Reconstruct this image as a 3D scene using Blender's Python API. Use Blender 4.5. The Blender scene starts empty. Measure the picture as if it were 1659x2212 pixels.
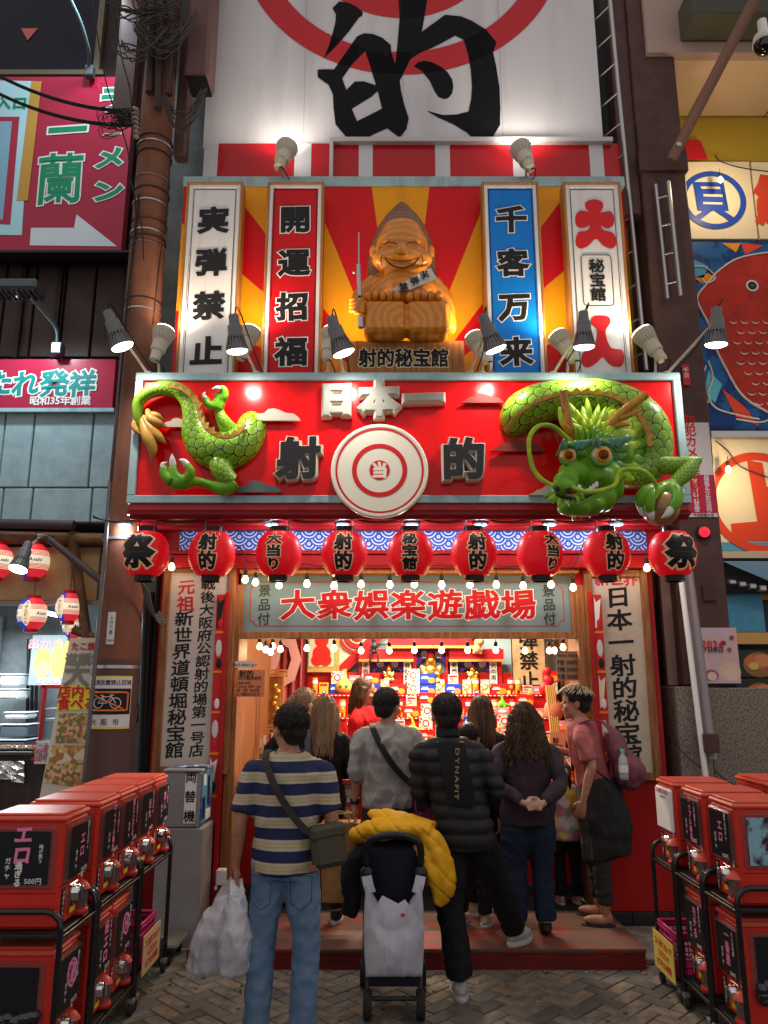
import bpy, bmesh, math, random
from math import sin, cos, pi, radians, atan, tan, sqrt, exp, floor
from mathutils import Vector, Matrix, noise
random.seed(7)
S = bpy.context.scene
COL = S.collection
# ---------------------------------------------------------------- camera, world, exposure
PITCH = radians(12.7); FPX = 1662.0; CX, CY = 829.5, 1106.0; CAMZ = 1.8
cd = bpy.data.cameras.new('camera'); cam = bpy.data.objects.new('camera', cd); COL.objects.link(cam)
cam.location = (0, 0, CAMZ); cam.rotation_euler = (pi/2 + PITCH, 0, 0)
cd.sensor_fit = 'VERTICAL'; cd.sensor_height = 24; cd.lens = 24*FPX/2212; cd.clip_start = .05; cd.clip_end = 500
S.camera = cam
W = bpy.data.worlds.new('World'); S.world = W; W.use_nodes = True
bg = W.node_tree.nodes['Background']; bg.inputs[0].default_value = (.92, .86, .84, 1); bg.inputs[1].default_value = .43
S.view_settings.view_transform = 'Standard'; S.view_settings.look = 'None'; S.view_settings.exposure = .62; S.view_settings.gamma = 1
S.render.engine = 'CYCLES'
S.cycles.use_denoising = True; S.cycles.max_bounces = 6; S.cycles.diffuse_bounces = 3; S.cycles.glossy_bounces = 3
S.cycles.transmission_bounces = 4; S.cycles.transparent_max_bounces = 8; S.cycles.sample_clamp_indirect = 4
S.cycles.caustics_reflective = False; S.cycles.caustics_refractive = False

# ---------------------------------------------------------------- measuring helpers (place = world metres)
def Z(py, Y): return CAMZ + Y*tan(PITCH + atan((CY-py)/FPX))
def X(px, py, Y): return (px-CX)/FPX * Y/(cos(PITCH) - (CY-py)/FPX*sin(PITCH))
def P(px, py, Y): return Vector((X(px, py, Y), Y, Z(py, Y)))

# ---------------------------------------------------------------- materials
MC = {}
def mat(name, col, rough=.6, metal=0, col2=None, vs=6, vth=(.4, .65), bump=0, bs=40, emit=0, ecol=None, coat=0, alpha=1, trans=0, spec=.2, vd=4, stretch=None):
    if name in MC: return MC[name]
    m = bpy.data.materials.new(name); MC[name] = m; m.use_nodes = True
    nt = m.node_tree; b = nt.nodes['Principled BSDF']
    c4 = (*col, 1)
    b.inputs['Base Color'].default_value = c4; b.inputs['Roughness'].default_value = rough; b.inputs['Metallic'].default_value = metal
    b.inputs['Specular IOR Level'].default_value = spec
    if coat: b.inputs['Coat Weight'].default_value = coat; b.inputs['Coat Roughness'].default_value = .06
    if alpha < 1: b.inputs['Alpha'].default_value = alpha
    if trans: b.inputs['Transmission Weight'].default_value = trans
    if emit: b.inputs['Emission Strength'].default_value = emit; b.inputs['Emission Color'].default_value = (*(ecol or col), 1)
    if col2 or bump:
        tc = nt.nodes.new('ShaderNodeTexCoord'); mp = nt.nodes.new('ShaderNodeMapping'); nt.links.new(tc.outputs['Object'], mp.inputs[0])
        if stretch: mp.inputs['Scale'].default_value = stretch
    if col2:
        n = nt.nodes.new('ShaderNodeTexNoise'); n.inputs['Scale'].default_value = vs; n.inputs['Detail'].default_value = vd; n.inputs['Roughness'].default_value = .65
        nt.links.new(mp.outputs[0], n.inputs['Vector'])
        r = nt.nodes.new('ShaderNodeValToRGB'); e = r.color_ramp.elements
        e[0].position = vth[0]; e[0].color = c4; e[1].position = vth[1]; e[1].color = (*col2, 1)
        nt.links.new(n.outputs['Fac'], r.inputs[0]); nt.links.new(r.outputs[0], b.inputs['Base Color'])
    if bump:
        n2 = nt.nodes.new('ShaderNodeTexNoise'); n2.inputs['Scale'].default_value = bs; n2.inputs['Detail'].default_value = 3
        nt.links.new(mp.outputs[0], n2.inputs['Vector'])
        bp = nt.nodes.new('ShaderNodeBump'); bp.inputs['Strength'].default_value = bump; bp.inputs['Distance'].default_value = .01
        nt.links.new(n2.outputs['Fac'], bp.inputs['Height']); nt.links.new(bp.outputs[0], b.inputs['Normal'])
    return m
class NX:   # tiny maths-to-nodes helper
    def __init__(s, nt, sock): s.nt = nt; s.k = sock
    def op(s, kind, *o):
        n = s.nt.nodes.new('ShaderNodeMath'); n.operation = kind
        for i, v in enumerate((s,)+o):
            if isinstance(v, NX): s.nt.links.new(v.k, n.inputs[i])
            else: n.inputs[i].default_value = v
        return NX(s.nt, n.outputs[0])
    def __add__(s, o): return s.op('ADD', o)
    __radd__ = __add__
    def __sub__(s, o): return s.op('SUBTRACT', o)
    def __mul__(s, o): return s.op('MULTIPLY', o)
    __rmul__ = __mul__
    def fl(s): return s.op('FLOOR')
    def lt(s, v): return s.op('LESS_THAN', v)
    def gt(s, v): return s.op('GREATER_THAN', v)
def mixn(a, b, t): return a + (b-a)*t          # NX mix, t an NX
def mixcol(nt, fac, a, b):
    n = nt.nodes.new('ShaderNodeMix'); n.data_type = 'RGBA'
    if isinstance(fac, NX): nt.links.new(fac.k, n.inputs[0])
    else: n.inputs[0].default_value = fac
    for i, v in ((6, a), (7, b)):
        if isinstance(v, tuple): n.inputs[i].default_value = (*v, 1)
        else: nt.links.new(v, n.inputs[i])
    return n.outputs[2]
def uvnx(nt, su=1, sv=1):
    uv = nt.nodes.new('ShaderNodeUVMap'); sx = nt.nodes.new('ShaderNodeSeparateXYZ'); nt.links.new(uv.outputs[0], sx.inputs[0])
    return NX(nt, sx.outputs[0])*su, NX(nt, sx.outputs[1])*sv
def fans(nt, u, v, rh=.5):
    """overlapping discs in rows (waves, scales): returns distance 0..1 from the centre of the disc on top"""
    base = (v*(1/rh)).fl(); d = None
    for k in (2, 1, 0, -1):
        r = base + (-k+1)
        par = (r*.5 - (r*.5).fl())       # 0 or .5
        uu = u + par; dx = uu - (uu + .5).fl(); dy = v - r*rh
        dist = ((dx*dx)+(dy*dy)).op('SQRT')*2
        inside = dist.lt(1.0)
        d = dist if d is None else mixn(d, dist, inside)
    return d

# ---------------------------------------------------------------- mesh builder
class MB:
    def __init__(s): s.v = []; s.f = []; s.sm = []; s.mi = []; s.uv = {}; s.M = None; s.m = 0
    def add(s, vs, fs, smooth=False, uvs=None):
        o = len(s.v)
        if s.M is not None: vs = [s.M @ Vector(q) for q in vs]
        s.v += [tuple(q) for q in vs]
        for i, f in enumerate(fs):
            if uvs: s.uv[len(s.f)] = [uvs[j] for j in f]
            s.f.append(tuple(o+j for j in f)); s.sm.append(smooth); s.mi.append(s.m)
        return s
    def box(s, x0, x1, y0, y1, z0, z1, bev=0):
        if x0 > x1: x0, x1 = x1, x0
        if y0 > y1: y0, y1 = y1, y0
        if z0 > z1: z0, z1 = z1, z0
        if bev <= 0:
            vs = [(x, y, z) for z in (z0, z1) for y in (y0, y1) for x in (x0, x1)]
            return s.add(vs, [(0, 2, 3, 1), (4, 5, 7, 6), (0, 1, 5, 4), (2, 6, 7, 3), (0, 4, 6, 2), (1, 3, 7, 5)])
        b = min(bev, (x1-x0)/2.2, (y1-y0)/2.2, (z1-z0)/2.2); vs = []; ix = {}
        for a in (0, 1):
            for c in (0, 1):
                for d in (0, 1):
                    x, y, z = (x0, x1)[a], (y0, y1)[c], (z0, z1)[d]; sx, sy, sz = (b, -b)[a], (b, -b)[c], (b, -b)[d]
                    for k, q in enumerate(((x, y+sy, z+sz), (x+sx, y, z+sz), (x+sx, y+sy, z))): ix[a, c, d, k] = len(vs); vs.append(q)
        fs = []
        for a in (0, 1):
            q = [ix[a, c, d, 0] for c, d in ((0, 0), (1, 0), (1, 1), (0, 1))]; fs.append(q if a else q[::-1])
            q = [ix[c, a, d, 1] for c, d in ((0, 0), (0, 1), (1, 1), (1, 0))]; fs.append(q if a else q[::-1])
            q = [ix[c, d, a, 2] for c, d in ((0, 0), (1, 0), (1, 1), (0, 1))]; fs.append(q if a else q[::-1])
            for c in (0, 1):
                fs.append([ix[a, c, 0, 0], ix[a, c, 1, 0], ix[a, c, 1, 1], ix[a, c, 0, 1]])
                fs.append([ix[a, 0, c, 0], ix[a, 1, c, 0], ix[a, 1, c, 2], ix[a, 0, c, 2]])
                fs.append([ix[0, a, c, 1], ix[1, a, c, 1], ix[1, a, c, 2], ix[0, a, c, 2]])
                for d in (0, 1): fs.append([ix[a, c, d, 0], ix[a, c, d, 1], ix[a, c, d, 2]])
        return s.add(vs, fs)
    def prism(s, poly, depth, M=None):
        """poly in local xy, thickness along +z from 0 to depth"""
        n = len(poly); vs = [(x, y, 0) for x, y in poly]+[(x, y, depth) for x, y in poly]
        if M is not None: vs = [M @ Vector(q) for q in vs]
        return s.add(vs, [tuple(range(n))[::-1], tuple(range(n, 2*n))]+[(i, (i+1) % n, n+(i+1) % n, n+i) for i in range(n)])
    def ring(s, r0, r1, depth, M=None, n=48, a0=0, a1=2*pi):
        vs = []; fs = []; full = abs(a1-a0-2*pi) < 1e-6; k = n if full else n+1
        for i in range(k):
            a = a0+(a1-a0)*i/n
            for r in (r0, r1):
                for z in (0, depth): vs.append((r*cos(a), r*sin(a), z))
        for i in range(n):
            a = 4*i; b = 4*((i+1) % k)
            fs += [(a+1, a+3, b+3, b+1), (a, b, b+2, a+2), (a+2, b+2, b+3, a+3), (a, a+1, b+1, b)]
        if M is not None: vs = [M @ Vector(q) for q in vs]
        return s.add(vs, fs)
    def tube(s, pts, r, n=8, cap=True, uvs=None, flat=1, twist=None, smooth=True, up=None):
        pts = [Vector(p) for p in pts]; k = len(pts); rs = r if isinstance(r, (list, tuple)) else [r]*k
        vs = []; uu = []; t0 = (pts[1]-pts[0]).normalized()
        ref = Vector(up) if up else (Vector((0, 0, 1)) if abs(t0.z) < .9 else Vector((0, 1, 0)))
        nrm = (ref - t0*ref.dot(t0)).normalized(); L = 0
        for i in range(k):
            t = (pts[min(i+1, k-1)]-pts[max(i-1, 0)]).normalized()
            nrm = (nrm - t*nrm.dot(t))
            nrm = nrm.normalized() if nrm.length > 1e-6 else Vector((1, 0, 0))
            bi = t.cross(nrm)
            if i: L += (pts[i]-pts[i-1]).length
            rr = rs[i]; ra, rb = rr if isinstance(rr, tuple) else (rr, rr*flat)
            for j in range(n):
                a = 2*pi*j/n; vs.append(pts[i]+nrm*(ra*cos(a))+bi*(rb*sin(a)))
        fs = [(i*n+j, i*n+(j+1) % n, (i+1)*n+(j+1) % n, (i+1)*n+j) for i in range(k-1) for j in range(n)]
        if uvs:
            o = len(s.f); s.add(vs, fs, smooth)
            acc = [0]
            rv = lambda q: q[0] if isinstance(q, tuple) else q
            for i in range(1, k): acc.append(acc[-1]+(pts[i]-pts[i-1]).length/((rv(rs[i])+rv(rs[i-1]))/2 if uvs == 'r' else 1))
            for q, (i, j) in enumerate((i, j) for i in range(k-1) for j in range(n)):
                s.uv[o+q] = [(j/n, acc[i]), ((j+1)/n, acc[i]), ((j+1)/n, acc[i+1]), (j/n, acc[i+1])]
        else: s.add(vs, fs, smooth)
        if cap: s.add([vs[j] for j in range(n)], [tuple(range(n))[::-1]]) if s.M is None else s._c(vs[:n][::-1]); (s.add(vs[-n:], [tuple(range(n))]) if s.M is None else s._c(vs[-n:]))
        return s
    def _c(s, q): s.add(q, [tuple(range(len(q)))])
    def lathe(s, prof, n=24, M=None, smooth=True, a0=0, a1=2*pi):
        full = abs(a1-a0-2*pi) < 1e-6; k = n if full else n+1
        vs = [(r*cos(a0+(a1-a0)*j/n), r*sin(a0+(a1-a0)*j/n), z) for r, z in prof for j in range(k)]
        fs = [(i*k+j, i*k+(j+1) % k, (i+1)*k+(j+1) % k, (i+1)*k+j) for i in range(len(prof)-1) for j in range(n)]
        if M is not None: vs = [M @ Vector(q) for q in vs]
        s.add(vs, fs, smooth)
        if full:
            if prof[0][0] > 1e-4 and prof[0][1] != prof[-1][1]: s.add(vs[:k], [tuple(range(k))[::-1]])
            if prof[-1][0] > 1e-4 and prof[0][1] != prof[-1][1]: s.add(vs[-k:], [tuple(range(k))])
        return s
    def ell(s, c, r, n=16, m=10, M=None):
        r = r if isinstance(r, (tuple, list)) else (r, r, r); T = Matrix.Translation(c) @ (M.to_4x4() if M is not None else Matrix()) @ Matrix.Diagonal((*r, 1))
        return s.lathe([(max(sin(pi*i/m), 1e-5), -cos(pi*i/m)) for i in range(m+1)], n, T)
    def quad(s, a, b, c, d, uvs=((0, 0), (1, 0), (1, 1), (0, 1))): return s.add([a, b, c, d], [(0, 1, 2, 3)], False, uvs)
    def loft(s, rings, cap=True, smooth=True):
        n = len(rings[0]); vs = [p for r in rings for p in r]
        s.add(vs, [(i*n+j, i*n+(j+1) % n, (i+1)*n+(j+1) % n, (i+1)*n+j) for i in range(len(rings)-1) for j in range(n)], smooth)
        if cap: s.add(rings[0], [tuple(range(n))[::-1]]); s.add(rings[-1], [tuple(range(n))])
        return s
WL = {}
def wl(o): return WL.get(o.name, Vector((0, 0, 0)))
def part(name, mb, m, parent=None, label=None, kind=None, cat=None, group=None, shade=None):
    me = bpy.data.meshes.new(name); off = wl(parent) if parent else Vector((0, 0, 0))
    if off.length: mb_v = [(x-off.x, y-off.y, z-off.z) for x, y, z in mb.v]
    else: mb_v = mb.v
    me.from_pydata(mb_v, [], mb.f); me.polygons.foreach_set('use_smooth', mb.sm)
    ms = m if isinstance(m, (list, tuple)) else [m]
    for q in ms: me.materials.append(q)
    if len(ms) > 1: me.polygons.foreach_set('material_index', mb.mi)
    if mb.uv:
        l = me.uv_layers.new(name='UVMap')
        for fi, uvs in mb.uv.items():
            p = me.polygons[fi]
            for k, li in enumerate(p.loop_indices): l.data[li].uv = uvs[k]
    me.update(); o = bpy.data.objects.new(name, me); COL.objects.link(o)
    if parent: o.parent = parent
    WL[o.name] = off
    for k, v in (('label', label), ('kind', kind), ('category', cat), ('group', group)):
        if v: o[k] = v
    return o
def thing(name, label, cat, loc=(0, 0, 0), group=None):
    o = bpy.data.objects.new(name, None); COL.objects.link(o); o.location = loc; o.empty_display_size = .1
    o['label'] = label; o['category'] = cat
    if group: o['group'] = group
    WL[o.name] = Vector(loc); return o
def dup(root, loc=None, label=None, group=None, rotz=None, scale=None):
    def cp(o, par):
        c = o.copy(); COL.objects.link(c)
        if par: c.parent = par
        for ch in list(o.children): cp(ch, c)
        return c
    r = cp(root, None)
    if loc is not None: r.location = loc
    if label: r['label'] = label
    if group: r['group'] = group
    if rotz is not None: r.rotation_euler.z = rotz
    if scale is not None: r.scale = (scale,)*3
    return r
def frame_m(o, right, up):
    r = Vector(right).normalized(); u = Vector(up).normalized(); n = r.cross(u)
    return Matrix(((r.x, u.x, n.x, o[0]), (r.y, u.y, n.y, o[1]), (r.z, u.z, n.z, o[2]), (0, 0, 0, 1)))
def FR(x, y, z): return frame_m((x, y, z), (1, 0, 0), (0, 0, 1))     # facing the street: x right, y up, z towards the street (-Y)
# ---------------------------------------------------------------- lettering
GC = {}
def glyph(ch, bold=.02, ext=0, br=0, res=2):
    k = (ch, round(bold, 4), ext, br)
    if k not in GC:
        c = bpy.data.curves.new('g', 'FONT'); c.body = ch; c.size = 1; c.resolution_u = res; c.bevel_depth = bold; c.bevel_resolution = br; c.extrude = ext
        if not ext: c.fill_mode = 'FRONT'
        o = bpy.data.objects.new('g', c); me = bpy.data.meshes.new_from_object(o)
        vs = [tuple(v.co) for v in me.vertices]; fs = [tuple(p.vertices) for p in me.polygons]
        if vs and ord(ch[0]) < 0x2000:
            x0 = min(v[0] for v in vs); x1 = max(v[0] for v in vs); vs = [(v[0]-(x0+x1)/2, v[1]-.36, v[2]) for v in vs]; wd = x1-x0+.08
        else: vs = [(v[0]-.5, v[1]-.38, v[2]) for v in vs]; wd = 1
        bpy.data.objects.remove(o); bpy.data.curves.remove(c); bpy.data.meshes.remove(me); GC[k] = (vs, fs, wd)
    return GC[k]
def put(mb, ch, M, w, h=None, bold=.02, ext=0, zs=.02, slant=0, wob=0, br=0):
    h = h or w
    if ch in ' 　': return
    vs, fs, _ = glyph(ch, bold, ext, br); sd = sum(map(ord, ch)) % 17; out = []
    for x, y, z in vs:
        if wob: x, y = x+wob*sin(5*y+sd)+wob*.6*sin(11*y), y+wob*sin(6*x+sd)
        out.append(M @ Vector((x*w, (y+slant*x)*h, z*(w if ext else w*zs))))
    mb.add(out, fs)
def line(mb, s, M, size, pitch=None, vert=False, bold=.02, h=None, **k):
    """text centred on M's origin"""
    p = pitch or size
    if vert:
        for i, ch in enumerate(s): put(mb, ch, M @ Matrix.Translation((0, ((len(s)-1)/2-i)*p, 0)), size, h, bold, **k)
    else:
        ws = [(glyph(ch, bold)[2] if ord(ch) < 0x2000 and ch != ' ' else (.3 if ch == ' ' else 1)) for ch in s]; tot = sum(ws); x = -tot/2
        for ch, wd in zip(s, ws): put(mb, ch, M @ Matrix.Translation(((x+wd/2)*p, 0, 0)), size, h, bold, **k); x += wd
def T(x, y, z=0): return Matrix.Translation((x, y, z))

def organic(name, mb, voxel, m, parent=None, smooth=6, fn=None, decimate=None, **k):
    """fuse overlapping closed shapes into one continuous skin"""
    me = bpy.data.meshes.new(name); me.from_pydata([tuple(v) for v in mb.v], [], mb.f); bm = bmesh.new(); bm.from_mesh(me); bmesh.ops.remove_doubles(bm, verts=bm.verts, dist=1e-5); bmesh.ops.recalc_face_normals(bm, faces=bm.faces); bm.to_mesh(me); bm.free()
    o = bpy.data.objects.new(name, me); COL.objects.link(o)
    r = o.modifiers.new('r', 'REMESH'); r.mode = 'VOXEL'; r.voxel_size = voxel
    if smooth: q = o.modifiers.new('s', 'SMOOTH'); q.iterations = smooth; q.factor = .6
    dg = bpy.context.evaluated_depsgraph_get(); new = bpy.data.meshes.new_from_object(o.evaluated_get(dg)); bpy.data.objects.remove(o)
    new.name = name; off = wl(parent) if parent else Vector((0, 0, 0))
    n = len(new.vertices); co = [0.0]*(3*n); new.vertices.foreach_get('co', co)
    if fn:
        no = [0.0]*(3*n); new.vertices.foreach_get('normal', no)
        for i in range(n):
            p = fn(Vector(co[3*i:3*i+3]), Vector(no[3*i:3*i+3])); co[3*i:3*i+3] = p
    for i in range(n): co[3*i] -= off.x; co[3*i+1] -= off.y; co[3*i+2] -= off.z
    new.vertices.foreach_set('co', co); new.polygons.foreach_set('use_smooth', [True]*len(new.polygons)); new.materials.clear()
    for q in (m if isinstance(m, (list, tuple)) else [m]): new.materials.append(q)
    new.update(); o = bpy.data.objects.new(name, new); COL.objects.link(o)
    if parent: o.parent = parent
    WL[o.name] = off
    for kk, v in (('label', k.get('label')), ('kind', k.get('kind')), ('category', k.get('cat')), ('group', k.get('group'))):
        if v: o[kk] = v
    return o
def spline(pts, n=6):
    """Catmull-Rom through tuples of any length"""
    out = []; k = len(pts)
    for i in range(k-1):
        p0, p1, p2, p3 = pts[max(i-1, 0)], pts[i], pts[i+1], pts[min(i+2, k-1)]
        for s in range(n):
            u = s/n; out.append(tuple(.5*(2*b+(c-a)*u+(2*a-5*b+4*c-d)*u*u+(3*b-a-3*c+d)*u**3) for a, b, c, d in zip(p0, p1, p2, p3)))
    out.append(tuple(pts[-1])); return out
# ================================================================= MATERIALS
WOOD = mat('wood_brown', (.20, .075, .028), .5, col2=(.34, .15, .055), vs=5, bump=.15, bs=60, stretch=(6, 6, .6))
WOODL = mat('wood_orange', (.42, .19, .05), .45, col2=(.30, .11, .03), vs=4, stretch=(8, 8, .6), bump=.1)
RED = mat('red_paint', (.42, .012, .012), .38, col2=(.33, .012, .012), vs=3, bump=.06, bs=25)
REDG = mat('red_gloss_panel', (.72, .002, .004), .2, coat=.2, col2=(.50, .003, .004), vs=2.2, vth=(.52, .9), vd=8, stretch=(2, 1, .35))
SKY_TRIM = mat('pale_blue_paint', (.32, .46, .49), .5, col2=(.15, .19, .18), vs=7, vth=(.5, .85), vd=9, stretch=(1, 1, .3))
BLACK = mat('black_letter', (.012, .012, .014), .45)
WHITE = mat('white_letter', (.75, .74, .72), .5)
REDL = mat('red_letter', (.55, .015, .02), .4)
CREAM = mat('cream_letter', (.75, .62, .42), .5)
STEEL = mat('steel', (.45, .45, .46), .35, metal=.85)
DKMETAL = mat('dark_metal', (.03, .03, .032), .4, metal=.4)
BROWN = mat('brown_steel_paint', (.09, .045, .038), .5, col2=(.07, .035, .03), vs=6, bump=.05)
CABLE = mat('black_cable', (.015, .015, .016), .5)
SILV = mat('silver_sign', (.66, .64, .64), .32, col2=(.42, .38, .34), vs=3, vth=(.52, .9), vd=9, stretch=(3, 1, .25))
YEL = mat('ray_yellow', (.74, .29, .004), .35, col2=(.58, .22, .01), vs=2.5, vth=(.5, .9), vd=8)
# ================================================================= GROUND
g = MB(); g.box(-16, 16, -8, 26, -.3, -.012)
ground = part('pavement', g, mat('joint_grout', (.045, .04, .036), .9), kind='structure')
BR = [mat('paver_tan', (.21, .18, .145), .75, col2=(.11, .095, .078), vs=14, bump=.5, bs=120),
      mat('paver_grey', (.135, .128, .12), .78, col2=(.15, .135, .115), vs=16, bump=.5, bs=120),
      mat('paver_sand', (.235, .185, .135), .75, col2=(.14, .115, .09), vs=11, bump=.5, bs=120),
      mat('paver_dark', (.085, .078, .072), .75, col2=(.12, .105, .09), vs=13, bump=.5, bs=120)]
bw = .1; brick_me = []
for m in BR:
    b = MB(); b.box(-bw+.003, bw-.003, -bw/2+.003, bw/2-.003, -.03, 0, .004)
    o = part('brick', b, m); brick_me.append(o.data); bpy.data.objects.remove(o)
cells = []
for i in range(-60, 60):
    for j in range(-40, 40):
        for (ux, uy, rot) in ((1, .5, 0), (.5, 2, 1)):
            a = (i+2*j+ux)*bw; b_ = (i-2*j+uy)*bw
            x = (a-b_)*.70711; y = (a+b_)*.70711+3
            if -7 < x < 7 and 3 < y < 9: cells.append((x, y, rot))
def vis(x, y): return 4.62 < y < 5.46 and abs(x) < 2.45+.1 or (5.4 < y < 6.3 and (-1.95 < x < -1.3 or 1.72 < x < 2.05))
near = [c for c in cells if vis(c[0], c[1])]
near.sort(key=lambda c: abs(c[0])*.6+c[1]); near = near[:300]; ns = set(near); rest = MB()
for (x, y, r) in near:
    o = bpy.data.objects.new('brick', random.choices(brick_me, (5, 3, 4, 2))[0]); COL.objects.link(o); o.parent = ground
    o.location = (x, y, random.uniform(-.0025, .0015)); o.rotation_euler = (random.uniform(-.006, .006), random.uniform(-.006, .006), pi/4+(pi/2 if r else 0)+random.uniform(-.008, .008))
for c in cells:
    if c in ns: continue
    if c[1] > 7.3 and abs(c[0]) < 2.8: continue
    x, y, r = c; rest.m = random.choices((0, 1, 2, 3), (5, 3, 4, 2))[0]; rest.M = Matrix.Translation((x, y, random.uniform(-.002, .001))) @ Matrix.Rotation(pi/4+(pi/2 if r else 0), 4, 'Z')
    rest.box(-bw+.003, bw-.003, -bw/2+.003, bw/2-.003, -.03, 0)
part('paving_bricks', rest, BR, ground, kind='stuff')
lt = MB(); lt.m = 0
for k in range(70):                     # leaves and paper bits blown along the step
    x = random.uniform(-2, 2.1); y = 5.49-abs(random.gauss(0, .05)) if random.random() < .6 else random.uniform(5, 5.5); s_ = random.uniform(.004, .013)
    a = random.random()*6; pts = [(s_*cos(a+t)*random.uniform(.6, 1), s_*sin(a+t)*random.uniform(.6, 1)) for t in (0, 1.5, 3, 4.6)]
    lt.m = random.choice((0, 0, 1)); lt.prism(pts, .002, T(x, y, .001))
for k in range(90):
    x = random.uniform(-2.2, 2.3); y = random.uniform(4.5, 5.5); r_ = random.uniform(.006, .018); lt.m = 2; lt.prism([(r_*cos(a)*random.uniform(.7, 1.1), r_*sin(a)*random.uniform(.7, 1.1)) for a in [k2*pi/4 for k2 in range(8)]], .0012, T(x, y, .0015))
part('litter', lt, [mat('dry_litter', (.12, .07, .035), .9), mat('paper_litter', (.5, .48, .45), .8), mat('gum_spots', (.05, .045, .04), .7)], kind='stuff', label='dry leaf and paper scraps along the red step', cat='litter')
# step in front of the shop
STEPX0, STEPX1 = -1.29, 1.71
t = thing('wooden_step', 'low worn red wooden platform in front of the shop opening', 'step', (.2, 5.9, 0))
m = MB(); m.box(STEPX0, STEPX1, 5.515, 6.33, .10, .125, .004)
part('step_top', m, mat('worn_step_top', (.12, .062, .045), .62, col2=(.30, .025, .02), vs=3.2, vth=(.5, .66), bump=.25, bs=30, stretch=(1, 3, 1), vd=8), t)
m = MB(); m.box(STEPX0+.006, STEPX1-.006, 5.522, 6.33, 0, .0995)
part('step_front', m, mat('worn_red_board', (.19, .013, .011), .6, col2=(.05, .018, .014), vs=4, vth=(.42, .75), bump=.3, bs=20, stretch=(.7, 1, 5), vd=8), t)
m = MB(); m.box(1.72, 2.6, 5.62, 6.33, 0, .035, .006); o = part('kerb', m, mat('kerb_concrete', (.26, .23, .20), .85, col2=(.17, .15, .13), vs=8, bump=.3), kind='structure')
# ================================================================= SHOP BUILDING
YW = 6.43
shop = thing('shop_building', 'red fronted shooting gallery shop with wooden trim around its lit opening', 'shop', (.2, 6.6, 0))
def SB(name, m, mt, **k): return part(name, m, mt, shop, **k)
OX0, OX1 = -1.19, 1.60
m = MB(); m.box(OX0+.002, OX1-.002, 6.34, 6.8, 0, .118); SB('threshold', m, mat('dark_mat', (.025, .024, .024), .7, bump=.3, bs=90))
m = MB(); m.box(-1.87, OX0-.01, YW, YW+.3, .11, 3.02); SB('wall', m, RED, label='red wall left of the opening with peeling paint')
m = MB(); m.box(OX1+.01, 2.25, YW, YW+.3, .11, 3.02); SB('wall', m, RED, label='red wall right of the opening')
# dark tile plinth
for (a, b_) in ((-1.87, OX0), (OX1, 2.3)):
    x = a
    while x < b_-.02:
        q = MB(); q.box(x, min(x+.3, b_)-.004, YW-.02, YW+.2, 0, .105, .003); SB('tile', q, mat('dark_tile', (.035, .033, .034), .35)); x += .3
for k in range(10):
    x = OX0+k*.28
    if x > OX1-.05: break
    q = MB(); q.box(x, min(x+.28, OX1)-.004, 6.795, 6.83, .119, .21, .003); SB('tile', q, mat('dark_tile', (.035, .033, .034), .35))
# posts either side of the opening
m = MB(); m.box(OX0-.115, OX0-.085, YW-.10, YW+.02, .11, 2.55); SB('red_post', m, RED)
m = MB(); m.box(OX1+.085, OX1+.115, YW-.10, YW+.02, .11, 2.55); SB('red_post', m, RED)
for s_, xx in ((-1, OX0), (1, OX1)):
    m = MB(); m.box(xx-.08, xx-.002 if s_ < 0 else xx+.08, YW-.06, YW+.0, .13, 2.55)
    m = MB(); m.box(min(xx, xx+s_*.08), max(xx, xx+s_*.08), YW-.03, 6.79, .12, 2.62, .004); SB('door_post', m, WOOD)
# beam, frieze, soffit
ZF0, ZF1 = Z(1190, 6.38), Z(1136, 6.38)
m = MB(); m.box(-1.99, 2.40, 6.385, 6.6, ZF0-.02, 3.145); SB('frieze_board', m, RED)
# seigaiha pattern: each row of fans is a strip in front of the row above
def wave_mat():
    mm = bpy.data.materials.new('wave_print'); mm.use_nodes = True; nt = mm.node_tree; b = nt.nodes['Principled BSDF']; b.inputs['Roughness'].default_value = .35
    u, v = uvnx(nt); d = fans(nt, u, v, .36)
    ringm = ((d*3.0)+.45); fr = ringm - ringm.fl(); w = fr.gt(.60)
    nt.links.new(mixcol(nt, w, (.004, .09, .50), (.70, .76, .85)), b.inputs['Base Color']); return mm
fx0, fx1 = X(388, 1163, 6.38), X(1396, 1163, 6.38); wv = MB(); n_ = (fx1-fx0)/.168; hv = (ZF1-ZF0)/.168
wv.quad((fx0, 6.38, ZF0), (fx1, 6.38, ZF0), (fx1, 6.38, ZF1), (fx0, 6.38, ZF1), ((0, 0), (n_, 0), (n_, hv), (0, hv)))
SB('wave_panel', wv, wave_mat())
m = MB(); m.box(fx0-.03, fx1+.03, 6.365, 6.384, ZF0-.022, ZF0-.002); m.box(fx0-.03, fx1+.03, 6.365, 6.384, ZF1+.002, ZF1+.02); SB('trim', m, RED)
zb0, zb1 = Z(1232, 6.3), Z(1192, 6.3)
m = MB(); m.box(-1.97, 2.38, 6.30, 6.42, zb0+.02, zb1-.02, .008); m.box(-1.97, 2.38, 6.27, 6.42, zb1-.02, zb1+.01, .005); SB('red_beam', m, mat('dark_red_beam', (.30, .01, .012), .3, coat=.3))
m = MB(); m.box(-1.2, 1.62, 6.34, 6.42, zb0-.015, zb0+.018, .004); SB('wood_rail', m, WOODL)
m = MB(); m.box(-1.96, 2.34, 5.72, 6.6, 3.07, 3.10)
for k in range(3): m.tube([(-1.95, 5.78+k*.2, 3.07), (2.33, 5.78+k*.2, 3.07)], .03, 8)
SB('soffit', m, mat('soffit_red', (.22, .008, .012), .35))
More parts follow.
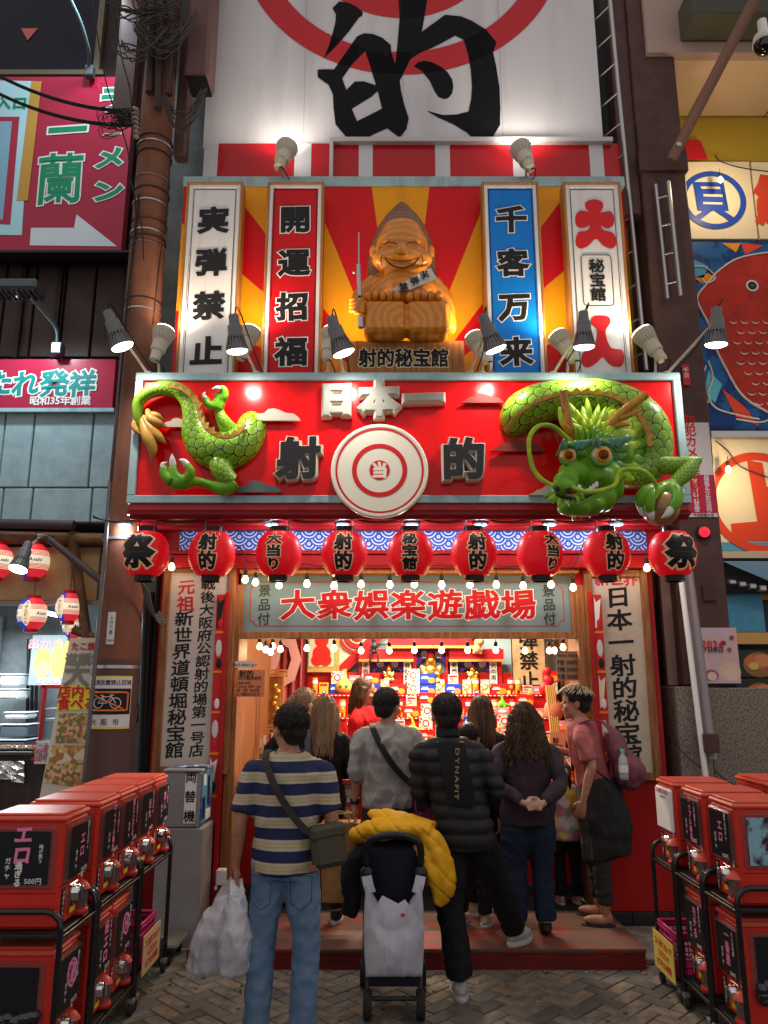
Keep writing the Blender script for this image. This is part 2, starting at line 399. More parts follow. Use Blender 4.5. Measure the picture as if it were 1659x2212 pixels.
for k, px in enumerate((270, 588, 740, 890, 1037, 1186, 1330)):
    dz = MB(); c = P(px, 1111, 5.95); dz.lathe([(0, 0), (.05, 0), (.055, -.012), (.001, -.012)], 20, T(c.x, 5.95, 3.045)); SB('downlight', dz, mat('downlight_glass', (.3, .55, .8), .3, emit=.6, ecol=(.3, .6, .95)))
    ld = bpy.data.lights.new('lamp_light', 'POINT'); ld.energy = 4.5; ld.color = (.85, .93, 1); ld.shadow_soft_size = .05; lo = bpy.data.objects.new('lamp_light', ld); COL.objects.link(lo); lo.parent = shop; lo.location = Vector((c.x, 5.95, 2.99))-wl(shop)
# ================================================================= LARGE BILLBOARD
YB = 6.5
bb = thing('billboard', 'huge pale grey billboard with a red target and a giant black brush character', 'billboard', (0, 6.6, 6.8))
bx0, bx1 = X(437, 340, YB), X(1304, 318, YB); bz0 = Z(321, YB)
m = MB(); m.box(bx0, bx1, YB, YB+.35, bz0, 11.2); BBP = mat('billboard_face', (.60, .58, .60), .42, col2=(.42, .40, .41), vs=1.4, vth=(.45, .9), vd=9, bump=.05, bs=8, stretch=(2.5, 1, .3)); part('panel', m, BBP, bb)
for k in range(1, 4): x = bx0+(bx1-bx0)*k/4; m = MB(); m.box(x-.002, x+.002, YB-.0022, YB, bz0, 11.2); part('panel_seam', m, mat('seam', (.3, .3, .31), .5), bb)
RB = mat('billboard_red', (.48, .02, .03), .4)
zc = 9.38; cxm = X(869, 0, YB)
m = MB(); m.ring(1.40, 1.665, .003, FR(cxm, YB-.003, zc), 96); part('target_ring', m, RB, bb)
m = MB(); m.ring(0.001, .99, .003, FR(cxm, YB-.003, zc), 96); part('target_disc', m, RB, bb)
C2 = lambda pts: [(553+x/3, y/3) for x, y in pts]
outer = C2([(920, -60), (1122, -60), (1105, 30), (1075, 205), (1225, 95), (1330, 105), (1400, 135), (1490, 190), (1560, 275), (1537, 340), (1555, 420), (1578, 560), (1584, 700), (1582, 810), (1505, 935), (1435, 930), (1370, 860), (1280, 805), (1180, 760), (1105, 716), (1210, 745), (1300, 742), (1378, 722), (1395, 640), (1400, 560), (1392, 450), (1375, 360), (1345, 255), (1290, 230), (1190, 285), (1060, 345), (1000, 385), (965, 460), (932, 520), (940, 590), (962, 680), (990, 765), (975, 835), (932, 892), (850, 830), (760, 870), (655, 932), (615, 925), (570, 870), (515, 805), (502, 700), (498, 610), (470, 550), (400, 500), (398, 452), (440, 448), (505, 450), (560, 370), (655, 235), (700, 215), (760, 220), (820, 245), (873, 290), (878, 340), (902, 413), (915, 300), (930, 130)])
holes = [C2([(708, 333), (740, 430), (778, 552), (700, 527), (640, 528), (585, 582), (558, 508), (620, 420)]), C2([(620, 705), (700, 655), (750, 625), (788, 588), (817, 702), (735, 745), (655, 784)])]
def flat_shape(outer, holes, Y, th=.004):
    bm = bmesh.new(); es = []
    for lp in [outer]+holes:
        vs = [bm.verts.new(P(x, y, Y)) for x, y in lp]; es += [bm.edges.new((vs[i], vs[(i+1) % len(vs)])) for i in range(len(vs))]
    bmesh.ops.triangle_fill(bm, edges=es, use_beauty=True, use_dissolve=False, normal=(0, -1, 0))
    mb = MB(); bm.verts.index_update(); mb.add([v.co.copy() for v in bm.verts], [tuple(v.index for v in f.verts) for f in bm.faces]); bm.free(); return mb
BLK2 = mat('billboard_black', (.006, .006, .007), .55, spec=.1)
part('brush_character', flat_shape(outer, holes, YB-.006), BLK2, bb)
part('brush_stroke', flat_shape(C2([(540, 8), (600, 18), (655, 45), (693, 78), (688, 100), (668, 112), (600, 205), (520, 300), (437, 381), (470, 300), (498, 210), (515, 140), (518, 92), (496, 52)]), [], YB-.006), BLK2, bb)
part('brush_stroke', flat_shape(C2([(1022, 430), (1050, 402), (1090, 393), (1140, 402), (1195, 430), (1240, 465), (1272, 515), (1279, 560), (1270, 605), (1245, 635), (1215, 640), (1180, 625), (1155, 585), (1125, 520), (1075, 462)]), [], YB-.006), BLK2, bb)
# stripe band under the billboard
band = thing('striped_band', 'red board with pale vertical stripes under the huge billboard', 'signboard', (0, 6.5, 6.3))
z0, z1 = Z(392, 6.42), bz0-.006
m = MB(); m.box(X(470, 350, 6.42), X(1340, 350, 6.42), 6.42, 6.6, z0-.8, z1); part('panel', m, mat('band_red', (.45, .006, .012), .28, coat=.3), band)
for (a, b_) in ((440, 470), (636, 672), (775, 805), (940, 972), (1108, 1141), (1274, 1304)):
    m = MB(); m.box(X(a, 350, 6.42), X(b_, 350, 6.42), 6.416, 6.42, z0-.3, z1); part('stripe', m, BBP, band)
m = MB(); m.box(X(712, 330, 6.38), bx1+.05, 6.36, 6.42, z1-.02, z1+.03, .004); m.box(X(712, 330, 6.38), X(720, 330, 6.38), 6.36, 6.415, z0-.1, z1-.02, .003); part('trim', m, mat('pale_trim', (.5, .48, .48), .4), band)
# ================================================================= RAY BOARD behind the statue
rb = thing('sunray_board', 'board with red and yellow rays behind the wooden statue', 'signboard', (0, 6.2, 5)); YR = 6.2
rx0, rx1 = X(385, 600, YR), X(1352, 600, YR); rz0, rz1 = 3.9, Z(404, YR); RBM = mat('ray_red', (.60, .004, .008), .35, col2=(.45, .005, .01), vs=2, vth=(.5, .9), vd=8)
m = MB(); m.box(rx0, rx1, YR, YR+.15, rz0, rz1); part('panel', m, RBM, rb)
m = MB(); m.box(rx0-.01, rx1+.05, YR-.02, YR+.2, rz1+.002, rz1+.10, .006); part('cap', m, SKY_TRIM, rb)
c0 = P(868, 885, YR)
from mathutils.geometry import intersect_line_line_2d
def ray_poly(a0, a1):
    """wedge from centre clipped to the board"""
    box = [(rx0-c0.x, rz0-c0.z), (rx1-c0.x, rz0-c0.z), (rx1-c0.x, rz1-c0.z), (rx0-c0.x, rz1-c0.z)]; cor = [math.atan2(y, x) % (2*pi) for x, y in box]
    def hit(a):
        dx, dy = cos(a), sin(a); best = 1e9
        for v, d, lo, hi, e in ((box[0][0], dx, 0, 0, 0), (box[1][0], dx, 0, 0, 0), (box[0][1], dy, 0, 0, 0), (box[2][1], dy, 0, 0, 0)):
            if abs(d) > 1e-6 and v/d > 0: best = min(best, v/d)
        return (dx*best, dy*best)
    out = [(0, 0), hit(a0)]+[box[k] for k in sorted(range(4), key=lambda k: (cor[k]-a0) % (2*pi)) if (cor[k]-a0) % (2*pi) < (a1-a0)]+[hit(a1)]
    return out
for a_, w_ in ((83, 14), (111, 15), (138, 17), (54, 15), (25, 17)):
    a, wd = radians(a_), radians(w_)
    m = MB(); m.prism(ray_poly(a, a+wd), .003, FR(c0.x, YR, c0.z)); part('ray', m, YEL, rb)
# ================================================================= FOUR VERTICAL SIGNS
YV = 6.0
def vsign(name, label, px0, px1, bgm, border, chars, cm, om):
    """pixel span measured half-way up"""
    x0, x1 = X(px0, 600, YV), X(px1, 600, YV); z0, z1 = 4.12, Z(394, YV); cx = (x0+x1)/2
    t = thing(name, label, 'sign', (cx, YV+.06, z0), 'vertical signs on the shop front')
    m = MB(); m.box(x0+.05, x1-.05, YV+.012, YV+.10, z0+.05, z1-.05); part('panel', m, bgm, t)
    m = MB(); m.box(x0+.02, x0+.052, YV, YV+.12, z0, z1-.02, .004); m.box(x1-.052, x1-.02, YV, YV+.12, z0, z1-.02, .004); m.box(x0+.052, x1-.052, YV, YV+.12, z1-.052, z1-.02, .004); part('inner_frame', m, SILV, t)
    m = MB(); m.box(x0, x0+.02, YV-.01, YV+.13, z0, z1, .003); m.box(x1-.02, x1, YV-.01, YV+.13, z0, z1, .003); m.box(x0+.02, x1-.02, YV-.01, YV+.13, z1-.02, z1, .003); part('outer_frame', m, WOODL, t)
    m = MB(); b_ = .062; w = .005
    for a, c in ((x0+b_, x0+b_+w), (x1-b_-w, x1-b_)): m.box(a, c, YV+.009, YV+.012, z0, z1-b_)
    m.box(x0+b_, x1-b_, YV+.009, YV+.012, z1-b_-w, z1-b_); part('border_line', m, border, t)
    for i, (ch, py) in enumerate(chars):
        z = Z(py, YV); s_ = .27
        if om:
            m = MB(); put(m, ch, FR(cx, YV+.008, z), s_*1.02, s_*.98, .075, br=1, zs=.01, slant=.04, wob=.008); part('lettering_outline', m, om, t)
        m = MB(); put(m, ch, FR(cx, YV+.006, z), s_*1.02, s_*.98, .041, br=1, zs=.02, slant=.04, wob=.008); part('lettering', m, cm, t)
    return t, cx, z0, z1
vsign('vertical_sign', 'white vertical sign with black characters 実弾禁止, leftmost of the four', 391.5, 516.5, SILV, BLACK, [('実', 474), ('弾', 565), ('禁', 659), ('止', 757)], BLACK, None)
vsign('vertical_sign', 'red vertical sign with black characters 開運招福 left of the wooden statue', 570.5, 696.5, mat('sign_red', (.52, .005, .010), .3, col2=(.38, .006, .01), vs=3, vth=(.5, .9), vd=8, stretch=(3, 1, .3)), BLACK, [('開', 472), ('運', 566), ('招', 661), ('福', 758)], BLACK, WHITE)
vsign('vertical_sign', 'blue vertical sign with black characters 千客万来 right of the wooden statue', 1046, 1173, mat('sign_blue', (.003, .17, .60), .3, col2=(.01, .12, .38), vs=3, vth=(.5, .9), vd=8, stretch=(3, 1, .3)), BLACK, [('千', 472), ('客', 566), ('万', 661), ('来', 758)], BLACK, WHITE)
t, cx, z0, z1 = vsign('vertical_sign', 'white vertical sign with plump red 大入 characters and 秘宝館, rightmost of the four', 1227, 1355, SILV, BLACK, [], BLACK, None)
def blob(pts, Y, seg=4):
    """smooth closed outline through D-space points"""
    n = len(pts); out = []
    for i in range(n):
        p0, p1, p2, p3 = [Vector(pts[(i+k-1) % n]) for k in range(4)]
        for s_ in range(seg):
            u = s_/seg; out.append(tuple(.5*((2*p1)+(p2-p0)*u+(2*p0-5*p1+4*p2-p3)*u*u+(3*p1-p0-3*p2+p3)*u*u*u)))
    return out
C3 = lambda pts: [(1106+x/3, y/3) for x, y in pts]
oo = blob(C3([(535, 1290), (585, 1310), (590, 1345), (572, 1375), (600, 1372), (640, 1370), (662, 1410), (658, 1455), (630, 1478), (600, 1474), (580, 1460), (582, 1478), (600, 1492), (655, 1510), (678, 1560), (665, 1600), (635, 1610), (590, 1590), (543, 1548), (500, 1588), (455, 1610), (420, 1598), (412, 1555), (430, 1505), (480, 1495), (500, 1478), (500, 1460), (480, 1472), (440, 1476), (414, 1455), (412, 1400), (435, 1368), (470, 1365), (498, 1372), (475, 1340), (480, 1308)]), YV)
part('plump_character', flat_shape(oo, [], YV+.007), REDL, t)
C6 = lambda pts: [(1106+x/3, 553+y*.3333+200/3+0) for x, y in pts]
C6 = lambda pts: [(1106+x/3, 553+y/3+0) for x, y in pts]
C6 = lambda pts: [(1106+x/3, 553+y/3) for x, y in pts]
ii = blob([(x, y) for x, y in C6([(575, 385), (625, 392), (640, 425), (625, 455), (608, 480), (612, 530), (640, 590), (675, 602), (715, 610), (728, 660), (710, 712), (660, 715), (620, 690), (588, 655), (545, 695), (490, 722), (455, 700), (450, 655), (475, 610), (520, 600), (545, 550), (552, 490), (540, 460), (518, 445), (512, 415), (530, 390)])], YV)
part('plump_character', flat_shape(ii, [], YV+.007), REDL, t)
m = MB(); zz = Z(604, YV); m.M = None
rr = [(sx*.10+cos(a)*.03*(1 if 1 else 0), sy*.21+sin(a)*.03) for sx, sy, a0 in ((1, 1, 0), (-1, 1, pi/2), (-1, -1, pi), (1, -1, 3*pi/2)) for a in (a0, a0+pi/4, a0+pi/2)]
part('border_line', (lambda q: (q.tube([(cx+.0+x, YV+.008, zz+z) for x, z in rr+rr[:1]], .003, 4), q)[1])(MB()), BLACK, t)
for i, ch in enumerate('秘宝館'):
    m = MB(); put(m, ch, FR(cx, YV+.006, zz+(1-i)*.135), .14, .135, .03, br=1); part('lettering', m, BLACK, t)
# ================================================================= MAIN RED SIGN
YS = 5.70; SX0, SX1, SZ0, SZ1 = -1.965, 2.345, 3.155, 4.215
ms = thing('main_sign', 'wide glossy red signboard framed in pale blue with 日本一 射的 and a target', 'sign', (.19, YS+.2, SZ0))
m = MB(); m.box(SX0+.03, SX1-.03, YS+.03, YS+.5, SZ0+.02, SZ1-.02)
part('box', m, REDG, ms)
fw = .062
for (a, b_, c, d) in ((SX0, SX1, SZ1-fw, SZ1), (SX0, SX1, SZ0, SZ0+fw), (SX0, SX0+fw, SZ0+fw, SZ1-fw), (SX1-fw, SX1, SZ0+fw, SZ1-fw)):
    m = MB(); m.box(a, b_, YS, YS+.06, c, d, .006); part('frame', m, SKY_TRIM, ms)
m = MB(); m.box(SX0, SX1, YS+.02, YS+.5, SZ1+.0, SZ1+.01); part('top_cover', m, SKY_TRIM, ms)
m = MB(); m.box(SX0+.02, SX1-.02, YS+.01, YS+.5, SZ0-.06, SZ0-.002, .008); part('base_rail', m, mat('dark_red_beam', (.3, .01, .012), .3), ms)
for px in (600, 830, 1210): m = MB(); m.box(X(px, 950, YS)-.002, X(px, 950, YS)+.002, YS+.028, YS+.03, SZ0+fw, SZ1-fw); part('panel_seam', m, mat('seam_red', (.25, .002, .004), .4), ms)
SGY = mat('letter_face_gold', (.27, .27, .23), .25, coat=.5); EDGE = mat('letter_edge_cream', (.66, .60, .48), .4); BLKG = mat('letter_face_black', (.012, .012, .015), .25, coat=.4)
YF = YS+.03
for ch, px, py, w, fm in (('日', 728, 869, .265, SGY), ('本', 819, 869, .29, SGY), ('一', 914, 868, .30, SGY), ('射', 648, 996, .335, BLKG), ('的', 999, 998, .335, BLKG)):
    x, z = X(px, py, YF), Z(py, YF)
    m = MB(); put(m, ch, FR(x, YF-.035, z), w, w, .115 if fm is SGY else .085, ext=.09, br=1, slant=.03)
    o = part('letter_base', m, EDGE, ms)
    m = MB(); put(m, ch, FR(x, YF-.035-w*(.09+.12 if fm is SGY else .09+.09)-.002, z), w, w, .06 if fm is SGY else .045, br=1, zs=.08, slant=.03); part('letter_face', m, fm, o)
tc = P(820, 1018, YF-.06); R = (921-720)/2/(FPX/6.0)
M0 = FR(tc.x, YF-.05, tc.z)
m = MB(); m.lathe([(0.001, 0), (R, 0), (R+.008, .01), (R+.008, .035), (R-.004, .045), (R-.02, .045), (R-.022, .04), (.001, .04)][::1], 96, M0, smooth=False); tg = part('target', m, mat('target_cream', (.72, .67, .56), .4), ms)
for r0, r1 in ((R*.885, R*.925), (R*.48, R*.58), (.001, R*.215)):
    m = MB(); m.ring(r0, r1, .002, M0 @ T(0, 0, .0402), 72); part('target_ring', m, REDL, tg)
m = MB(); put(m, '当', M0 @ T(0, 0, .043), R*.34, R*.34, .05, br=1, wob=.02); part('lettering', m, mat('target_cream', (1, 1, 1)), tg)
# flat cut-out clouds on the sign
def cloud(pts, py, px, w, mt, lab):
    x0, z0 = X(px, py, YF), Z(py, YF); k = w/300
    q = [(0, 0), (30, 14), (60, 40), (95, 48), (115, 72), (150, 78), (190, 62), (215, 48), (262, 42), (285, 22), (300, 2), (300, -4), (0, -4)]
    m = MB(); m.prism([(a*k, b_*k*.9) for a, b_ in q], .025, FR(x0, YF-.028, z0)); part('cloud', m, mt, ms, label=lab)
CG = mat('cloud_grey', (.42, .36, .30), .5); CB = mat('cloud_rust', (.20, .03, .02), .5); CD = mat('cloud_slate', (.10, .11, .11), .5)
cloud(None, 912, 537, .41, CG, 'taupe cloud'); cloud(None, 874, 995, .33, CB, 'rust cloud at the top'); cloud(None, 978, 1057, .42, CB, 'rust cloud'); cloud(None, 926, 345, .3, CG, 'taupe cloud behind the tail')
cloud(None, 1066, 500, .39, CD, 'slate cloud'); cloud(None, 1072, 1140, .32, CG, 'taupe cloud by the dragon snout')
# ================================================================= SPOT LAMPS
LENS = mat('lamp_lens', (1, .95, .85), .3, emit=9, ecol=(1, .93, .8)); LENSW = mat('lamp_lens_cool', (1, 1, 1), .3, emit=9, ecol=(.95, .97, 1))
def rot_to(d): return Vector((0, 0, -1)).rotation_difference(Vector(d).normalized()).to_matrix().to_4x4()
def spot_lamp(label, foot, lens, tail, body_m, watt, col, group, arm=True, cone=100, size=.05, aim=None, lens_m=None):
    """foot: where the arm is bolted; lens/tail: ends of the lamp body (world)"""
    foot, lens, tail = Vector(foot), Vector(lens), Vector(tail); d = (lens-tail).normalized(); L = (lens-tail).length
    t = thing('spot_lamp', label, 'lamp', foot, group)
    M = Matrix.Translation(tail) @ rot_to(d)          # local -Z runs from the tail to the lens
    r = L*.28
    m = MB(); m.lathe([(.001, .0), (r*.42, 0), (r*.46, -L*.04), (r*.50, -L*.26), (r*.62, -L*.27), (r*.66, -L*.30), (r*.72, -L*.60), (r*.6, -L*.62), (.001, -L*.62)], 20, M, smooth=False); part('lamp_body', m, body_m, t)
    m = MB(); m.lathe([(r*.5, -L*.60), (r*.70, -L*.66), (r*.94, -L*.86), (r*1.0, -L*.93), (r*.98, -L*.95), (.001, -L*.945)], 24, M, smooth=False)
    for k in range(18):
        a = 2*pi*k/18; m.M = M @ Matrix.Rotation(a, 4, 'Z'); m.add([(r*.60, -.004, -L*.58), (r*.60, .004, -L*.58), (r*.98, .004, -L*.90), (r*.98, -.004, -L*.90), (r*.74, -.004, -L*.55), (r*.74, .004, -L*.55), (r*1.04, .004, -L*.90), (r*1.04, -.004, -L*.90)], [(4, 5, 6, 7), (0, 4, 7, 3), (1, 2, 6, 5), (0, 1, 5, 4), (3, 7, 6, 2)])
    m.M = None; part('lamp_head', m, body_m, t)
    m = MB(); m.lathe([(r*.97, -L*.95), (r*.9, -L*.985), (r*.6, -L*1.02), (.001, -L*1.035)], 24, M); part('lens', m, lens_m or LENS, t)
    m = MB(); j = tail+d*L*.32
    side = Vector((1, 0, 0)) if abs(d.x) < .9 else Vector((0, 0, 1))
    m.tube([foot, foot+(j-foot)*.5, j], .011, 8); m.ell(j, .02, 8, 6); m.lathe([(.001, 0), (.03, 0), (.03, .012), (.001, .014)], 12, Matrix.Translation(foot)); q = [tail-d*.0+side*.01, tail-d*.03+Vector((.04, 0, .02)), (tail+foot)/2+Vector((.06, .03, -.02)), foot+Vector((.05, .03, .01)), foot+Vector((.09, .08, .0))]; c_ = MB(); c_.tube(spline([tuple(v) for v in q], 5), .005, 5); part('power_lead', c_, CABLE, t); part('arm', m, mat('arm_white', (.5, .47, .42), .4), t)
    ld = bpy.data.lights.new('lamp_light', 'SPOT'); ld.energy = watt; ld.color = col; ld.spot_size = radians(cone); ld.spot_blend = .9; ld.shadow_soft_size = size
    lo = bpy.data.objects.new('lamp_light', ld); COL.objects.link(lo); lo.parent = t
    p = lens+d*.035; a = Vector(aim)-p if aim is not None else d
    lo.matrix_basis = Matrix.Translation(p-foot) @ rot_to(a); return t
GREYB = mat('lamp_grey', (.17, .17, .175), .35, metal=.3); WHB = mat('lamp_cream', (.55, .50, .40), .4)
wn = ['leftmost', 'second from the left', 'third from the left', 'third from the right', 'second from the right', 'rightmost']
WARM = (1, .80, .55); NEUT = (1, .93, .84)
down = [((320, 800), (266, 752), (232, 672)), ((554, 803), (513, 762), (504, 680)), ((742, 806), (744, 766), (714, 684)), ((1016, 806), (1073, 758), (1042, 680)), ((1195, 803), (1262, 753), (1260, 672)), ((1440, 803), (1547, 748), (1548, 664))]
for i, (f, l, b_) in enumerate(down):
    foot = P(f[0], f[1], 5.72); foot.z = SZ1; ln = P(l[0], l[1], 5.37); tl = P(b_[0], b_[1], 5.31)
    ax = ln.x*.92
    spot_lamp('dark grey spot lamp aimed down at the red sign, %s of six' % wn[i], foot, ln, tl, GREYB, 22, NEUT, 'spot lamps aimed down at the red sign', aim=(ax, 5.75, 3.6), cone=125)
up = [((345, 803), (357, 712), (333, 778)), ((556, 803), (544, 712), (520, 775)), ((709, 806), (716, 715), (704, 778)), ((1042, 806), (1022, 725), (1052, 782)), ((1225, 806), (1203, 722), (1240, 780)), ((1415, 803), (1384, 716), (1432, 778))]
for i, (f, l, b_) in enumerate(up):
    yy = 5.74 if i in (2, 3) else 5.80; foot = P(f[0], f[1], yy); foot.z = SZ1+.01; ln = P(l[0], l[1], yy); tl = P(b_[0], b_[1], yy-.08)
    spot_lamp('cream spot lamp aimed up at the vertical signs, %s of six' % wn[i], foot, ln, tl, WHB, (19 if i in (2, 3) else 20), WARM, 'spot lamps aimed up at the vertical signs', aim=(ln.x*.93, 6.15, 5.6) if i not in (2, 3) else (.15, 6.1, 5.3), cone=130)
for i, (f, l, b_, ax) in enumerate((((613, 386), (622, 315), (602, 362), -1.2), ((1136, 386), (1122, 317), (1145, 365), 1.6))):
    foot = P(f[0], f[1], 6.2); ln = P(l[0], l[1], 6.15); tl = P(b_[0], b_[1], 6.02)
    spot_lamp('cream spot lamp aimed up at the huge billboard, the %s one' % ('left', 'right')[i], foot, ln, tl, WHB, 20, (1, .9, .75), 'spot lamps under the huge billboard', aim=(ax, 6.5, 7.9), cone=130)
# ================================================================= PAPER LANTERNS
def lantern_mat(name, c, e):
    mm = mat(name, c, .45, emit=e, ecol=c, coat=.15); return mm
LRED = lantern_mat('lantern_red', (.66, .004, .010), .20); LTAN = mat('lantern_print_cream', (.66, .47, .28), .5, emit=.1, ecol=(.8, .5, .3)); LBLK = mat('lantern_print_black', (.015, .012, .012), .4)
GLK = mat('gloss_black', (.01, .01, .01), .2)
def wrap(mb, c, R, H, off, yaw=0):
    """map the builder's flat letters (local x, z around c) on to the lantern's curved body"""
    bm = bmesh.new(); vs = [bm.verts.new(v) for v in mb.v]
    for f in mb.f:
        try: bm.faces.new([vs[i] for i in f])
        except ValueError: pass
    bmesh.ops.triangulate(bm, faces=bm.faces[:])
    for _ in range(3):
        es = [e for e in bm.edges if e.calc_length() > .022]
        if not es: break
        bmesh.ops.subdivide_edges(bm, edges=es, cuts=1)
    bmesh.ops.triangulate(bm, faces=bm.faces[:])
    out = MB(); bm.verts.index_update(); pts = []
    for v in bm.verts:
        x, z, dpt = v.co.x, v.co.z, -v.co.y; k = max(-1, min(1, z/H)); rr = R*(1-abs(k)**2.6*.42)
        a = x/R+yaw; pts.append((c.x+(rr+off+dpt)*sin(a), c.y-(rr+off+dpt)*cos(a), c.z+z))
    out.add(pts, [tuple(v.index for v in f.verts) for f in bm.faces]); bm.free(); return out
def lantern(label, px, py, Y, R, H, txt, yaw=0, size=None, name='paper_lantern', group='red paper lanterns across the shop front'):
    c = P(px, py, Y); t = thing(name, label, 'lantern', c, group); prof = []
    n = 34
    for i in range(n+1):
        k = -1+2*i/n; prof.append((R*(1-abs(k)**2.6*.42)+(.0052 if i % 2 else -.0052), k*H))
    m = MB(); m.lathe(prof, 40, T(*c)); part('paper_shade', m, LRED, t)
    for s_ in (1, -1):
        m = MB(); rr = R*.42; m.lathe([(rr, s_*H), (rr, s_*(H+.045)), (rr-.012, s_*(H+.045)), (rr-.012, s_*(H+.005)), (.001, s_*(H+.005))], 28, T(*c), smooth=False); part('rim', m, GLK, t)
    m = MB(); z1 = c.z+H+.045
    for s_ in (-1, 1): m.tube([(c.x+s_*R*.40, c.y, z1-.01), (c.x+s_*R*.38, c.y, z1+.04), (c.x+s_*.03, c.y, z1+.075), (c.x, c.y, z1+.09)], .004, 5)
    m.tube([(c.x, c.y, z1+.085), (c.x, c.y, 3.07)], .005, 5); part('hanger', m, CABLE, t)
    n = len(txt); s_ = size or (2*H*.86)/n
    for bold, mt, off, nm in ((.10, LTAN, .004, 'print_outline'), (.045, LBLK, .0065, 'lettering')):
        m = MB()
        for i, ch in enumerate(txt): put(m, ch, FR(0, 0, ((n-1)/2-i)*s_), s_*(1.28 if n == 3 else 1.0 if n > 1 else .92), s_*.95 if n > 1 else s_*.9, bold, br=1, zs=.01)
        part(nm, wrap(m, c, R, H, off, yaw), mt, t)
    return t
LT = [(315, '祭', -.12), (458, '射的', 0), (602, '大当り', -.1), (744, '射的', 0), (886, '秘宝館', -.05), (1024, '射的', .05), (1166, '大当り', .42), (1310, '射的', .12), (1453, '祭', .12)]
lab = ['red paper lantern with 祭 at the left end, in front of the brown pole', 'red paper lantern with 射的 above the weathered left board', 'red paper lantern with 大当り, third from the left', 'red paper lantern with 射的, fourth from the left', 'red paper lantern with 秘宝館 at the centre of the row', 'red paper lantern with 射的, fourth from the right',
       'red paper lantern with 大当り turned to the right', 'red paper lantern with 射的 above the weathered right board', 'red paper lantern with 祭 at the right end, below the golden ball']
for (px, tx, yw), lb in zip(LT, lab): lantern(lb, px, 1197, 5.78, .172, .165, tx, yw)
# garland cable above the lanterns
def sag(a, b_, s_, n=10):
    a, b_ = Vector(a), Vector(b_); return [a.lerp(b_, i/n)-Vector((0, 0, s_*4*(i/n)*(1-i/n))) for i in range(n+1)]
m = MB(); xs = [X(p, 1130, 5.8) for p in (200, 315, 458, 602, 744, 886, 1024, 1166, 1310, 1400)]; zs_ = Z(1117, 5.8)
for a, b_ in zip(xs, xs[1:]): m.tube(sag((a, 5.8, zs_), (b_, 5.8, zs_), .035), .006, 6)
for a, b_ in zip(xs, xs[1:]): m.tube(sag((a, 5.79, zs_+.01), (b_, 5.79, zs_-.01), .05), .004, 5)
o = part('power_cable', m, CABLE, label='black twisted cable looping above the red lanterns', cat='cable')
# ================================================================= BARE BULBS
BULB = mat('bulb_glow', (1, .85, .55), .3, emit=10, ecol=(1, .74, .36)); 
def bulb_proto(label, c):
    t = thing('light_bulb', label, 'light bulb', c, None)
    m = MB(); m.lathe([(.001, -.048), (.012, -.046), (.024, -.034), (.0265, -.022), (.024, -.010), (.015, .006), (.0125, .014), (.001, .015)], 14, T(*c)); part('glass_bulb', m, BULB, t)
    m = MB(); m.lathe([(.001, .012), (.0165, .012), (.0175, .045), (.012, .058), (.005, .064), (.001, .066)], 12, T(*c)); m.tube([c+Vector((0, 0, .06)), c+Vector((.004, 0, .085)), c+Vector((0, 0, .11))], .003, 5); part('socket', m, CABLE, t)
    ld = bpy.data.lights.new('bulb_light', 'POINT'); ld.energy = .42; ld.color = (1, .72, .40); ld.shadow_soft_size = .03
    lo = bpy.data.objects.new('bulb_light', ld); COL.objects.link(lo); lo.parent = t; lo.location = (0, -.03, -.07); return t
bp0 = None
def bulb(px, py, Y, label, group):
    global bp0
    c = P(px, py, Y)
    if bp0 is None: bp0 = bulb_proto(label, c); bp0['group'] = group; return bp0
    return dup(bp0, c, label, group)
ob = [(530, 1247), (552, 1253), (603, 1259), (663, 1256), (722, 1260), (780, 1257), (842, 1258), (895, 1257), (954, 1258), (1015, 1258), (1072, 1258), (1130, 1260), (1190, 1258), (1238, 1264)]
for i, (x, y) in enumerate(ob): bulb(x, y, 6.24, 'lit bare bulb over the pale blue sign, %s' % ['leftmost, by the wooden frame', 'second from the left end', 'under the third lantern from the left', 'over the first big red character', 'under the fourth lantern from the left', 'over the second big red character', 'over the gap after the second big character', 'just left of the middle lantern', 'just right of the middle lantern', 'over the fifth big red character', 'under the fourth lantern from the right', 'over the sixth big red character', 'over the right small black lettering', 'rightmost, by the wooden post'][i], 'outer string of bare bulbs')
m = MB(); q = [P(x, y-38, 6.24) for x, y in ob]
for a, b_ in zip(q, q[1:]): m.tube(sag(a, b_, .012, 6), .0045, 5)
m.tube([q[0], P(528, 1200, 6.24), P(515, 1180, 6.26), P(490, 1178, 6.3)], .0045, 5); m.tube([q[-1], P(1252, 1195, 6.24), P(1262, 1170, 6.27)], .0045, 5)
part('bulb_string', m, CABLE, label='black wire carrying the bare bulbs over the pale blue sign', cat='wire')
bulb(371, 1220, 6.2, 'single lit bulb between the two left lanterns above the weathered board', 'single bulbs at the ends')
bulb(1397, 1222, 6.2, 'single lit bulb left of the rightmost lantern', 'single bulbs at the ends')
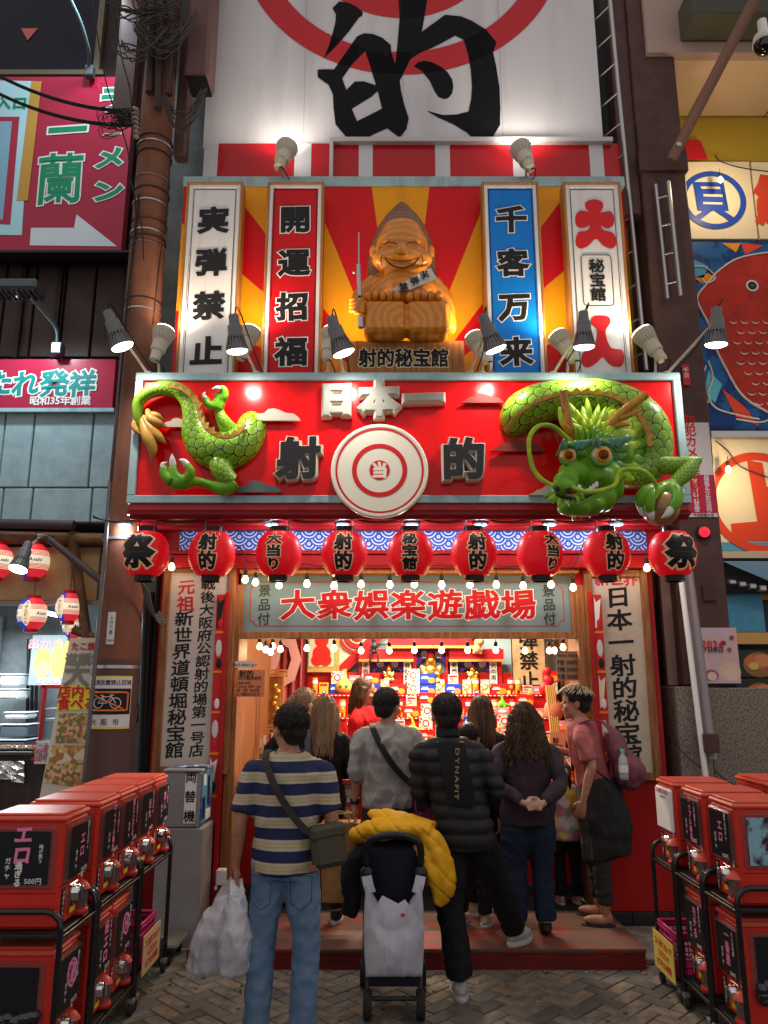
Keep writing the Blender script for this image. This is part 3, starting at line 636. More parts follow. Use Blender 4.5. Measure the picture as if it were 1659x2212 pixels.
# ================================================================= PALE BLUE SIGN
YG = 6.46
gx0, gx1, gz0, gz1 = X(527, 1305, YG), X(1232, 1305, YG), Z(1365, YG), Z(1243, YG)
t = thing('shop_sign', 'pale grey blue signboard with red 大衆娯楽遊戯場 lettering over the opening', 'sign', ((gx0+gx1)/2, YG, gz0))
m = MB(); m.box(gx0, gx1, YG, YG+.04, gz0, gz1); part('panel', m, mat('grey_blue_panel', (.15, .225, .24), .4), t)
for (a, b_, c, d) in ((gx0-.05, gx0, gz0-.055, gz1+.03), (gx1, gx1+.05, gz0-.055, gz1+.03), (gx0, gx1, gz0-.055, gz0), (gx0, gx1, gz1, gz1+.03)):
    m = MB(); m.box(a, b_, YG-.03, YG+.06, c, d, .004); part('frame', m, WOOD, t)
m = MB(); ix0, ix1, iz0, iz1 = X(541, 1305, YG), X(1217, 1305, YG), Z(1352, YG), Z(1257, YG); n_ = .05
pl = [(ix0+n_, iz1), (ix1-n_, iz1), (ix1-n_*.7, iz1-n_*.7), (ix1, iz1-n_), (ix1, iz0+n_), (ix1-n_*.7, iz0+n_*.7), (ix1-n_, iz0), (ix0+n_, iz0), (ix0+n_*.7, iz0+n_*.7), (ix0, iz0+n_), (ix0, iz1-n_), (ix0+n_*.7, iz1-n_*.7)]
for i in range(12): m.tube([(pl[i][0], YG-.001, pl[i][1]), (pl[(i+1) % 12][0], YG-.001, pl[(i+1) % 12][1])], .0038, 4)
part('border_line', m, REDL, t)
for i, ch in enumerate('大衆娯楽遊戯場'):
    c = P(643+i*79.5, 1306, YG)
    m = MB(); put(m, ch, FR(c.x, YG-.002, c.z), .30, .255, .055, br=1, zs=.01, slant=.07, wob=.012); part('lettering_outline', m, WHITE, t)
    m = MB(); put(m, ch, FR(c.x, YG-.004, c.z), .30, .255, .028, br=1, zs=.02, slant=.07, wob=.012); part('lettering', m, mat('deep_red_letter', (.42, .004, .010), .45), t)
for px in (571, 1186):
    c = P(px, 1306, YG); m = MB(); line(m, '景品付', FR(c.x, YG-.003, c.z), .108, .118, True, .016, slant=.05); part('small_lettering', m, mat('grey_letter', (.03, .03, .03), .5), t)
# ================================================================= WEATHERED BOARDS
OLD = mat('weathered_board', (.55, .50, .44), .7, col2=(.30, .22, .15), vs=2.2, vth=(.52, .82), bump=.2, bs=15, vd=9)
OLDY = mat('weathered_board_warm', (.56, .48, .36), .7, col2=(.30, .19, .11), vs=2.0, vth=(.5, .8), bump=.2, bs=15, vd=9)
def board(label, px0, px1, py0, py1, mt, Y=6.40):
    pm = (py0+py1)/2; x0, x1 = X(px0, pm, Y), X(px1, pm, Y); z0, z1 = Z(py1, Y), Z(py0, Y)
    t = thing('wooden_signboard', label, 'sign', ((x0+x1)/2, Y, z0))
    m = MB(); m.box(x0+.06, x1-.06, Y-.01, Y+.02, z0+.06, z1-.06); part('panel', m, mt, t)
    for (a, b_, c, d) in ((x0, x0+.06, z0, z1), (x1-.06, x1, z0, z1), (x0+.06, x1-.06, z0, z0+.06), (x0+.06, x1-.06, z1-.06, z1)):
        m = MB(); m.box(a, b_, Y-.035, Y+.02, c, d, .004); part('frame', m, WOOD, t)
    return t, (x0+x1)/2
t, cx = board('tall weathered white board with black columns 元祖新世界道頓堀秘宝館, left of the opening', 343, 503, 1222, 1672, OLD)
def col(t, s_, xs, ys, size, mt, bold=.02, Y=6.388, **k):
    n = len(s_); hh_ = abs(ys[1]-ys[0])/(n-1)/265*.97
    for i, ch in enumerate(s_):
        f = i/(n-1) if n > 1 else 0; px = xs[0]+(xs[1]-xs[0])*f; py = ys[0]+(ys[1]-ys[0])*f; c = P(px, py, Y)
        m = MB(); put(m, ch, FR(c.x, Y, c.z), size, hh_, bold, slant=.08, wob=.014, br=1, **k); part('lettering', m, mt, t)
col(t, '元祖', (403, 401), (1268, 1304), .15, REDL, .022); col(t, '新世界道頓堀秘宝館', (398, 377), (1336, 1620), .155, BLACK, .022)
col(t, '戰後大阪府公認射的場第一号店', (450, 424), (1262, 1621), .122, BLACK, .02)
t, cx = board('tall weathered cream board with black column 日本一射的の秘宝館, right of the opening', 1273, 1411, 1232, 1685, OLDY)
t['label'] = 'tall weathered cream board with black column 日本一射的秘宝館, right of the opening'
for ch, px in zip('新世界', (1300, 1331, 1362)):
    c = P(px, 1250, 6.388); m = MB(); put(m, ch, FR(c.x, 6.388, c.z), .125, .125, .026, br=1, slant=.08, wob=.014); part('lettering', m, REDL, t)
col(t, '日本一射的秘宝館', (1335, 1360), (1289, 1634), .215, BLACK, .024)
# poster strips beside the opening
def strip(x, lab, flip):
    z0, z1 = 1.15, 2.53; Y0 = 6.34; a, b_ = (x-.072, x)
    t = thing('poster_strip', lab, 'poster', (x, Y0, z0))
    m = MB(); m.box(a, b_, Y0, Y0+.02, .75 if not flip else 1.0, z1, .002); part('panel', m, mat('poster_red', (.48, .02, .02), .4), t)
    n = 5; h = (z1-.95)/n
    for k in range(n):
        zz = .95+k*h
        m = MB(); m.box(a, b_, Y0-.003, Y0, zz, zz+.018); part('divider', m, mat('poster_orange', (.75, .22, .02), .4), t)
        m = MB(); w = b_-a; cxx = (a+b_)/2; mt = [WHITE, BLACK, REDL, CREAM, BLACK][(k+flip) % 5]
        if k % 2: m.ell((cxx, Y0-.001, zz+h*.62), (w*.36, .003, h*.22), 16, 8); mt = mat('poster_pale', (.6, .57, .55), .5)
        else: m.add([(a+.008, Y0-.002, zz+.04), (cxx, Y0-.002, zz+.06), (b_-.006, Y0-.002, zz+h*.9), (cxx-.01, Y0-.002, zz+h*.8), (a+.01, Y0-.002, zz+h*.95)], [(0, 1, 2, 3, 4)])
        part('print', m, mt, t)
        m = MB(); m.ell((cxx+.005, Y0-.0015, zz+h*.24), (w*.3, .003, h*.13), 12, 6); part('print', m, [BLACK, REDL, WHITE][k % 3], t)
strip(OX0-.116, 'narrow strip of red and white posters left of the opening', 0); strip(OX1+.19, 'narrow strip of red and white posters right of the opening', 1)
# ================================================================= DRAGON
def scale_mat():
    mm = bpy.data.materials.new('dragon_scales'); mm.use_nodes = True; nt = mm.node_tree; b = nt.nodes['Principled BSDF']; b.inputs['Roughness'].default_value = .32; b.inputs['Coat Weight'].default_value = .08
    u, v = uvnx(nt, 9, 9/(2*pi)); d = fans(nt, u, v*1.0, .5)
    rim = d.gt(.87); inner = (d*3.4)-(d*3.4).fl(); arc = inner.lt(.14)
    g = mixcol(nt, d*.9, (.13, .34, .01), (.34, .56, .03))
    c = mixcol(nt, arc*.75, g, (.03, .08, .01)); c = mixcol(nt, rim, c, (.008, .02, .006)); nt.links.new(c, b.inputs['Base Color'])
    bp = nt.nodes.new('ShaderNodeBump'); bp.inputs['Strength'].default_value = .35; bp.inputs['Distance'].default_value = .006
    nt.links.new((d*-1.0).k, bp.inputs['Height']); nt.links.new(bp.outputs[0], b.inputs['Normal']); return mm
SC = scale_mat()
GRN = mat('dragon_green', (.15, .38, .015), .42, coat=.1, col2=(.07, .22, .012), vs=7, vth=(.35, .7), bump=.1, bs=40)
GRND = mat('dragon_deep_green', (.07, .22, .025), .38, coat=.2); LIME = mat('dragon_lime', (.42, .56, .02), .4, col2=(.2, .4, .02), vs=9); TEAL = mat('dragon_brow', (.08, .22, .14), .35)
GOLD = mat('dragon_gold', (.55, .30, .06), .4, col2=(.38, .19, .04), vs=8); HORN = mat('dragon_horn', (.62, .30, .03), .35, coat=.2, col2=(.30, .14, .04), vs=10, stretch=(1, 1, .3)); CLAW = mat('dragon_claw', (.62, .60, .56), .25)
dr = thing('dragon_figure', 'green sculpted dragon winding out of the red sign with its head over the right end', 'dragon', P(1270, 1000, 5.4))
def D3(pts): return [(*P(x, y, Y), r/285) for x, y, Y, r in pts]
def dtube(name, pts, m, n=18, sub=6, uv='r', lab=None, flat=1, tip=True):
    q = spline(D3(pts), sub); b = MB(); b.tube([p[:3] for p in q], [max(p[3], .0015) for p in q], n, uvs=uv, flat=flat, up=(0, -1, 0)); return part(name, b, m, dr, label=lab)
def ridge(name, pts, h, m, n=24, Yo=0):
    """serrated crest ribbon: pts = (x, y, Y) in photo space, spikes away from the second point list"""
    q = spline([(*P(x, y, Y), *P(x2, y2, Y)) for x, y, Y, x2, y2 in pts], n//len(pts)+3); b = MB(); vs = []; fs = []
    for i, r in enumerate(q):
        a = Vector(r[:3]); o = (Vector(r[3:])-a); k = (.25+.45*(1-abs((i % 4)/2-1))) if 1 else 1
        e = a+o*k
        for yy in (-.012, .012): vs += [(a.x, a.y+yy, a.z), (e.x, e.y+yy*.5-.01, e.z)]
    for i in range(len(q)-1):
        a = 4*i; c = a+4; fs += [(a, c, c+1, a+1), (a+2, a+3, c+3, c+2), (a+1, c+1, c+3, a+3), (a, a+2, c+2, c)]
    b.add(vs, fs); return part(name, b, m, dr)
YD = YS+.03
dtube('tail', [(322, 950, YD-.05, 3), (306, 925, YD-.06, 8), (298, 900, YD-.08, 11), (300, 868, YD-.1, 13), (322, 848, YD-.11, 15), (355, 839, YD-.11, 17), (388, 846, YD-.10, 18), (409, 868, YD-.09, 20), (418, 900, YD-.08, 24), (424, 935, YD-.06, 32), (446, 966, YD-.05, 40), (484, 976, YD-.05, 43), (520, 962, YD-.03, 40), (540, 935, YD+.0, 36), (548, 915, YD+.1, 34)], SC, 24, lab='curling scaly tail piece on the left')
ridge('crest', [(365, 838, YD-.19, 362, 822), (395, 846, YD-.2, 402, 826), (420, 872, YD-.2, 440, 860), (430, 905, YD-.2, 444, 890), (446, 932, YD-.22, 462, 912), (480, 948, YD-.22, 488, 928), (515, 940, YD-.2, 510, 918), (532, 918, YD-.16, 520, 902)], 1, GOLD, 40)
for pts in ([(318, 885, 0, 4), (326, 905, -.03, 9), (345, 915, -.04, 7), (356, 922, -.03, 1)], [(310, 900, 0, 5), (325, 925, -.02, 10), (345, 945, -.03, 8), (358, 958, -.02, 1)], [(306, 905, 0, 5), (318, 940, -.03, 12), (330, 970, -.03, 9), (326, 993, -.02, 1)], [(300, 905, 0, 4), (290, 918, 0, 6), (296, 932, 0, 5), (303, 938, 0, 1)], [(320, 895, 0, 5), (338, 898, -.03, 7), (352, 905, -.03, 1)]):
    dtube('tail_fin', [(x, y, YD-.08+dy, r*1.15) for x, y, dy, r in pts], GOLD, 12, 5, None, flat=1)
dtube('leg', [(498, 935, YD-.02, 22), (484, 912, YD-.08, 16), (474, 890, YD-.1, 11), (476, 868, YD-.12, 11), (472, 850, YD-.13, 12)], SC, 16, lab='raised leg of the tail piece')
b = MB()
for pts in ([(474, 866, -.13, 12), (462, 876, -.14, 10), (448, 872, -.15, 9), (444, 858, -.16, 7)], [(474, 866, -.13, 12), (484, 856, -.15, 10), (484, 842, -.17, 8), (476, 836, -.18, 6)], [(476, 870, -.13, 12), (470, 884, -.13, 10)]):
    q = spline(D3([(x, y, YD+a, r) for x, y, a, r in pts]), 5); b.tube([p[:3] for p in q], [p[3] for p in q], 12)
organic('paw', b, .008, GRN, dr, 3)
for pts in ([(445, 862, -.16, 6), (440, 853, -.17, 4), (444, 846, -.17, .5)], [(477, 839, -.18, 6), (466, 838, -.19, 4.5), (457, 841, -.2, .5)]): dtube('claw', [(x, y, YD+a, r) for x, y, a, r in pts], CLAW, 8, 4, None)
dtube('leg', [(470, 985, YD-.05, 26), (478, 1010, YD-.12, 24), (490, 1030, YD-.13, 20), (505, 1040, YD-.12, 16)], SC, 16, lab='thigh of the tail piece')
b = MB()
for pts in ([(508, 1042, -.12, 16), (485, 1056, -.13, 16), (455, 1048, -.14, 11), (425, 1040, -.15, 10), (395, 1044, -.17, 15), (372, 1040, -.2, 16)], [(395, 1042, -.18, 14), (378, 1028, -.2, 12), (374, 1008, -.2, 9)], [(372, 1040, -.2, 14), (358, 1028, -.2, 11), (354, 1014, -.2, 9), (360, 1004, -.2, 6)], [(400, 1040, -.18, 12), (412, 1020, -.2, 10), (404, 1004, -.2, 8)]):
    q = spline(D3([(x, y, YD+a, r) for x, y, a, r in pts]), 5); b.tube([p[:3] for p in q], [p[3] for p in q], 12)
organic('paw', b, .009, GRN, dr, 3)
for pts in ([(356, 1014, -.2, 8), (352, 1004, -.21, 6), (362, 998, -.22, .6)], [(374, 1006, -.2, 8), (372, 992, -.21, 6), (372, 980, -.22, .6)], [(404, 1004, -.2, 8), (396, 996, -.21, 6), (386, 993, -.22, .6)]): dtube('claw', [(x, y, YD+a, r) for x, y, a, r in pts], CLAW, 8, 4, None)
# front half
dtube('body', [(1118, 925, YD+.10, 34), (1116, 905, YD-.04, 38), (1135, 885, YD-.10, 44), (1180, 868, YD-.14, 44), (1235, 862, YD-.16, 42), (1290, 862, YD-.17, 44), (1345, 878, YD-.18, 46), (1388, 912, YD-.18, 48), (1408, 955, YD-.18, 44), (1402, 1000, YD-.17, 40), (1365, 1020, YD-.20, 36), (1320, 1010, YD-.28, 40)], SC, 28, lab='thick scaly body arching over the right end of the sign')
ridge('crest', [(1092, 935, YD-.2, 1084, 925), (1120, 900, YD-.27, 1112, 886), (1160, 872, YD-.3, 1156, 856), (1205, 858, YD-.32, 1204, 840), (1255, 852, YD-.33, 1258, 834), (1305, 856, YD-.34, 1312, 838), (1345, 872, YD-.35, 1358, 856), (1375, 898, YD-.37, 1392, 886), (1395, 935, YD-.38, 1416, 928), (1398, 965, YD-.38, 1420, 968)], 1, GOLD, 60)
dtube('arm', [(1398, 990, YD-.2, 30), (1425, 1003, YD-.24, 22), (1460, 1006, YD-.28, 19), (1490, 1002, YD-.32, 17), (1508, 995, YD-.34, 10), (1519, 989, YD-.35, 1)], SC, 18, lab='foreleg reaching right')
dtube('arm', [(1500, 998, YD-.34, 14), (1486, 1018, YD-.35, 17), (1466, 1036, YD-.36, 15), (1450, 1050, YD-.37, 12)], SC, 16)
BALL = P(1427, 1097, 5.28); br_ = .128
b = MB()
for pts in ([(1452, 1046, -.37, 13), (1440, 1056, -.44, 18), (1425, 1062, -.48, 18)], [(1425, 1060, -.46, 13), (1400, 1058, -.52, 12), (1385, 1075, -.55, 12), (1384, 1096, -.54, 9)], [(1428, 1060, -.48, 13), (1408, 1070, -.58, 12), (1402, 1090, -.60, 11), (1405, 1105, -.58, 8)], [(1445, 1052, -.42, 14), (1462, 1062, -.50, 13), (1460, 1085, -.56, 12), (1448, 1102, -.58, 9)]):
    q = spline(D3([(x, y, YD+a, r) for x, y, a, r in pts]), 5); b.tube([p[:3] for p in q], [p[3] for p in q], 14)
organic('paw', b, .009, GRN, dr, 3)
for pts in ([(1384, 1094, -.54, 8.5), (1388, 1108, -.54, 6), (1396, 1118, -.53, .6)], [(1405, 1103, -.58, 8), (1408, 1116, -.58, 6), (1412, 1124, -.57, .6)], [(1449, 1100, -.58, 8.5), (1440, 1112, -.6, 6.5), (1428, 1119, -.6, .6)]): dtube('claw', [(x, y, YD+a, r) for x, y, a, r in pts], CLAW, 8, 4, None)
b = MB(); b.ell(BALL, br_, 28, 18); o = part('golden_ball', b, mat('ball_gold', (.42, .24, .09), .3, metal=.2, coat=.5, col2=(.3, .15, .05), vs=5), label='golden ball gripped in the claw of the green dragon', cat='ball')
# head: fused skull, snout and jaws
def HP(px, py, dy): return P(px, py, YD+dy)
b = MB(); R_ = lambda r: r/285
for px, py, dy, r in ((1300, 965, -.30, (48, 48, 44)), (1272, 975, -.42, (48, 40, 40)), (1330, 985, -.33, (38, 40, 36)), (1262, 1008, -.50, (38, 34, 26)), (1240, 1022, -.60, (32, 30, 24)), (1222, 1040, -.70, (26, 22, 22)), (1215, 1052, -.75, (22, 16, 17)), (1285, 1035, -.52, (40, 36, 28)), (1310, 1030, -.46, (34, 34, 34)),
                  (1262, 1092, -.52, (42, 36, 22)), (1240, 1098, -.60, (34, 26, 17)), (1295, 1075, -.46, (34, 36, 30)), (1320, 1050, -.42, (26, 30, 36)),
                  (1200, 1050, -.76, (9, 9, 9)), (1234, 1053, -.78, (11, 10, 10)), (1252, 978, -.62, (14, 12, 12))):
    b.ell(HP(px, py, dy), tuple(q/285 for q in r), 18, 12)
mouth = HP(1258, 1074, -.66)
def headfn(p, n):
    q = noise.noise(p*9)*.006; d = (p-HP(1262, 1005, -.62)); w = sin(d.z*95+d.x*30)*.004*max(0, 1-d.length/.14)      # snout wrinkles
    return p+n*(q+w)
organic('head', b, .011, GRN, dr, 9, headfn)
def htube(name, pts, m, n=10, flat=1, lab=None, sub=5):
    q = spline([(*HP(x, y, dy), r/285) for x, y, dy, r in pts], sub); b = MB(); b.tube([p[:3] for p in q], [max(p[3], .0012) for p in q], n, flat=flat); return part(name, b, m, dr, label=lab)
htube('mouth_line', [(1200, 1068, -.82, 3), (1225, 1075, -.84, 4), (1250, 1078, -.80, 5), (1275, 1066, -.74, 5), (1296, 1048, -.68, 3)], mat('mouth_dark', (.01, .02, .008), .4), 8)
for i in range(7):
    x = 1250+i*6.5; y = 1076-i*5; htube('tooth', [(x, y-4, -.79+i*.016, 3.4), (x-1, y+6, -.80+i*.016, 3.6), (x-1, y+13, -.8+i*.016, 1)], CLAW, 7, sub=2)
for x, y, dy, s_ in ((1204, 1056, -.835, 5), (1229, 1060, -.855, 6)): b = MB(); b.ell(HP(x, y, dy), (s_/285, .012, s_*1.15/285), 12, 8); part('nostril', b, mat('mouth_dark', (.01, .02, .008), .4), dr)
for x, y, dy, r in ((1226, 985, -.63, 16.5), (1299, 984, -.63, 20)):
    c = HP(x, y, dy); b = MB(); b.ell(c, r/285, 20, 14); e = part('eye', b, mat('eye_white', (.78, .74, .60), .2, coat=.3), dr)
    tcam = (Vector((c.x-.25, -1.5, 2.2))-c).normalized(); M = Matrix.Translation(c) @ rot_to(tcam)
    for rr, zz, mt, nm in ((.74, .70, mat('eye_amber', (.80, .30, .01), .3), 'iris'), (.48, .90, mat('eye_black', (.004, .004, .004), .25), 'pupil')):
        b = MB(); R0 = r/285; b.lathe([(R0*sin(acs)*1.02, -R0*cos(acs)*1.02) for acs in [math.asin(rr)*(1-k/5) for k in range(6)]], 22, M); part(nm, b, mt, e)
    hb = [(x-r*1.5, y+4, dy-.03, 3), (x-r*.7, y-r*1.0, dy-.065, 7), (x+r*.4, y-r*1.25, dy-.07, 9), (x+r*1.4, y-r*.6, dy-.02, 6), (x+r*1.7, y+2, dy+.03, 2)]
    htube('eyelid', [(a, b_-4, c+.02, e*.62) for a, b_, c, e in hb], GRND, 10, .7); htube('eyelid', [(x-r*1.1, y+4, dy-.03, 3), (x-r*.3, y+r*1.0, dy-.05, 4), (x+r*.8, y+r*.9, dy-.03, 4), (x+r*1.3, y+2, dy, 2)], GRND, 8, .7)
    for k in range(5): a = x-r*.9+k*r*.62; htube('brow_spike', [(a, y-r*1.0, dy-.03, 7), (a+4+k*3.5, y-r*1.5-k, dy-.03, 7), (a+10+k*8, y-r*1.75-k*1.5, dy+.0, .6)], TEAL, 8, .6, sub=4)
    htube('brow_tuft', [(x-4, y-r*1.0, dy-.07, 7), (x-9, y-r*1.7, dy-.07, 7), (x-8, y-r*2.3, dy-.05, 1)], TEAL, 8, .6)
# horns with branches
for pts in ([(1237, 955, -.45, 10), (1228, 915, -.5, 9), (1222, 880, -.52, 8.5), (1216, 846, -.52, 8)], [(1230, 935, -.5, 7), (1221, 920, -.53, 6), (1216, 906, -.54, 1.5)], [(1226, 898, -.51, 6), (1217, 884, -.53, 5), (1213, 876, -.53, 1.5)],
            [(1300, 945, -.42, 11), (1325, 912, -.48, 10), (1355, 882, -.53, 9.5), (1396, 852, -.56, 8.5)], [(1335, 905, -.5, 7), (1356, 899, -.53, 6), (1385, 884, -.54, 3)], [(1315, 925, -.46, 7), (1340, 918, -.5, 6), (1362, 918, -.52, 1.5)]): htube('horn', pts, HORN, 12)
# mane, cheek frills, moustache, beard
def leaf(name, x, y, dy, ang, L, w, m, lean=-.05):
    a = radians(ang); e = (x+cos(a)*L, y-sin(a)*L); mid = (x+cos(a)*L*.45, y-sin(a)*L*.45)
    htube(name, [(x, y, dy, w*.5), (mid[0], mid[1], dy+lean*.5, w), (x+cos(a)*L*.8, y-sin(a)*L*.8, dy+lean, w*.6), (e[0], e[1], dy+lean*1.3, .5)], m, 8, .45, sub=3)
rnd = random.Random(3)
for row, (n, r0, L, w, dy, m) in enumerate(((10, 22, 78, 14, -.36, LIME), (9, 16, 64, 13, -.43, LIME), (7, 8, 48, 11, -.50, LIME), (6, 0, 30, 9, -.57, GRN))):
    for k in range(n):
        f = k/(n-1); a = 122-f*96-rnd.uniform(-5, 5); leaf('mane_tuft', 1262+f*40+cos(radians(a))*r0, 952-sin(radians(a))*r0*.6, dy, a, L*rnd.uniform(.8, 1.12), w*1.35, m, .03)
for row, (n, x0, L, w, dy, m) in enumerate(((7, 1348, 56, 16, -.34, GRN), (6, 1334, 50, 15, -.42, LIME), (6, 1320, 42, 13, -.50, GRND))):
    for k in range(n): f = k/(n-1); leaf('cheek_frill', x0-f*8, 945+f*72, dy, 42-f*62+rnd.uniform(-6, 6), L*rnd.uniform(.85, 1.15), w, m, .04)
for k in range(9): f = k/8; a = 200+f*125; leaf('moustache_tuft', 1196+f*48, 1066+sin(f*pi)*5, -.82, a, 24, 5.5, LIME if k % 2 else GRN, -.01)
for k in range(5): leaf('beard_tuft', 1240+k*14, 1106-k*3, -.5+k*.02, 262+k*12, 20, 7, GRND, .04)
htube('whisker', [(1240, 962, -.55, 4), (1222, 944, -.62, 4.5), (1195, 922, -.68, 4.8), (1165, 920, -.72, 4.8), (1145, 942, -.74, 4.6), (1143, 975, -.74, 4.4), (1152, 1012, -.74, 4.2), (1170, 1035, -.75, 4), (1196, 1050, -.78, 4)], LIME, 10, lab='left whisker in a wide loop')
htube('whisker', [(1236, 1052, -.84, 4), (1262, 1062, -.86, 4.4), (1295, 1060, -.82, 4.6), (1328, 1048, -.78, 4.6), (1336, 1024, -.76, 4.6), (1350, 1014, -.76, 4.6), (1385, 1016, -.76, 4.4), (1408, 1032, -.76, 4), (1418, 1052, -.74, 3.4), (1418, 1076, -.72, 2)], LIME, 10, lab='right whisker curling over the claw')
b = MB()
for k in range(6): b.ell(HP(1352+k*3, 1022+k*3, -.22-k*.0), (14/285, .03, 5/285), 12, 6)
organic('belly_plate', b, .008, GOLD, dr, 2)
# ================================================================= CARVED WOODEN FIGURE
def carve_mat(name, c1, c2, sc=26, dist=5):
    mm = bpy.data.materials.new(name); mm.use_nodes = True; nt = mm.node_tree; b = nt.nodes['Principled BSDF']; b.inputs['Roughness'].default_value = .38; b.inputs['Coat Weight'].default_value = .25
    tc = nt.nodes.new('ShaderNodeTexCoord'); w = nt.nodes.new('ShaderNodeTexWave'); w.wave_type = 'RINGS'; w.rings_direction = 'Y'; w.inputs['Scale'].default_value = sc; w.inputs['Distortion'].default_value = dist; w.inputs['Detail'].default_value = 2; w.inputs['Detail Scale'].default_value = 1.2
    nt.links.new(tc.outputs['Object'], w.inputs[0]); nt.links.new(mixcol(nt, NX(nt, w.outputs['Fac']), c1, c2), b.inputs['Base Color'])
    bp = nt.nodes.new('ShaderNodeBump'); bp.inputs['Strength'].default_value = .25; bp.inputs['Distance'].default_value = .004; nt.links.new(w.outputs['Fac'], bp.inputs['Height']); nt.links.new(bp.outputs[0], b.inputs['Normal']); return mm
CARVE = carve_mat('carved_wood', (.56, .17, .008), (.72, .26, .014), 5, 5); CARVD = carve_mat('carved_hair', (.11, .035, .010), (.24, .09, .02), 9, 3); LINE = mat('carved_line', (.06, .02, .008), .5)
YT = 5.99
st = thing('wooden_statue', 'carved laughing wooden figure with huge foot soles, holding a toy rifle, on a wooden block', 'statue', P(872, 733, YT))
px0, px1 = X(750, 770, YT-.12), X(1003, 770, YT-.12); pz1 = Z(736, YT-.12)
b = MB(); b.box(px0, px1, YT-.12, YT+.25, SZ1-.02, pz1, .004); pd = part('plinth', b, mat('plinth_wood', (.40, .17, .045), .45, col2=(.17, .06, .02), vs=9, vth=(.35, .7), stretch=(5, 1, .35), bump=.1, bs=20, vd=6), st)
for i, ch in enumerate('射的秘宝館'):
    c = P(794+i*39, 773, YT-.12)
    for bold, mt, off, nm in ((.075, CREAM, .002, 'lettering_outline'), (.035, BLACK, .004, 'lettering')):
        b = MB(); put(b, ch, FR(c.x, YT-.12-off, c.z), .15, .17, bold, br=1, wob=.01); part(nm, b, mt, pd)
def SP(px, py, dy=0): return P(px, py, YT+dy)
s_ = 1/262
def sblob(b, lst):
    for px, py, dy, rx, ry, rz in lst: b.ell(SP(px, py, dy), (rx*s_, ry*s_, rz*s_), 20, 14)
b = MB(); sblob(b, [(868, 532, -.10, 58, 46, 52), (868, 565, -.12, 62, 44, 38), (826, 560, -.16, 24, 22, 20), (911, 560, -.16, 24, 22, 20), (868, 590, -.12, 42, 34, 14), (868, 505, -.13, 46, 34, 34), (868, 538, -.285, 10, 12, 14), (868, 545, -.29, 16, 10, 8), (846, 522, -.24, 20, 10, 6), (891, 522, -.24, 20, 10, 6), (806, 545, -.04, 9, 8, 20), (931, 545, -.04, 9, 8, 20)])
sblob(b, [(868, 640, -.04, 78, 56, 52), (815, 635, -.02, 30, 34, 44), (925, 635, -.02, 30, 34, 44), (868, 610, -.06, 52, 40, 24)])
q = spline([(*SP(812, 615, -.05), 26*s_), (*SP(785, 635, -.08), 20*s_), (*SP(772, 652, -.14), 16*s_), (*SP(778, 668, -.2), 17*s_)], 5); b.tube([p[:3] for p in q], [p[3] for p in q], 14)
q = spline([(*SP(930, 615, -.05), 26*s_), (*SP(958, 650, -.06), 22*s_), (*SP(968, 690, -.1), 17*s_), (*SP(968, 715, -.12), 18*s_)], 5); b.tube([p[:3] for p in q], [p[3] for p in q], 14)
organic('carved_body', b, .012, CARVE, st, 4)
b = MB(); rings = []
for py, hw, dy in ((430, 1, .10), (440, 14, .06), (462, 36, .0), (490, 56, -.02), (520, 70, -.02), (560, 78, -.02), (600, 80, .0), (640, 74, .03)):
    c = SP(868, py, dy); n = 20; rings.append([(c.x+hw*s_*cos(2*pi*k/n), c.y+.02+hw*s_*.42*sin(2*pi*k/n), c.z) for k in range(n)])
b.loft(rings); organic('carved_hood', b, .012, CARVD, st, 2)
b = MB(); 
for x in (831, 920):
    b.ell(SP(x, 690, -.23), (46*s_, 26*s_, 47*s_), 24, 16); b.box(SP(x-43, 660, 0).x, SP(x+43, 660, 0).x, YT-.33, YT-.1, SP(x, 730, -.2).z, SP(x, 662, -.2).z, .03)
organic('carved_feet', b, .010, CARVE, st, 5)
for x0, sg in ((800, 1), (942, -1)):
    for k in range(5):
        b = MB(); rr = 9.5-(.9*k if sg < 0 else .9*(4-k))*.6+1; b.ell(SP(x0-5+sg*k*15.5 if sg > 0 else x0+5-k*15.5, 640+abs(k-4 if sg < 0 else k-0)*.0+(3 if k == (4 if sg < 0 else 0) else 0), -.30), (8.6*s_, 13*s_, 12*s_), 12, 10); part('toe', b, CARVE, st)
def sline(pts, r=1.2, nm='carved_line'):
    q = spline([(*SP(x, y, dy),) for x, y, dy in pts], 5); b = MB(); b.tube(q, r*s_, 6); part(nm, b, LINE, st)
sline([(832, 558, -.275), (845, 572, -.292), (868, 579, -.298), (891, 572, -.292), (904, 558, -.275)], 1.6); sline([(832, 556, -.275), (850, 562, -.3), (868, 564, -.305), (886, 562, -.3), (904, 556, -.275)], 1.0)
for sx in (-1, 1): sline([(868+sx*10, 528, -.285), (868+sx*22, 523, -.29), (868+sx*36, 527, -.25)], 1.3); sline([(868+sx*8, 512, -.265), (868+sx*5, 500, -.262)], .8); sline([(868+sx*42, 550, -.25), (868+sx*46, 562, -.245), (868+sx*42, 574, -.235)], .9)
b = MB(); b.add([SP(840, 628, -.275), SP(884, 626, -.3), SP(944, 602, -.2), SP(930, 578, -.17), SP(905, 590, -.255), SP(868, 612, -.30)], [(0, 1, 2, 3, 4, 5)]); b.add([p+Vector((0, .012, 0)) for p in [SP(840, 628, -.275), SP(884, 626, -.3), SP(944, 602, -.2), SP(930, 578, -.17), SP(905, 590, -.255), SP(868, 612, -.30)]], [(0, 1, 2, 3, 4, 5)])
sash = part('sash', b, mat('sash_white', (.62, .58, .52), .6), st)
b = MB()
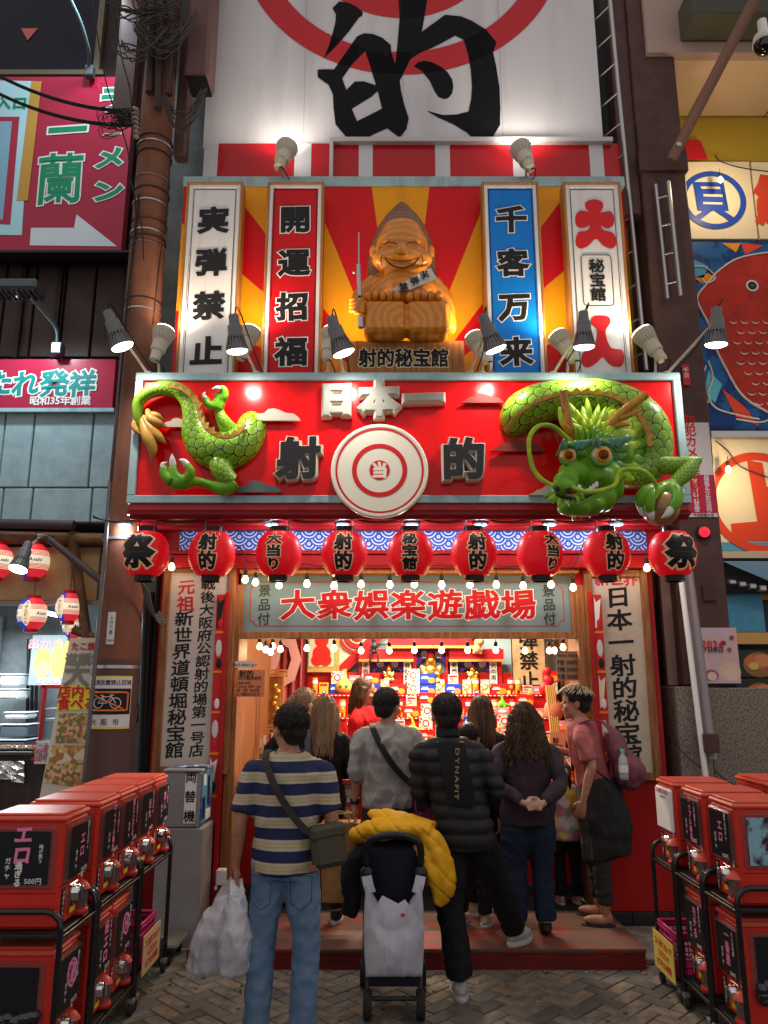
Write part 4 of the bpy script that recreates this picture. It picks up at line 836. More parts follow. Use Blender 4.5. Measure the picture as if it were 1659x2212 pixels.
for ch, (x, y, dy), a in (('実', (917, 593, -.25), -25), ('弾', (896, 606, -.292), -30), ('禁', (872, 619, -.31), -35)): put(b, ch, FR(*SP(x, y, dy)) @ Matrix.Rotation(radians(a+50), 4, 'Z'), .075, .075, .03)
part('lettering', b, BLACK, st)
gun = thing('toy_rifle', 'silver toy rifle standing upright in the left hand of the wooden statue', 'toy gun', SP(778, 705, -.3))
for nm, pts, r, m in (('barrel', ((775, 503), (775, 575)), 1.6, STEEL), ('receiver', ((774, 572), (777, 640)), 5, STEEL), ('stock', ((779, 682), (780, 708)), 6.5, STEEL), ('bolt', ((768, 590), (762, 588)), 2, STEEL), ('trigger_guard', ((776, 640), (779, 684)), 3.5, DKMETAL)):
    b = MB(); b.tube([SP(*pts[0], -.30), SP(*pts[1], -.30)], r*s_, 10); part(nm, b, m, gun)
b = MB()
for k in range(4): q = spline([(*SP(758, 648+k*8, -.25), 5*s_), (*SP(766, 647+k*8, -.33), 5.5*s_), (*SP(780, 649+k*8, -.345), 5*s_), (*SP(787, 651+k*8, -.31), 4*s_)], 4); b.tube([p[:3] for p in q], [p[3] for p in q], 8)
organic('fingers', b, .006, CARVE, st, 2)
# ================================================================= SHOP INTERIOR
m = MB(); m.box(-1.32, 2.15, 7.3, 9.8, .1, .13); part('shop_floor', m, mat('interior_floor', (.12, .05, .04), .6), shop)
m = MB(); m.box(-1.32, 2.15, 9.75, 9.85, .13, 3.1); part('back_wall', m, mat('pale_blue_wall', (.42, .58, .62), .6, bump=.1, bs=10), shop)
for nm, x0, x1 in (('side_wall', -1.42, -1.32), ('side_wall', 2.15, 2.25)): m = MB(); m.box(x0, x1, 6.74, 9.8, .13, 3.1); part(nm, m, mat('wood_wall', (.24, .095, .035), .5, col2=(.15, .055, .02), vs=4, stretch=(1, 8, .6)), shop)
m = MB(); m.box(-1.42, 2.25, 6.74, 9.85, 3.1, 3.14); part('ceiling', m, mat('interior_ceiling', (.5, .42, .34), .7), shop)
for i, yy in enumerate((7.6, 8.7)):
    c = Vector((.4, yy, 3.02)); t = thing('ceiling_lamp', 'white ceiling tube lamp inside the shop, the %s one' % ('front', 'rear')[i], 'lamp', c, 'ceiling lamps inside the shop')
    m = MB(); m.box(c.x-.7, c.x+.7, c.y-.06, c.y+.06, 3.05, 3.098); part('housing', m, WHITE, t)
    m = MB(); m.tube([c-Vector((.66, 0, 0)), c+Vector((.66, 0, 0))], .018, 10); part('tube', m, mat('tube_glow', (1, .95, .85), .3, emit=6, ecol=(1, .88, .70)), t)
    ld = bpy.data.lights.new('lamp_light', 'AREA'); ld.shape = 'RECTANGLE'; ld.size = 1.3; ld.size_y = .1; ld.energy = 72; ld.color = (1, .84, .64)
    lo = bpy.data.objects.new('lamp_light', ld); COL.objects.link(lo); lo.parent = t; lo.location = (0, 0, -.03)
# counter
ct = thing('counter', 'red shooting counter across the opening with posters taped to its front', 'counter', (.2, 6.85, .21))
m = MB(); m.box(OX0, OX1, 6.84, 7.22, .21, .985); part('front', m, RED, ct); m = MB(); m.box(OX0, OX1, 6.78, 7.30, .987, 1.03, .005); part('counter_top', m, mat('counter_top_red', (.35, .05, .035), .3, coat=.3), ct)
def poster(label, px0, py0, px1, py1, Y, bgc, prints=(), texts=(), cat='poster', name='poster', th=.004, rough=.5):
    x0, x1 = X(px0, (py0+py1)/2, Y), X(px1, (py0+py1)/2, Y); z0, z1 = Z(py1, Y), Z(py0, Y)
    t = thing(name, label, cat, ((x0+x1)/2, Y, z0)); m = MB(); m.box(x0, x1, Y-th, Y, z0, z1); part('sheet', m, bgc if not isinstance(bgc, tuple) else mat('sheet_%d_%d_%d' % tuple(int(c*99) for c in bgc), bgc, rough), t)
    w, h = x1-x0, z1-z0; k = 0
    for kind, u, v, a, b_, c in prints:
        k += 1; m = MB(); mt = c if not isinstance(c, tuple) else mat('print_%d_%d_%d' % tuple(int(q*99) for q in c), c, .5); yy = Y-th-.0012*k
        if kind == 'r': m.box(x0+w*u, x0+w*a, yy, yy+.001, z0+h*v, z0+h*b_)
        elif kind == 'o': m.lathe([(.0005, 0), (1, 0)], 20, FR(x0+w*u, yy, z0+h*v) @ Matrix.Diagonal((w*a, w*b_, 1, 1)), smooth=False)
        elif kind == 'p': m.add([(x0+w*q[0], yy, z0+h*q[1]) for q in u], [tuple(range(len(u)))])
        part('print', m, mt, t)
    for s_, u, v, size, c, *r in texts:
        m = MB(); line(m, s_, FR(x0+w*u, Y-th-.0012*(k+1)-.002, z0+h*v), size, (r[1] if len(r) > 1 else None), bool(r and r[0]), .022 if len(s_) < 9 else .012); part('lettering', m, c, t)
    return t
poster('red photo poster on the counter front behind the striped shirt man', 716, 1735, 775, 1806, 6.835, (.30, .03, .03), [('r', .05, .55, .95, .9, (.4, .12, .05)), ('o', .3, .35, .2, .2, (.5, .05, .04)), ('o', .65, .3, .22, .22, (.12, .02, .02))], [('屋台', .5, .72, .05, CREAM)])
poster('white notice paper on the counter front', 722, 1692, 770, 1733, 6.835, (.6, .58, .58), [('r', .1, .7, .45, .76, (.1, .1, .2)), ('r', .6, .7, .8, .74, (.1, .1, .2)), ('r', .1, .3, .7, .34, (.1, .1, .2))])
poster('dark purple poster reading ご来店 on the counter front', 884, 1690, 934, 1795, 6.835, (.09, .01, .06), [('r', .1, .45, .9, .9, (.20, .02, .15)), ('p', ((.1, .6), (.9, .8), (.9, .84), (.1, .66)), 0, 0, 0, (.45, .15, .3))], [('ご来店‼', .5, .2, .05, WHITE)])
poster('white smiley face card low on the counter front', 1176, 1782, 1192, 1806, 6.835, (.5, .5, .48), [('o', .3, .6, .08, .12, (.02, .02, .02)), ('o', .7, .6, .08, .12, (.02, .02, .02)), ('r', .25, .25, .75, .33, (.02, .02, .02))])
# stepped prize shelves
rows = [(1501, 9.30), (1550, 9.10), (1603, 8.90), (1648, 8.70), (1694, 8.50)]
SHX0, SHX1 = -.92, 2.02
sh = thing('prize_shelves', 'stepped red shelves covered in prizes at the back of the shop', 'shelf', (.5, 9, .13)); RSH = mat('shelf_red', (.50, .012, .012), .4)
zr = [Z(y, Y) for y, Y in rows]
for (y, Y), z in zip(rows, zr):
    m = MB(); m.box(SHX0, SHX1, Y-.02, Y+.24, z-.015, z); part('shelf_board', m, RSH, sh)
    m = MB(); m.box(SHX0, SHX1, Y+.20, Y+.23, z+.0005, z+.26); part('riser', m, RSH, sh)
    m = MB()
    for k in range(60): a = SHX0+(SHX1-SHX0)*k/60; m.box(a, a+.024, Y-.026, Y-.021, z-.013, z-.003)
    part('striped_edge', m, WHITE, sh, kind='stuff')
m = MB(); m.box(SHX0, SHX1, 8.5, 9.7, .13, zr[-1]-.02); part('base', m, RSH, sh)
# prizes
def print_mat(name, cols, sc=30):
    mm = bpy.data.materials.new(name); mm.use_nodes = True; nt = mm.node_tree; b = nt.nodes['Principled BSDF']; b.inputs['Roughness'].default_value = .35
    tc = nt.nodes.new('ShaderNodeTexCoord'); v = nt.nodes.new('ShaderNodeTexVoronoi'); v.inputs['Scale'].default_value = sc; nt.links.new(tc.outputs['Object'], v.inputs[0])
    sx = nt.nodes.new('ShaderNodeSeparateColor'); nt.links.new(v.outputs['Color'], sx.inputs[0]); r = nt.nodes.new('ShaderNodeValToRGB'); r.color_ramp.interpolation = 'CONSTANT'
    e = r.color_ramp.elements; e[0].color = (*cols[0], 1); e[1].position = 1/len(cols); e[1].color = (*cols[1], 1)
    for i, c in enumerate(cols[2:]): q = e.new((i+2)/len(cols)); q.color = (*c, 1)
    nt.links.new(sx.outputs[0], r.inputs[0]); nt.links.new(r.outputs[0], b.inputs['Base Color']); return mm
pr_red = mat('box_red', (.60, .02, .02), .3); pr_blue = mat('box_blue', (.02, .05, .42), .3); pr_yel = mat('box_yellow', (.75, .45, .04), .3); pr_grn = mat('can_green', (.03, .25, .05), .3); pr_or = mat('print_orange', (.80, .28, .03), .3); pr_pink = mat('box_pink', (.70, .22, .28), .3)
cart1 = print_mat('box_cartoon_a', [(.7, .6, .4), (.65, .08, .05), (.75, .5, .08), (.1, .35, .5), (.7, .68, .6)], 42); cart2 = print_mat('box_cartoon_b', [(.7, .65, .55), (.1, .3, .12), (.65, .1, .08), (.75, .45, .1)], 55); cart3 = print_mat('box_cartoon_c', [(.25, .5, .65), (.7, .66, .6), (.7, .15, .1), (.75, .6, .15)], 48)
protos = {}
def snack_box(mt, w, h, d, kind):
    t = thing('snack_box', 'x', 'snack box', (0, 0, 0)); m = MB(); m.box(-w/2, w/2, -d/2, d/2, 0, h, .003); part('carton', m, mt, t)
    m = MB(); yy = -d/2-.0015
    if kind == 'biscuit':
        m.lathe([(.0005, 0), (1, 0)], 16, FR(w*.24, yy, h*.34) @ Matrix.Diagonal((w*.22, h*.26, 1, 1)), smooth=False); part('print', m, pr_or, t)
        m = MB(); m.box(-w*.42, w*.08, yy, yy+.001, h*.48, h*.62); m.box(-w*.36, w*.02, yy, yy+.001, h*.66, h*.72); part('lettering', m, WHITE, t)
    elif kind == 'ring':
        m.lathe([(.0005, 0), (1, 0)], 18, FR(0, yy, h*.5) @ Matrix.Diagonal((w*.36, h*.36, 1, 1)), smooth=False); part('print', m, WHITE, t); m = MB(); m.ring(.5, .75, .001, FR(0, yy-.001, h*.5) @ Matrix.Diagonal((w*.36, h*.36, 1, 1)), 16); part('print', m, REDL, t)
    else:
        m.box(-w*.4, w*.4, yy, yy+.001, h*.72, h*.9); part('print', m, (pr_yel, WHITE, REDL)[int(h*1000) % 3], t)
    return t
def can(mt):
    t = thing('snack_can', 'x', 'snack can', (0, 0, 0)); m = MB(); m.lathe([(.001, .055), (.036, .055), (.037, .06), (.037, .19), (.034, .195), (.001, .195)], 16, smooth=False); part('tube', m, mt, t)
    m = MB(); m.box(-.035, -.018, -.02, .02, 0, .055); m.box(.018, .035, -.02, .02, 0, .055); m.box(-.035, .035, -.02, .02, .045, .0545); part('stand', m, pr_yel, t)
    m = MB(); m.lathe([(.0378, .13), (.0378, .17)], 16, smooth=False); part('label_band', m, WHITE, t); m = MB(); m.ell((0, -.03, .09), (.022, .012, .026), 12, 8); part('print', m, pr_or, t); return t
def toy(mt, m2):
    t = thing('dinosaur_toy', 'x', 'toy', (0, 0, 0)); b = MB(); b.ell((0, 0, .10), (.05, .035, .04), 14, 10)
    q = spline([(.02, 0, .12, .022), (.01, 0, .17, .016), (-.005, 0, .21, .014), (-.03, 0, .225, .016), (-.05, 0, .22, .008)], 4); b.tube([p[:3] for p in q], [p[3] for p in q], 10)
    q = spline([(.03, 0, .10, .025), (.08, 0, .09, .014), (.12, 0, .10, .003)], 4); b.tube([p[:3] for p in q], [p[3] for p in q], 10)
    for x in (-.03, .03): b.tube([(x, -.02, .10), (x*1.2, -.03, .06)], .014, 8)
    organic('toy_body', b, .007, mt, t, 2); m = MB(); m.box(-.075, .075, -.05, .05, 0, .055, .004); part('box', m, pr_pink, t); m = MB(); m.lathe([(.0005, 0), (1, 0)], 14, FR(0, -.052, .028) @ Matrix.Diagonal((.05, .018, 1, 1)), smooth=False); part('print', m, WHITE, t); return t
def tiny(mt):
    t = thing('prize_block', 'x', 'prize', (0, 0, 0)); m = MB(); m.box(-.02, .02, -.015, .015, 0, .05, .002); part('block', m, mt, t); m = MB(); m.box(-.012, .012, -.0165, -.0155, .025, .042); part('print', m, WHITE, t); return t
pk = [('red biscuit box', lambda: snack_box(pr_red, .19, .125, .05, 'biscuit'), .19, .125), ('blue biscuit box', lambda: snack_box(pr_blue, .185, .125, .05, 'biscuit'), .185, .125), ('red cartoon box with white disc', lambda: snack_box(cart1, .15, .15, .05, 'ring'), .15, .15), ('tall cartoon snack box', lambda: snack_box(cart2, .105, .175, .045, 'band'), .105, .175),
      ('pale blue cartoon box', lambda: snack_box(cart3, .12, .11, .045, 'band'), .12, .11), ('red snack can on yellow stand', lambda: can(pr_red), .08, .2), ('green snack can on yellow stand', lambda: can(pr_grn), .08, .2), ('orange snack can on yellow stand', lambda: can(pr_or), .08, .2), ('yellow snack box', lambda: snack_box(pr_yel, .11, .14, .045, 'band'), .11, .14), ('pink snack box', lambda: snack_box(pr_pink, .13, .10, .045, 'biscuit'), .13, .10),
      ('small yellow prize block', lambda: tiny(pr_yel), .045, .05), ('small blue prize block', lambda: tiny(pr_blue), .045, .05)]
rn = ['top', 'second', 'third', 'fourth', 'lowest']
def place(i, x, y, z, lab):
    nm, fn, w, h = pk[i]
    if i not in protos: protos[i] = fn(); protos[i].location = (x, y, z); protos[i]['label'] = lab; protos[i]['group'] = 'prizes on the stepped shelves'; protos[i]['first'] = 1; return protos[i]
    return dup(protos[i], (x, y, z), lab, 'prizes on the stepped shelves', 0)
pr = random.Random(11)
def nth(k): return ('%d%s' % (k, {1: 'st', 2: 'nd', 3: 'rd'}.get(k if k < 20 else k % 10, 'th')))
for r, ((py, Y), z) in enumerate(zip(rows, zr)):
    x = SHX0+.05; k = 0; last = -1
    while x < SHX1-.1:
        i = pr.choice((0, 1, 2, 3, 4, 5, 6, 7, 8, 9, 0, 2, 3, 4, 5)); 
        if i == last: continue
        last = i; nm, fn, w, h = pk[i]; k += 1; cx = x+w/2+.004
        place(i, cx, Y+.08+pr.uniform(-.01, .01), z, '%s, %s from the left on the %s shelf' % (nm, nth(k), rn[r]))
        if i in (0, 1, 2) and pr.random() < .95:
            j = pr.choice((1, 0, 4, 9, 2)); place(j, cx, Y+.08, z+h, '%s stacked on the %s item of the %s shelf' % (pk[j][0], nth(k), rn[r]))
        if pr.random() < .75:
            j = pr.choice((10, 11)); place(j, cx+pr.uniform(-.04, .04), Y+.012, z, '%s in front of the %s item on the %s shelf' % (pk[j][0], nth(k), rn[r]))
        x += w+pr.uniform(.004, .018)
d1 = toy(mat('toy_green', (.15, .5, .04), .4), pr_pink); d1.location = P(1084, 1541, 9.0); d1['label'] = 'green dinosaur toy on a pink box, second shelf right of centre'
d2 = toy(mat('toy_yellow', (.7, .55, .04), .4), pr_pink); d2.location = P(890, 1594, 8.8); d2['label'] = 'yellow long necked dinosaur toy on a pink box, third shelf'
# shrine with three golden figures above the shelves
sr = thing('shrine', 'red three bay shrine with purple drapes above the prize shelves', 'shrine', (.45, 9.5, zr[0]+.2)); YQ = 9.52
def bx(name, px0, py0, px1, py1, Y, d, m, par, bev=0): b = MB(); b.box(X(px0, (py0+py1)/2, Y), X(px1, (py0+py1)/2, Y), Y, Y+d, Z(py1, Y), Z(py0, Y), bev); return part(name, b, m, par)
PUR = mat('purple_cloth', (.08, .03, .30), .7); RR = mat('shrine_red', (.48, .015, .02), .4)
bx('roof', 838, 1368, 1026, 1394, YQ-.22, .3, RR, sr); bx('eave', 834, 1394, 1030, 1400, YQ-.24, .3, GOLD, sr); bx('roof', 775, 1402, 893, 1424, YQ-.16, .2, RR, sr); bx('roof', 970, 1402, 1088, 1424, YQ-.16, .2, RR, sr); bx('eave', 775, 1424, 893, 1429, YQ-.17, .2, GOLD, sr); bx('eave', 970, 1424, 1088, 1429, YQ-.17, .2, GOLD, sr)
for a in (779, 887, 972, 1080, 896, 968): bx('pillar', a-4, 1400, a+4, 1500, YQ-.05, .05, RR, sr)
bx('niche', 783, 1424, 1082, 1500, YQ+.1, .02, mat('niche_blue', (.30, .42, .58), .6), sr)
for k, (cx_, w, y0, y1) in enumerate(((837, 34, 1426, 1452), (932, 34, 1402, 1438), (1026, 34, 1426, 1452))):
    b = MB(); c = P(cx_, y0, YQ-.02); s2 = 1/175; b.add([(c.x-w*s2, c.y, c.z), (c.x+w*s2, c.y, c.z), (c.x+w*s2*.9, c.y, c.z-(y1-y0)*s2), (c.x+w*s2*.3, c.y, c.z-(y1-y0)*s2*.35), (c.x, c.y, c.z-(y1-y0)*s2*.6), (c.x-w*s2*.3, c.y, c.z-(y1-y0)*s2*.35), (c.x-w*s2*.9, c.y, c.z-(y1-y0)*s2)], [tuple(range(7))]); part('drape', b, PUR, sr)
    for sx in (-.5, .5): b = MB(); b.lathe([(.0005, 0), (.045, 0)], 18, FR(c.x+sx*w*s2*.9, c.y-.003, c.z-(y1-y0)*s2*.32), smooth=False); part('crest', b, mat('crest_white', (.45, .55, .75), .5), sr)
for px, s_ in ((790, '家内安全'), (880, '商売繁盛'), (981, '笑門福来'), (1066, '火の用心')):
    o = bx('plaque', px-8, 1430, px+8, 1484, YQ-.07, .01, WHITE, sr); b = MB(); c = P(px, 1457, YQ-.07); line(b, s_, FR(c.x, YQ-.073, c.z), .065, .072, True, .02); part('lettering', b, BLACK, o)
GM = mat('polished_gold', (.75, .48, .08), .22, metal=.9)
for px, y0, y1, lab in ((840, 1437, 1474, 'small golden seated figure in the left shrine bay'), (931, 1410, 1484, 'large golden seated figure in the middle shrine bay'), (1021, 1437, 1474, 'small golden seated figure in the right shrine bay')):
    h = (y1-y0)/175; c = P(px, y1, YQ-.08); t = thing('golden_figure', lab, 'figurine', c, 'golden figures in the shrine'); b = MB()
    for dx, dy, dz, a, e, f in ((0, 0, .42, .24, .18, .24), (0, -.02, .72, .17, .16, .16), (-.2, -.08, .14, .15, .12, .12), (.2, -.08, .14, .15, .12, .12), (-.26, -.02, .48, .08, .08, .16), (.26, -.02, .48, .08, .08, .16), (-.2, -.12, .34, .07, .07, .08), (.2, -.12, .34, .07, .07, .08), (0, 0, .12, .3, .18, .12)): b.ell(c+Vector((dx, dy, dz))*h, (a*h, e*h, f*h), 12, 8)
    organic('gilded_body', b, h*.035, GM, t, 2); b = MB(); b.lathe([(.13*h, .82*h), (.10*h, .90*h), (.02*h, 1.0*h)], 10, Matrix.Translation(c)); part('red_cap', b, REDL, t)
# things on the left wall
poster('framed plump red 大入 crest high on the back wall', 657, 1360, 733, 1452, 9.45, mat('frame_gold', (.40, .20, .05), .4, col2=(.5, .3, .1), vs=30), [('r', .12, .1, .88, .98, (.12, .30, .08)), ('r', .15, .13, .85, .98, (.55, .42, .30)), ('o', .5, .42, .26, .26, (.6, .015, .01)), ('o', .5, .75, .2, .22, (.6, .015, .01)), ('o', .38, .28, .17, .17, (.6, .015, .01)), ('o', .62, .28, .17, .17, (.6, .015, .01))], cat='picture', name='framed_crest', th=.03)
def flatpoly(name, pts, Y, m, par, dz=0): b = MB(); b.add([P(x, y, Y) for x, y in pts], [tuple(range(len(pts)))]); return part(name, b, m, par)
dg_ = thing('target_board', 'cream and red diagonal board with targets on the left of the back wall', 'board', P(740, 1440, 9.6)); CRM = mat('board_cream', (.60, .50, .36), .5)
flatpoly('panel', [(655, 1350), (835, 1350), (835, 1375), (655, 1520)], 9.62, CRM, dg_); flatpoly('stripe', [(812, 1360), (848, 1360), (680, 1515), (655, 1515)], 9.60, RR, dg_); flatpoly('stripe', [(655, 1452), (770, 1452), (758, 1458), (655, 1458)], 9.60, RR, dg_)
for r0, r1 in ((.0, .09), (.13, .18), (.215, .25)): b = MB(); c = P(774, 1368, 9.59); b.ring(max(r0, .001), r1, .003, FR(c.x, c.y, c.z), 40); part('target_ring', b, REDL, dg_)
b = MB(); c = P(676, 1474, 9.59); b.lathe([(.0005, 0), (.045, 0)], 24, FR(*c), smooth=False); part('red_disc', b, REDL, dg_)
cu = MB(); n = 40; xa, xb = X(548, 1500, 9.2), X(664, 1500, 9.2); g_ = []
for i in range(n+1):
    for z in (.4, 3.09): g_.append((xa+(xb-xa)*i/n, 9.2+.035*sin(i*1.05)+.015*sin(i*2.3), z))
cu.add(g_, [(2*i, 2*i+2, 2*i+3, 2*i+1) for i in range(n)], True); cu = part('curtain', cu, mat('red_curtain', (.36, .06, .06), .8, bump=.2, bs=60), label='heavy red curtain with a pale brush mark at the left of the shop', cat='curtain')
b = MB(); c = P(598, 1420, 9.14); put(b, 'の', FR(*c), .62, .8, .05); part('brush_mark', b, mat('curtain_print', (.5, .25, .22), .8), cu)
wl_ = thing('wooden_plaque', 'slatted wooden plaque with a small gilded ornament on the left wall', 'plaque', P(590, 1470, 8.3))
for k, (py, a, b_) in enumerate(((1446, 580, 622), (1452, 580, 622), (1458, 580, 622), (1565, 568, 612), (1573, 568, 612), (1581, 568, 612))): bx('slat', a, py, b_, py+4, 8.22, .02, WOODL, wl_)
b = MB(); c = P(597, 1512, 8.3); b.box(c.x-.08, c.x+.08, 8.28, 8.3, c.z-.28, c.z+.28, .004); part('backing', b, WOODL, wl_)
b = MB()
for k in range(6): b.ell((c.x+.02*sin(k*2), 8.26, c.z-.16+k*.06), (.035-.002*k, .02, .035), 10, 7)
organic('gilded_ornament', b, .008, GM, wl_, 1)
cards = random.Random(5)
for k in range(9):
    px = 560+k*8+cards.uniform(-2, 2); y0 = 1590+cards.uniform(-20, 15); poster('paper strip pinned to the left wall, %s from the door' % nth(k+1), px, y0, px+5, y0+cards.uniform(40, 70), 8.1+k*.01, cards.choice(((.6, .55, .5), (.6, .2, .15), (.55, .4, .3))), cat='paper strip', name='paper_strip', texts=[('大入満員', .5, .5, .03, BLACK, True)])
ps = poster('orange price sign with black writing on the left door post', 507, 1447, 572, 1505, 6.33, (.60, .20, .08), [], [('射的', .38, .86, .06, BLACK), ('1人7発500円', .5, .69, .034, BLACK), ('1 person', .3, .53, .032, BLACK), ('7 shots 500 yen', .45, .39, .030, BLACK), ('1명 7발 500엔', .45, .24, .032, BLACK), ('1人7枪500日元', .45, .09, .032, BLACK)], name='price_sign', cat='price sign')
poster('small white label reading Can\'t share gun above the orange price sign', 508, 1428, 549, 1443, 6.33, (.55, .52, .5), [], [("Can't share gun", .5, .5, .03, BLACK)], name='label', cat='label')
poster('brown cardboard price sign listing 500 four times by the right post', 1203, 1407, 1252, 1470, 6.5, (.26, .15, .09), [], [('7shots 500yen', .5, .86, .028, BLACK), ('7발 500엔', .5, .62, .042, BLACK), ('7枪 500元', .5, .38, .042, BLACK), ('7发 500円', .5, .13, .042, BLACK)], name='price_sign', cat='price sign')
poster('tall cream 実弾禁止 board on the back wall', 1104, 1345, 1178, 1482, 9.5, mat('parchment', (.60, .46, .26), .6, col2=(.45, .30, .15), vs=5), [('r', 0, 0, .03, 1, (.03, .03, .03)), ('r', .97, 0, 1, 1, (.03, .03, .03)), ('r', 0, 0, 1, .02, (.03, .03, .03))], [('弾禁止', .5, .4, .23, BLACK, True, .24)], name='wall_board', cat='sign', th=.02)
poster('cream paper with handwriting hanging at the right inner wall', 1190, 1580, 1222, 1680, 7.9, (.55, .28, .18), [], [('射的7発', .35, .6, .06, BLACK, True), ('五百円', .7, .55, .05, BLACK, True)], name='hand_lettered_sheet', cat='poster')
poster('white notice card under the cardboard price sign', 1222, 1545, 1240, 1600, 6.9, (.55, .5, .48), [('r', .2, .3, .35, .8, (.3, .1, .1)), ('r', .6, .3, .7, .8, (.3, .1, .1))], name='notice_card', cat='notice')
dm = thing('festival_costume', 'red cloth and straw masks hanging at the right inner wall', 'costume', P(1190, 1500, 8.2)); b = MB()
for px, py, r in ((1185, 1470, 12), (1178, 1490, 14), (1190, 1505, 13), (1182, 1450, 9)): b.ell(P(px, py, 8.2), (r/200, .05, r/190), 12, 8)
organic('red_cloth', b, .012, REDL, dm, 2); b = MB(); b.ell(P(1196, 1535, 8.15), (.10, .06, .12), 16, 10); part('mask', b, mat('mask_red', (.6, .2, .12), .5), dm)
for k in range(5): b = MB(); b.tube([P(1180+k*4, 1480, 8.12), P(1192+k*5, 1590+k*8, 8.1)], .012, 6); part('straw_rope', b, mat('straw', (.55, .35, .12), .8), dm)
# small figures
t = thing('black_figure', 'small black horned figure sitting on the left shrine roof', 'figurine', P(808, 1400, 9.3)); b = MB(); s2 = 1/175
for px, py, a, f in ((808, 1383, 5, 6), (808, 1396, 7, 9), (808, 1408, 7, 5)): b.ell(P(px, py, 9.3), (a*s2, a*s2*.8, f*s2), 12, 8)
for sx in (-1, 1):
    b.tube([P(808+sx*5, 1390, 9.3), P(808+sx*9, 1398, 9.25), P(808+sx*2, 1396, 9.22)], 2*s2, 6); b.tube([P(808+sx*4, 1408, 9.28), P(808+sx*8, 1411, 9.18), P(808+sx*9, 1430, 9.18)], 2.4*s2, 6); b.tube([P(808+sx*3, 1379, 9.3), P(808+sx*6, 1372, 9.3)], [2*s2, .5*s2], 6)
organic('body', b, .008, mat('figure_black', (.02, .02, .025), .4), t, 1)
t = thing('plush_toy', 'tan plush toy with long ears and a green leaf hat above the right shrine bay', 'plush toy', P(1031, 1410, 9.3)); b = MB()
for px, py, a, f in ((1035, 1386, 11, 10), (1030, 1402, 9, 10), (1022, 1400, 4, 3), (1040, 1404, 4, 3), (1024, 1410, 4, 3), (1038, 1411, 4, 3)): b.ell(P(px, py, 9.25), (a*s2, a*s2, f*s2), 14, 10)
organic('plush_body', b, .01, mat('plush_tan', (.55, .30, .15), .9), t, 2); b = MB(); b.ell(P(1028, 1376, 9.25), (.08, .06, .03), 12, 8); part('leaf_hat', b, mat('leaf_green', (.06, .25, .08), .8), t)
t = thing('yellow_vase_toy', 'yellow jug shaped toy with round eyes on the top shelf at the left', 'toy', P(743, 1499, 9.4)); b = MB(); c = P(743, 1499, 9.4); b.lathe([(.05, 0), (.10, .03), (.12, .08), (.09, .14), (.035, .19), (.025, .26), (.035, .29)], 20, Matrix.Translation(c)); part('jug', b, mat('jug_yellow', (.65, .42, .1), .4), t)
for sx in (-.035, .035): b = MB(); b.ell(c+Vector((sx, -.11, .09)), .018, 10, 8); part('eye', b, pr_grn, t)
# inner bulbs
ib = [(561, 1392, 7.2), (574, 1399, 7.35), (585, 1404, 7.2), (590, 1392, 7.5), (606, 1398, 7.2), (663, 1396, 7.2), (722, 1396, 7.2), (780, 1401, 7.2), (841, 1401, 7.2), (895, 1400, 7.2), (954, 1400, 7.2), (1010, 1400, 7.2), (1071, 1400, 7.2), (1134, 1401, 7.2), (1186, 1401, 7.2), (1198, 1401, 7.3), (1216, 1394, 7.2)]
il = ['leftmost of the cluster by the left wall', 'second of the cluster by the left wall', 'lowest of the cluster by the left wall', 'upper right of the cluster by the left wall', 'in front of the red curtain', 'left of the framed crest', 'right side of the framed crest', 'by the target rings', 'over the left shrine bay', 'left of the middle shrine bay', 'right of the middle shrine bay', 'over the right shrine bay', 'beside the plush toy', 'over the 弾禁止 board', 'left of the pair near the cardboard price sign', 'right of the pair near the cardboard price sign', 'just above the cardboard price sign']
for (x, y, Y), l in zip(ib, il): bulb(x, y, Y, 'lit bare bulb inside the shop, '+l, 'inner string of bare bulbs')
m = MB(); m.tube([(-1.3, 7.2, 2.52), (.2, 7.2, 2.49), (2.1, 7.2, 2.52)], .005, 5); part('bulb_string', m, CABLE, label='black wire carrying the inner row of bulbs', cat='wire')
# ================================================================= LEFT NEIGHBOUR
DW = mat('dark_cladding', (.045, .032, .03), .5, col2=(.03, .022, .02), vs=3); TB = mat('pale_blue_tile', (.33, .45, .47), .55, col2=(.26, .35, .37), vs=5, bump=.35, bs=14)
lb = thing('ramen_building', 'dark building left of the pole with a lit signboard and pale blue tiles', 'building', (-4.2, 7.4, 3))
def PX(name, px0, py0, px1, py1, Y, d, m, par, bev=0, **k):
    pm = (py0+py1)/2; b = MB(); b.box(X(px0, pm, Y), X(px1, pm, Y), Y, Y+d, Z(py1, Y), Z(py0, Y), bev); return part(name, b, m, par, **k)
b = MB(); b.box(-9, -1.7, 7.4, 7.7, 3.05, 12); part('wall', b, DW, lb)
b = MB(); b.box(-2.45, -1.7, 7.25, 7.4, 0, 12); part('pillar', b, mat('grimy_wall', (.10, .10, .095), .7, col2=(.06, .06, .055), vs=3), lb)
PX('window', -120, -40, 212, 150, 7.36, .03, mat('night_glass', (.008, .010, .022), .12), lb); 
for a in ((-120, 150, 225, 160), (210, -40, 222, 150)): PX('window_frame', *a, 7.33, .06, mat('frame_beige', (.20, .17, .12), .5), lb)
b = MB(); b.add([P(45, 61, 7.35), P(60, 87, 7.35), P(82, 61, 7.35)], [(0, 1, 2)]); part('red_mark', b, mat('mark_red', (.6, .15, .13), .5), lb)
for k in range(6): x = -120+k*65; PX('cladding_panel', x, 552, x+60, 770, 7.33, .06, mat('louver_brown', (.055, .035, .03), .45, col2=(.08, .06, .05), vs=2), lb, .006)
for px in (38, 118, 262): PX('mullion', px, 548, px+10, 772, 7.28, .05, mat('mullion_dark', (.03, .022, .02), .4), lb, .004)
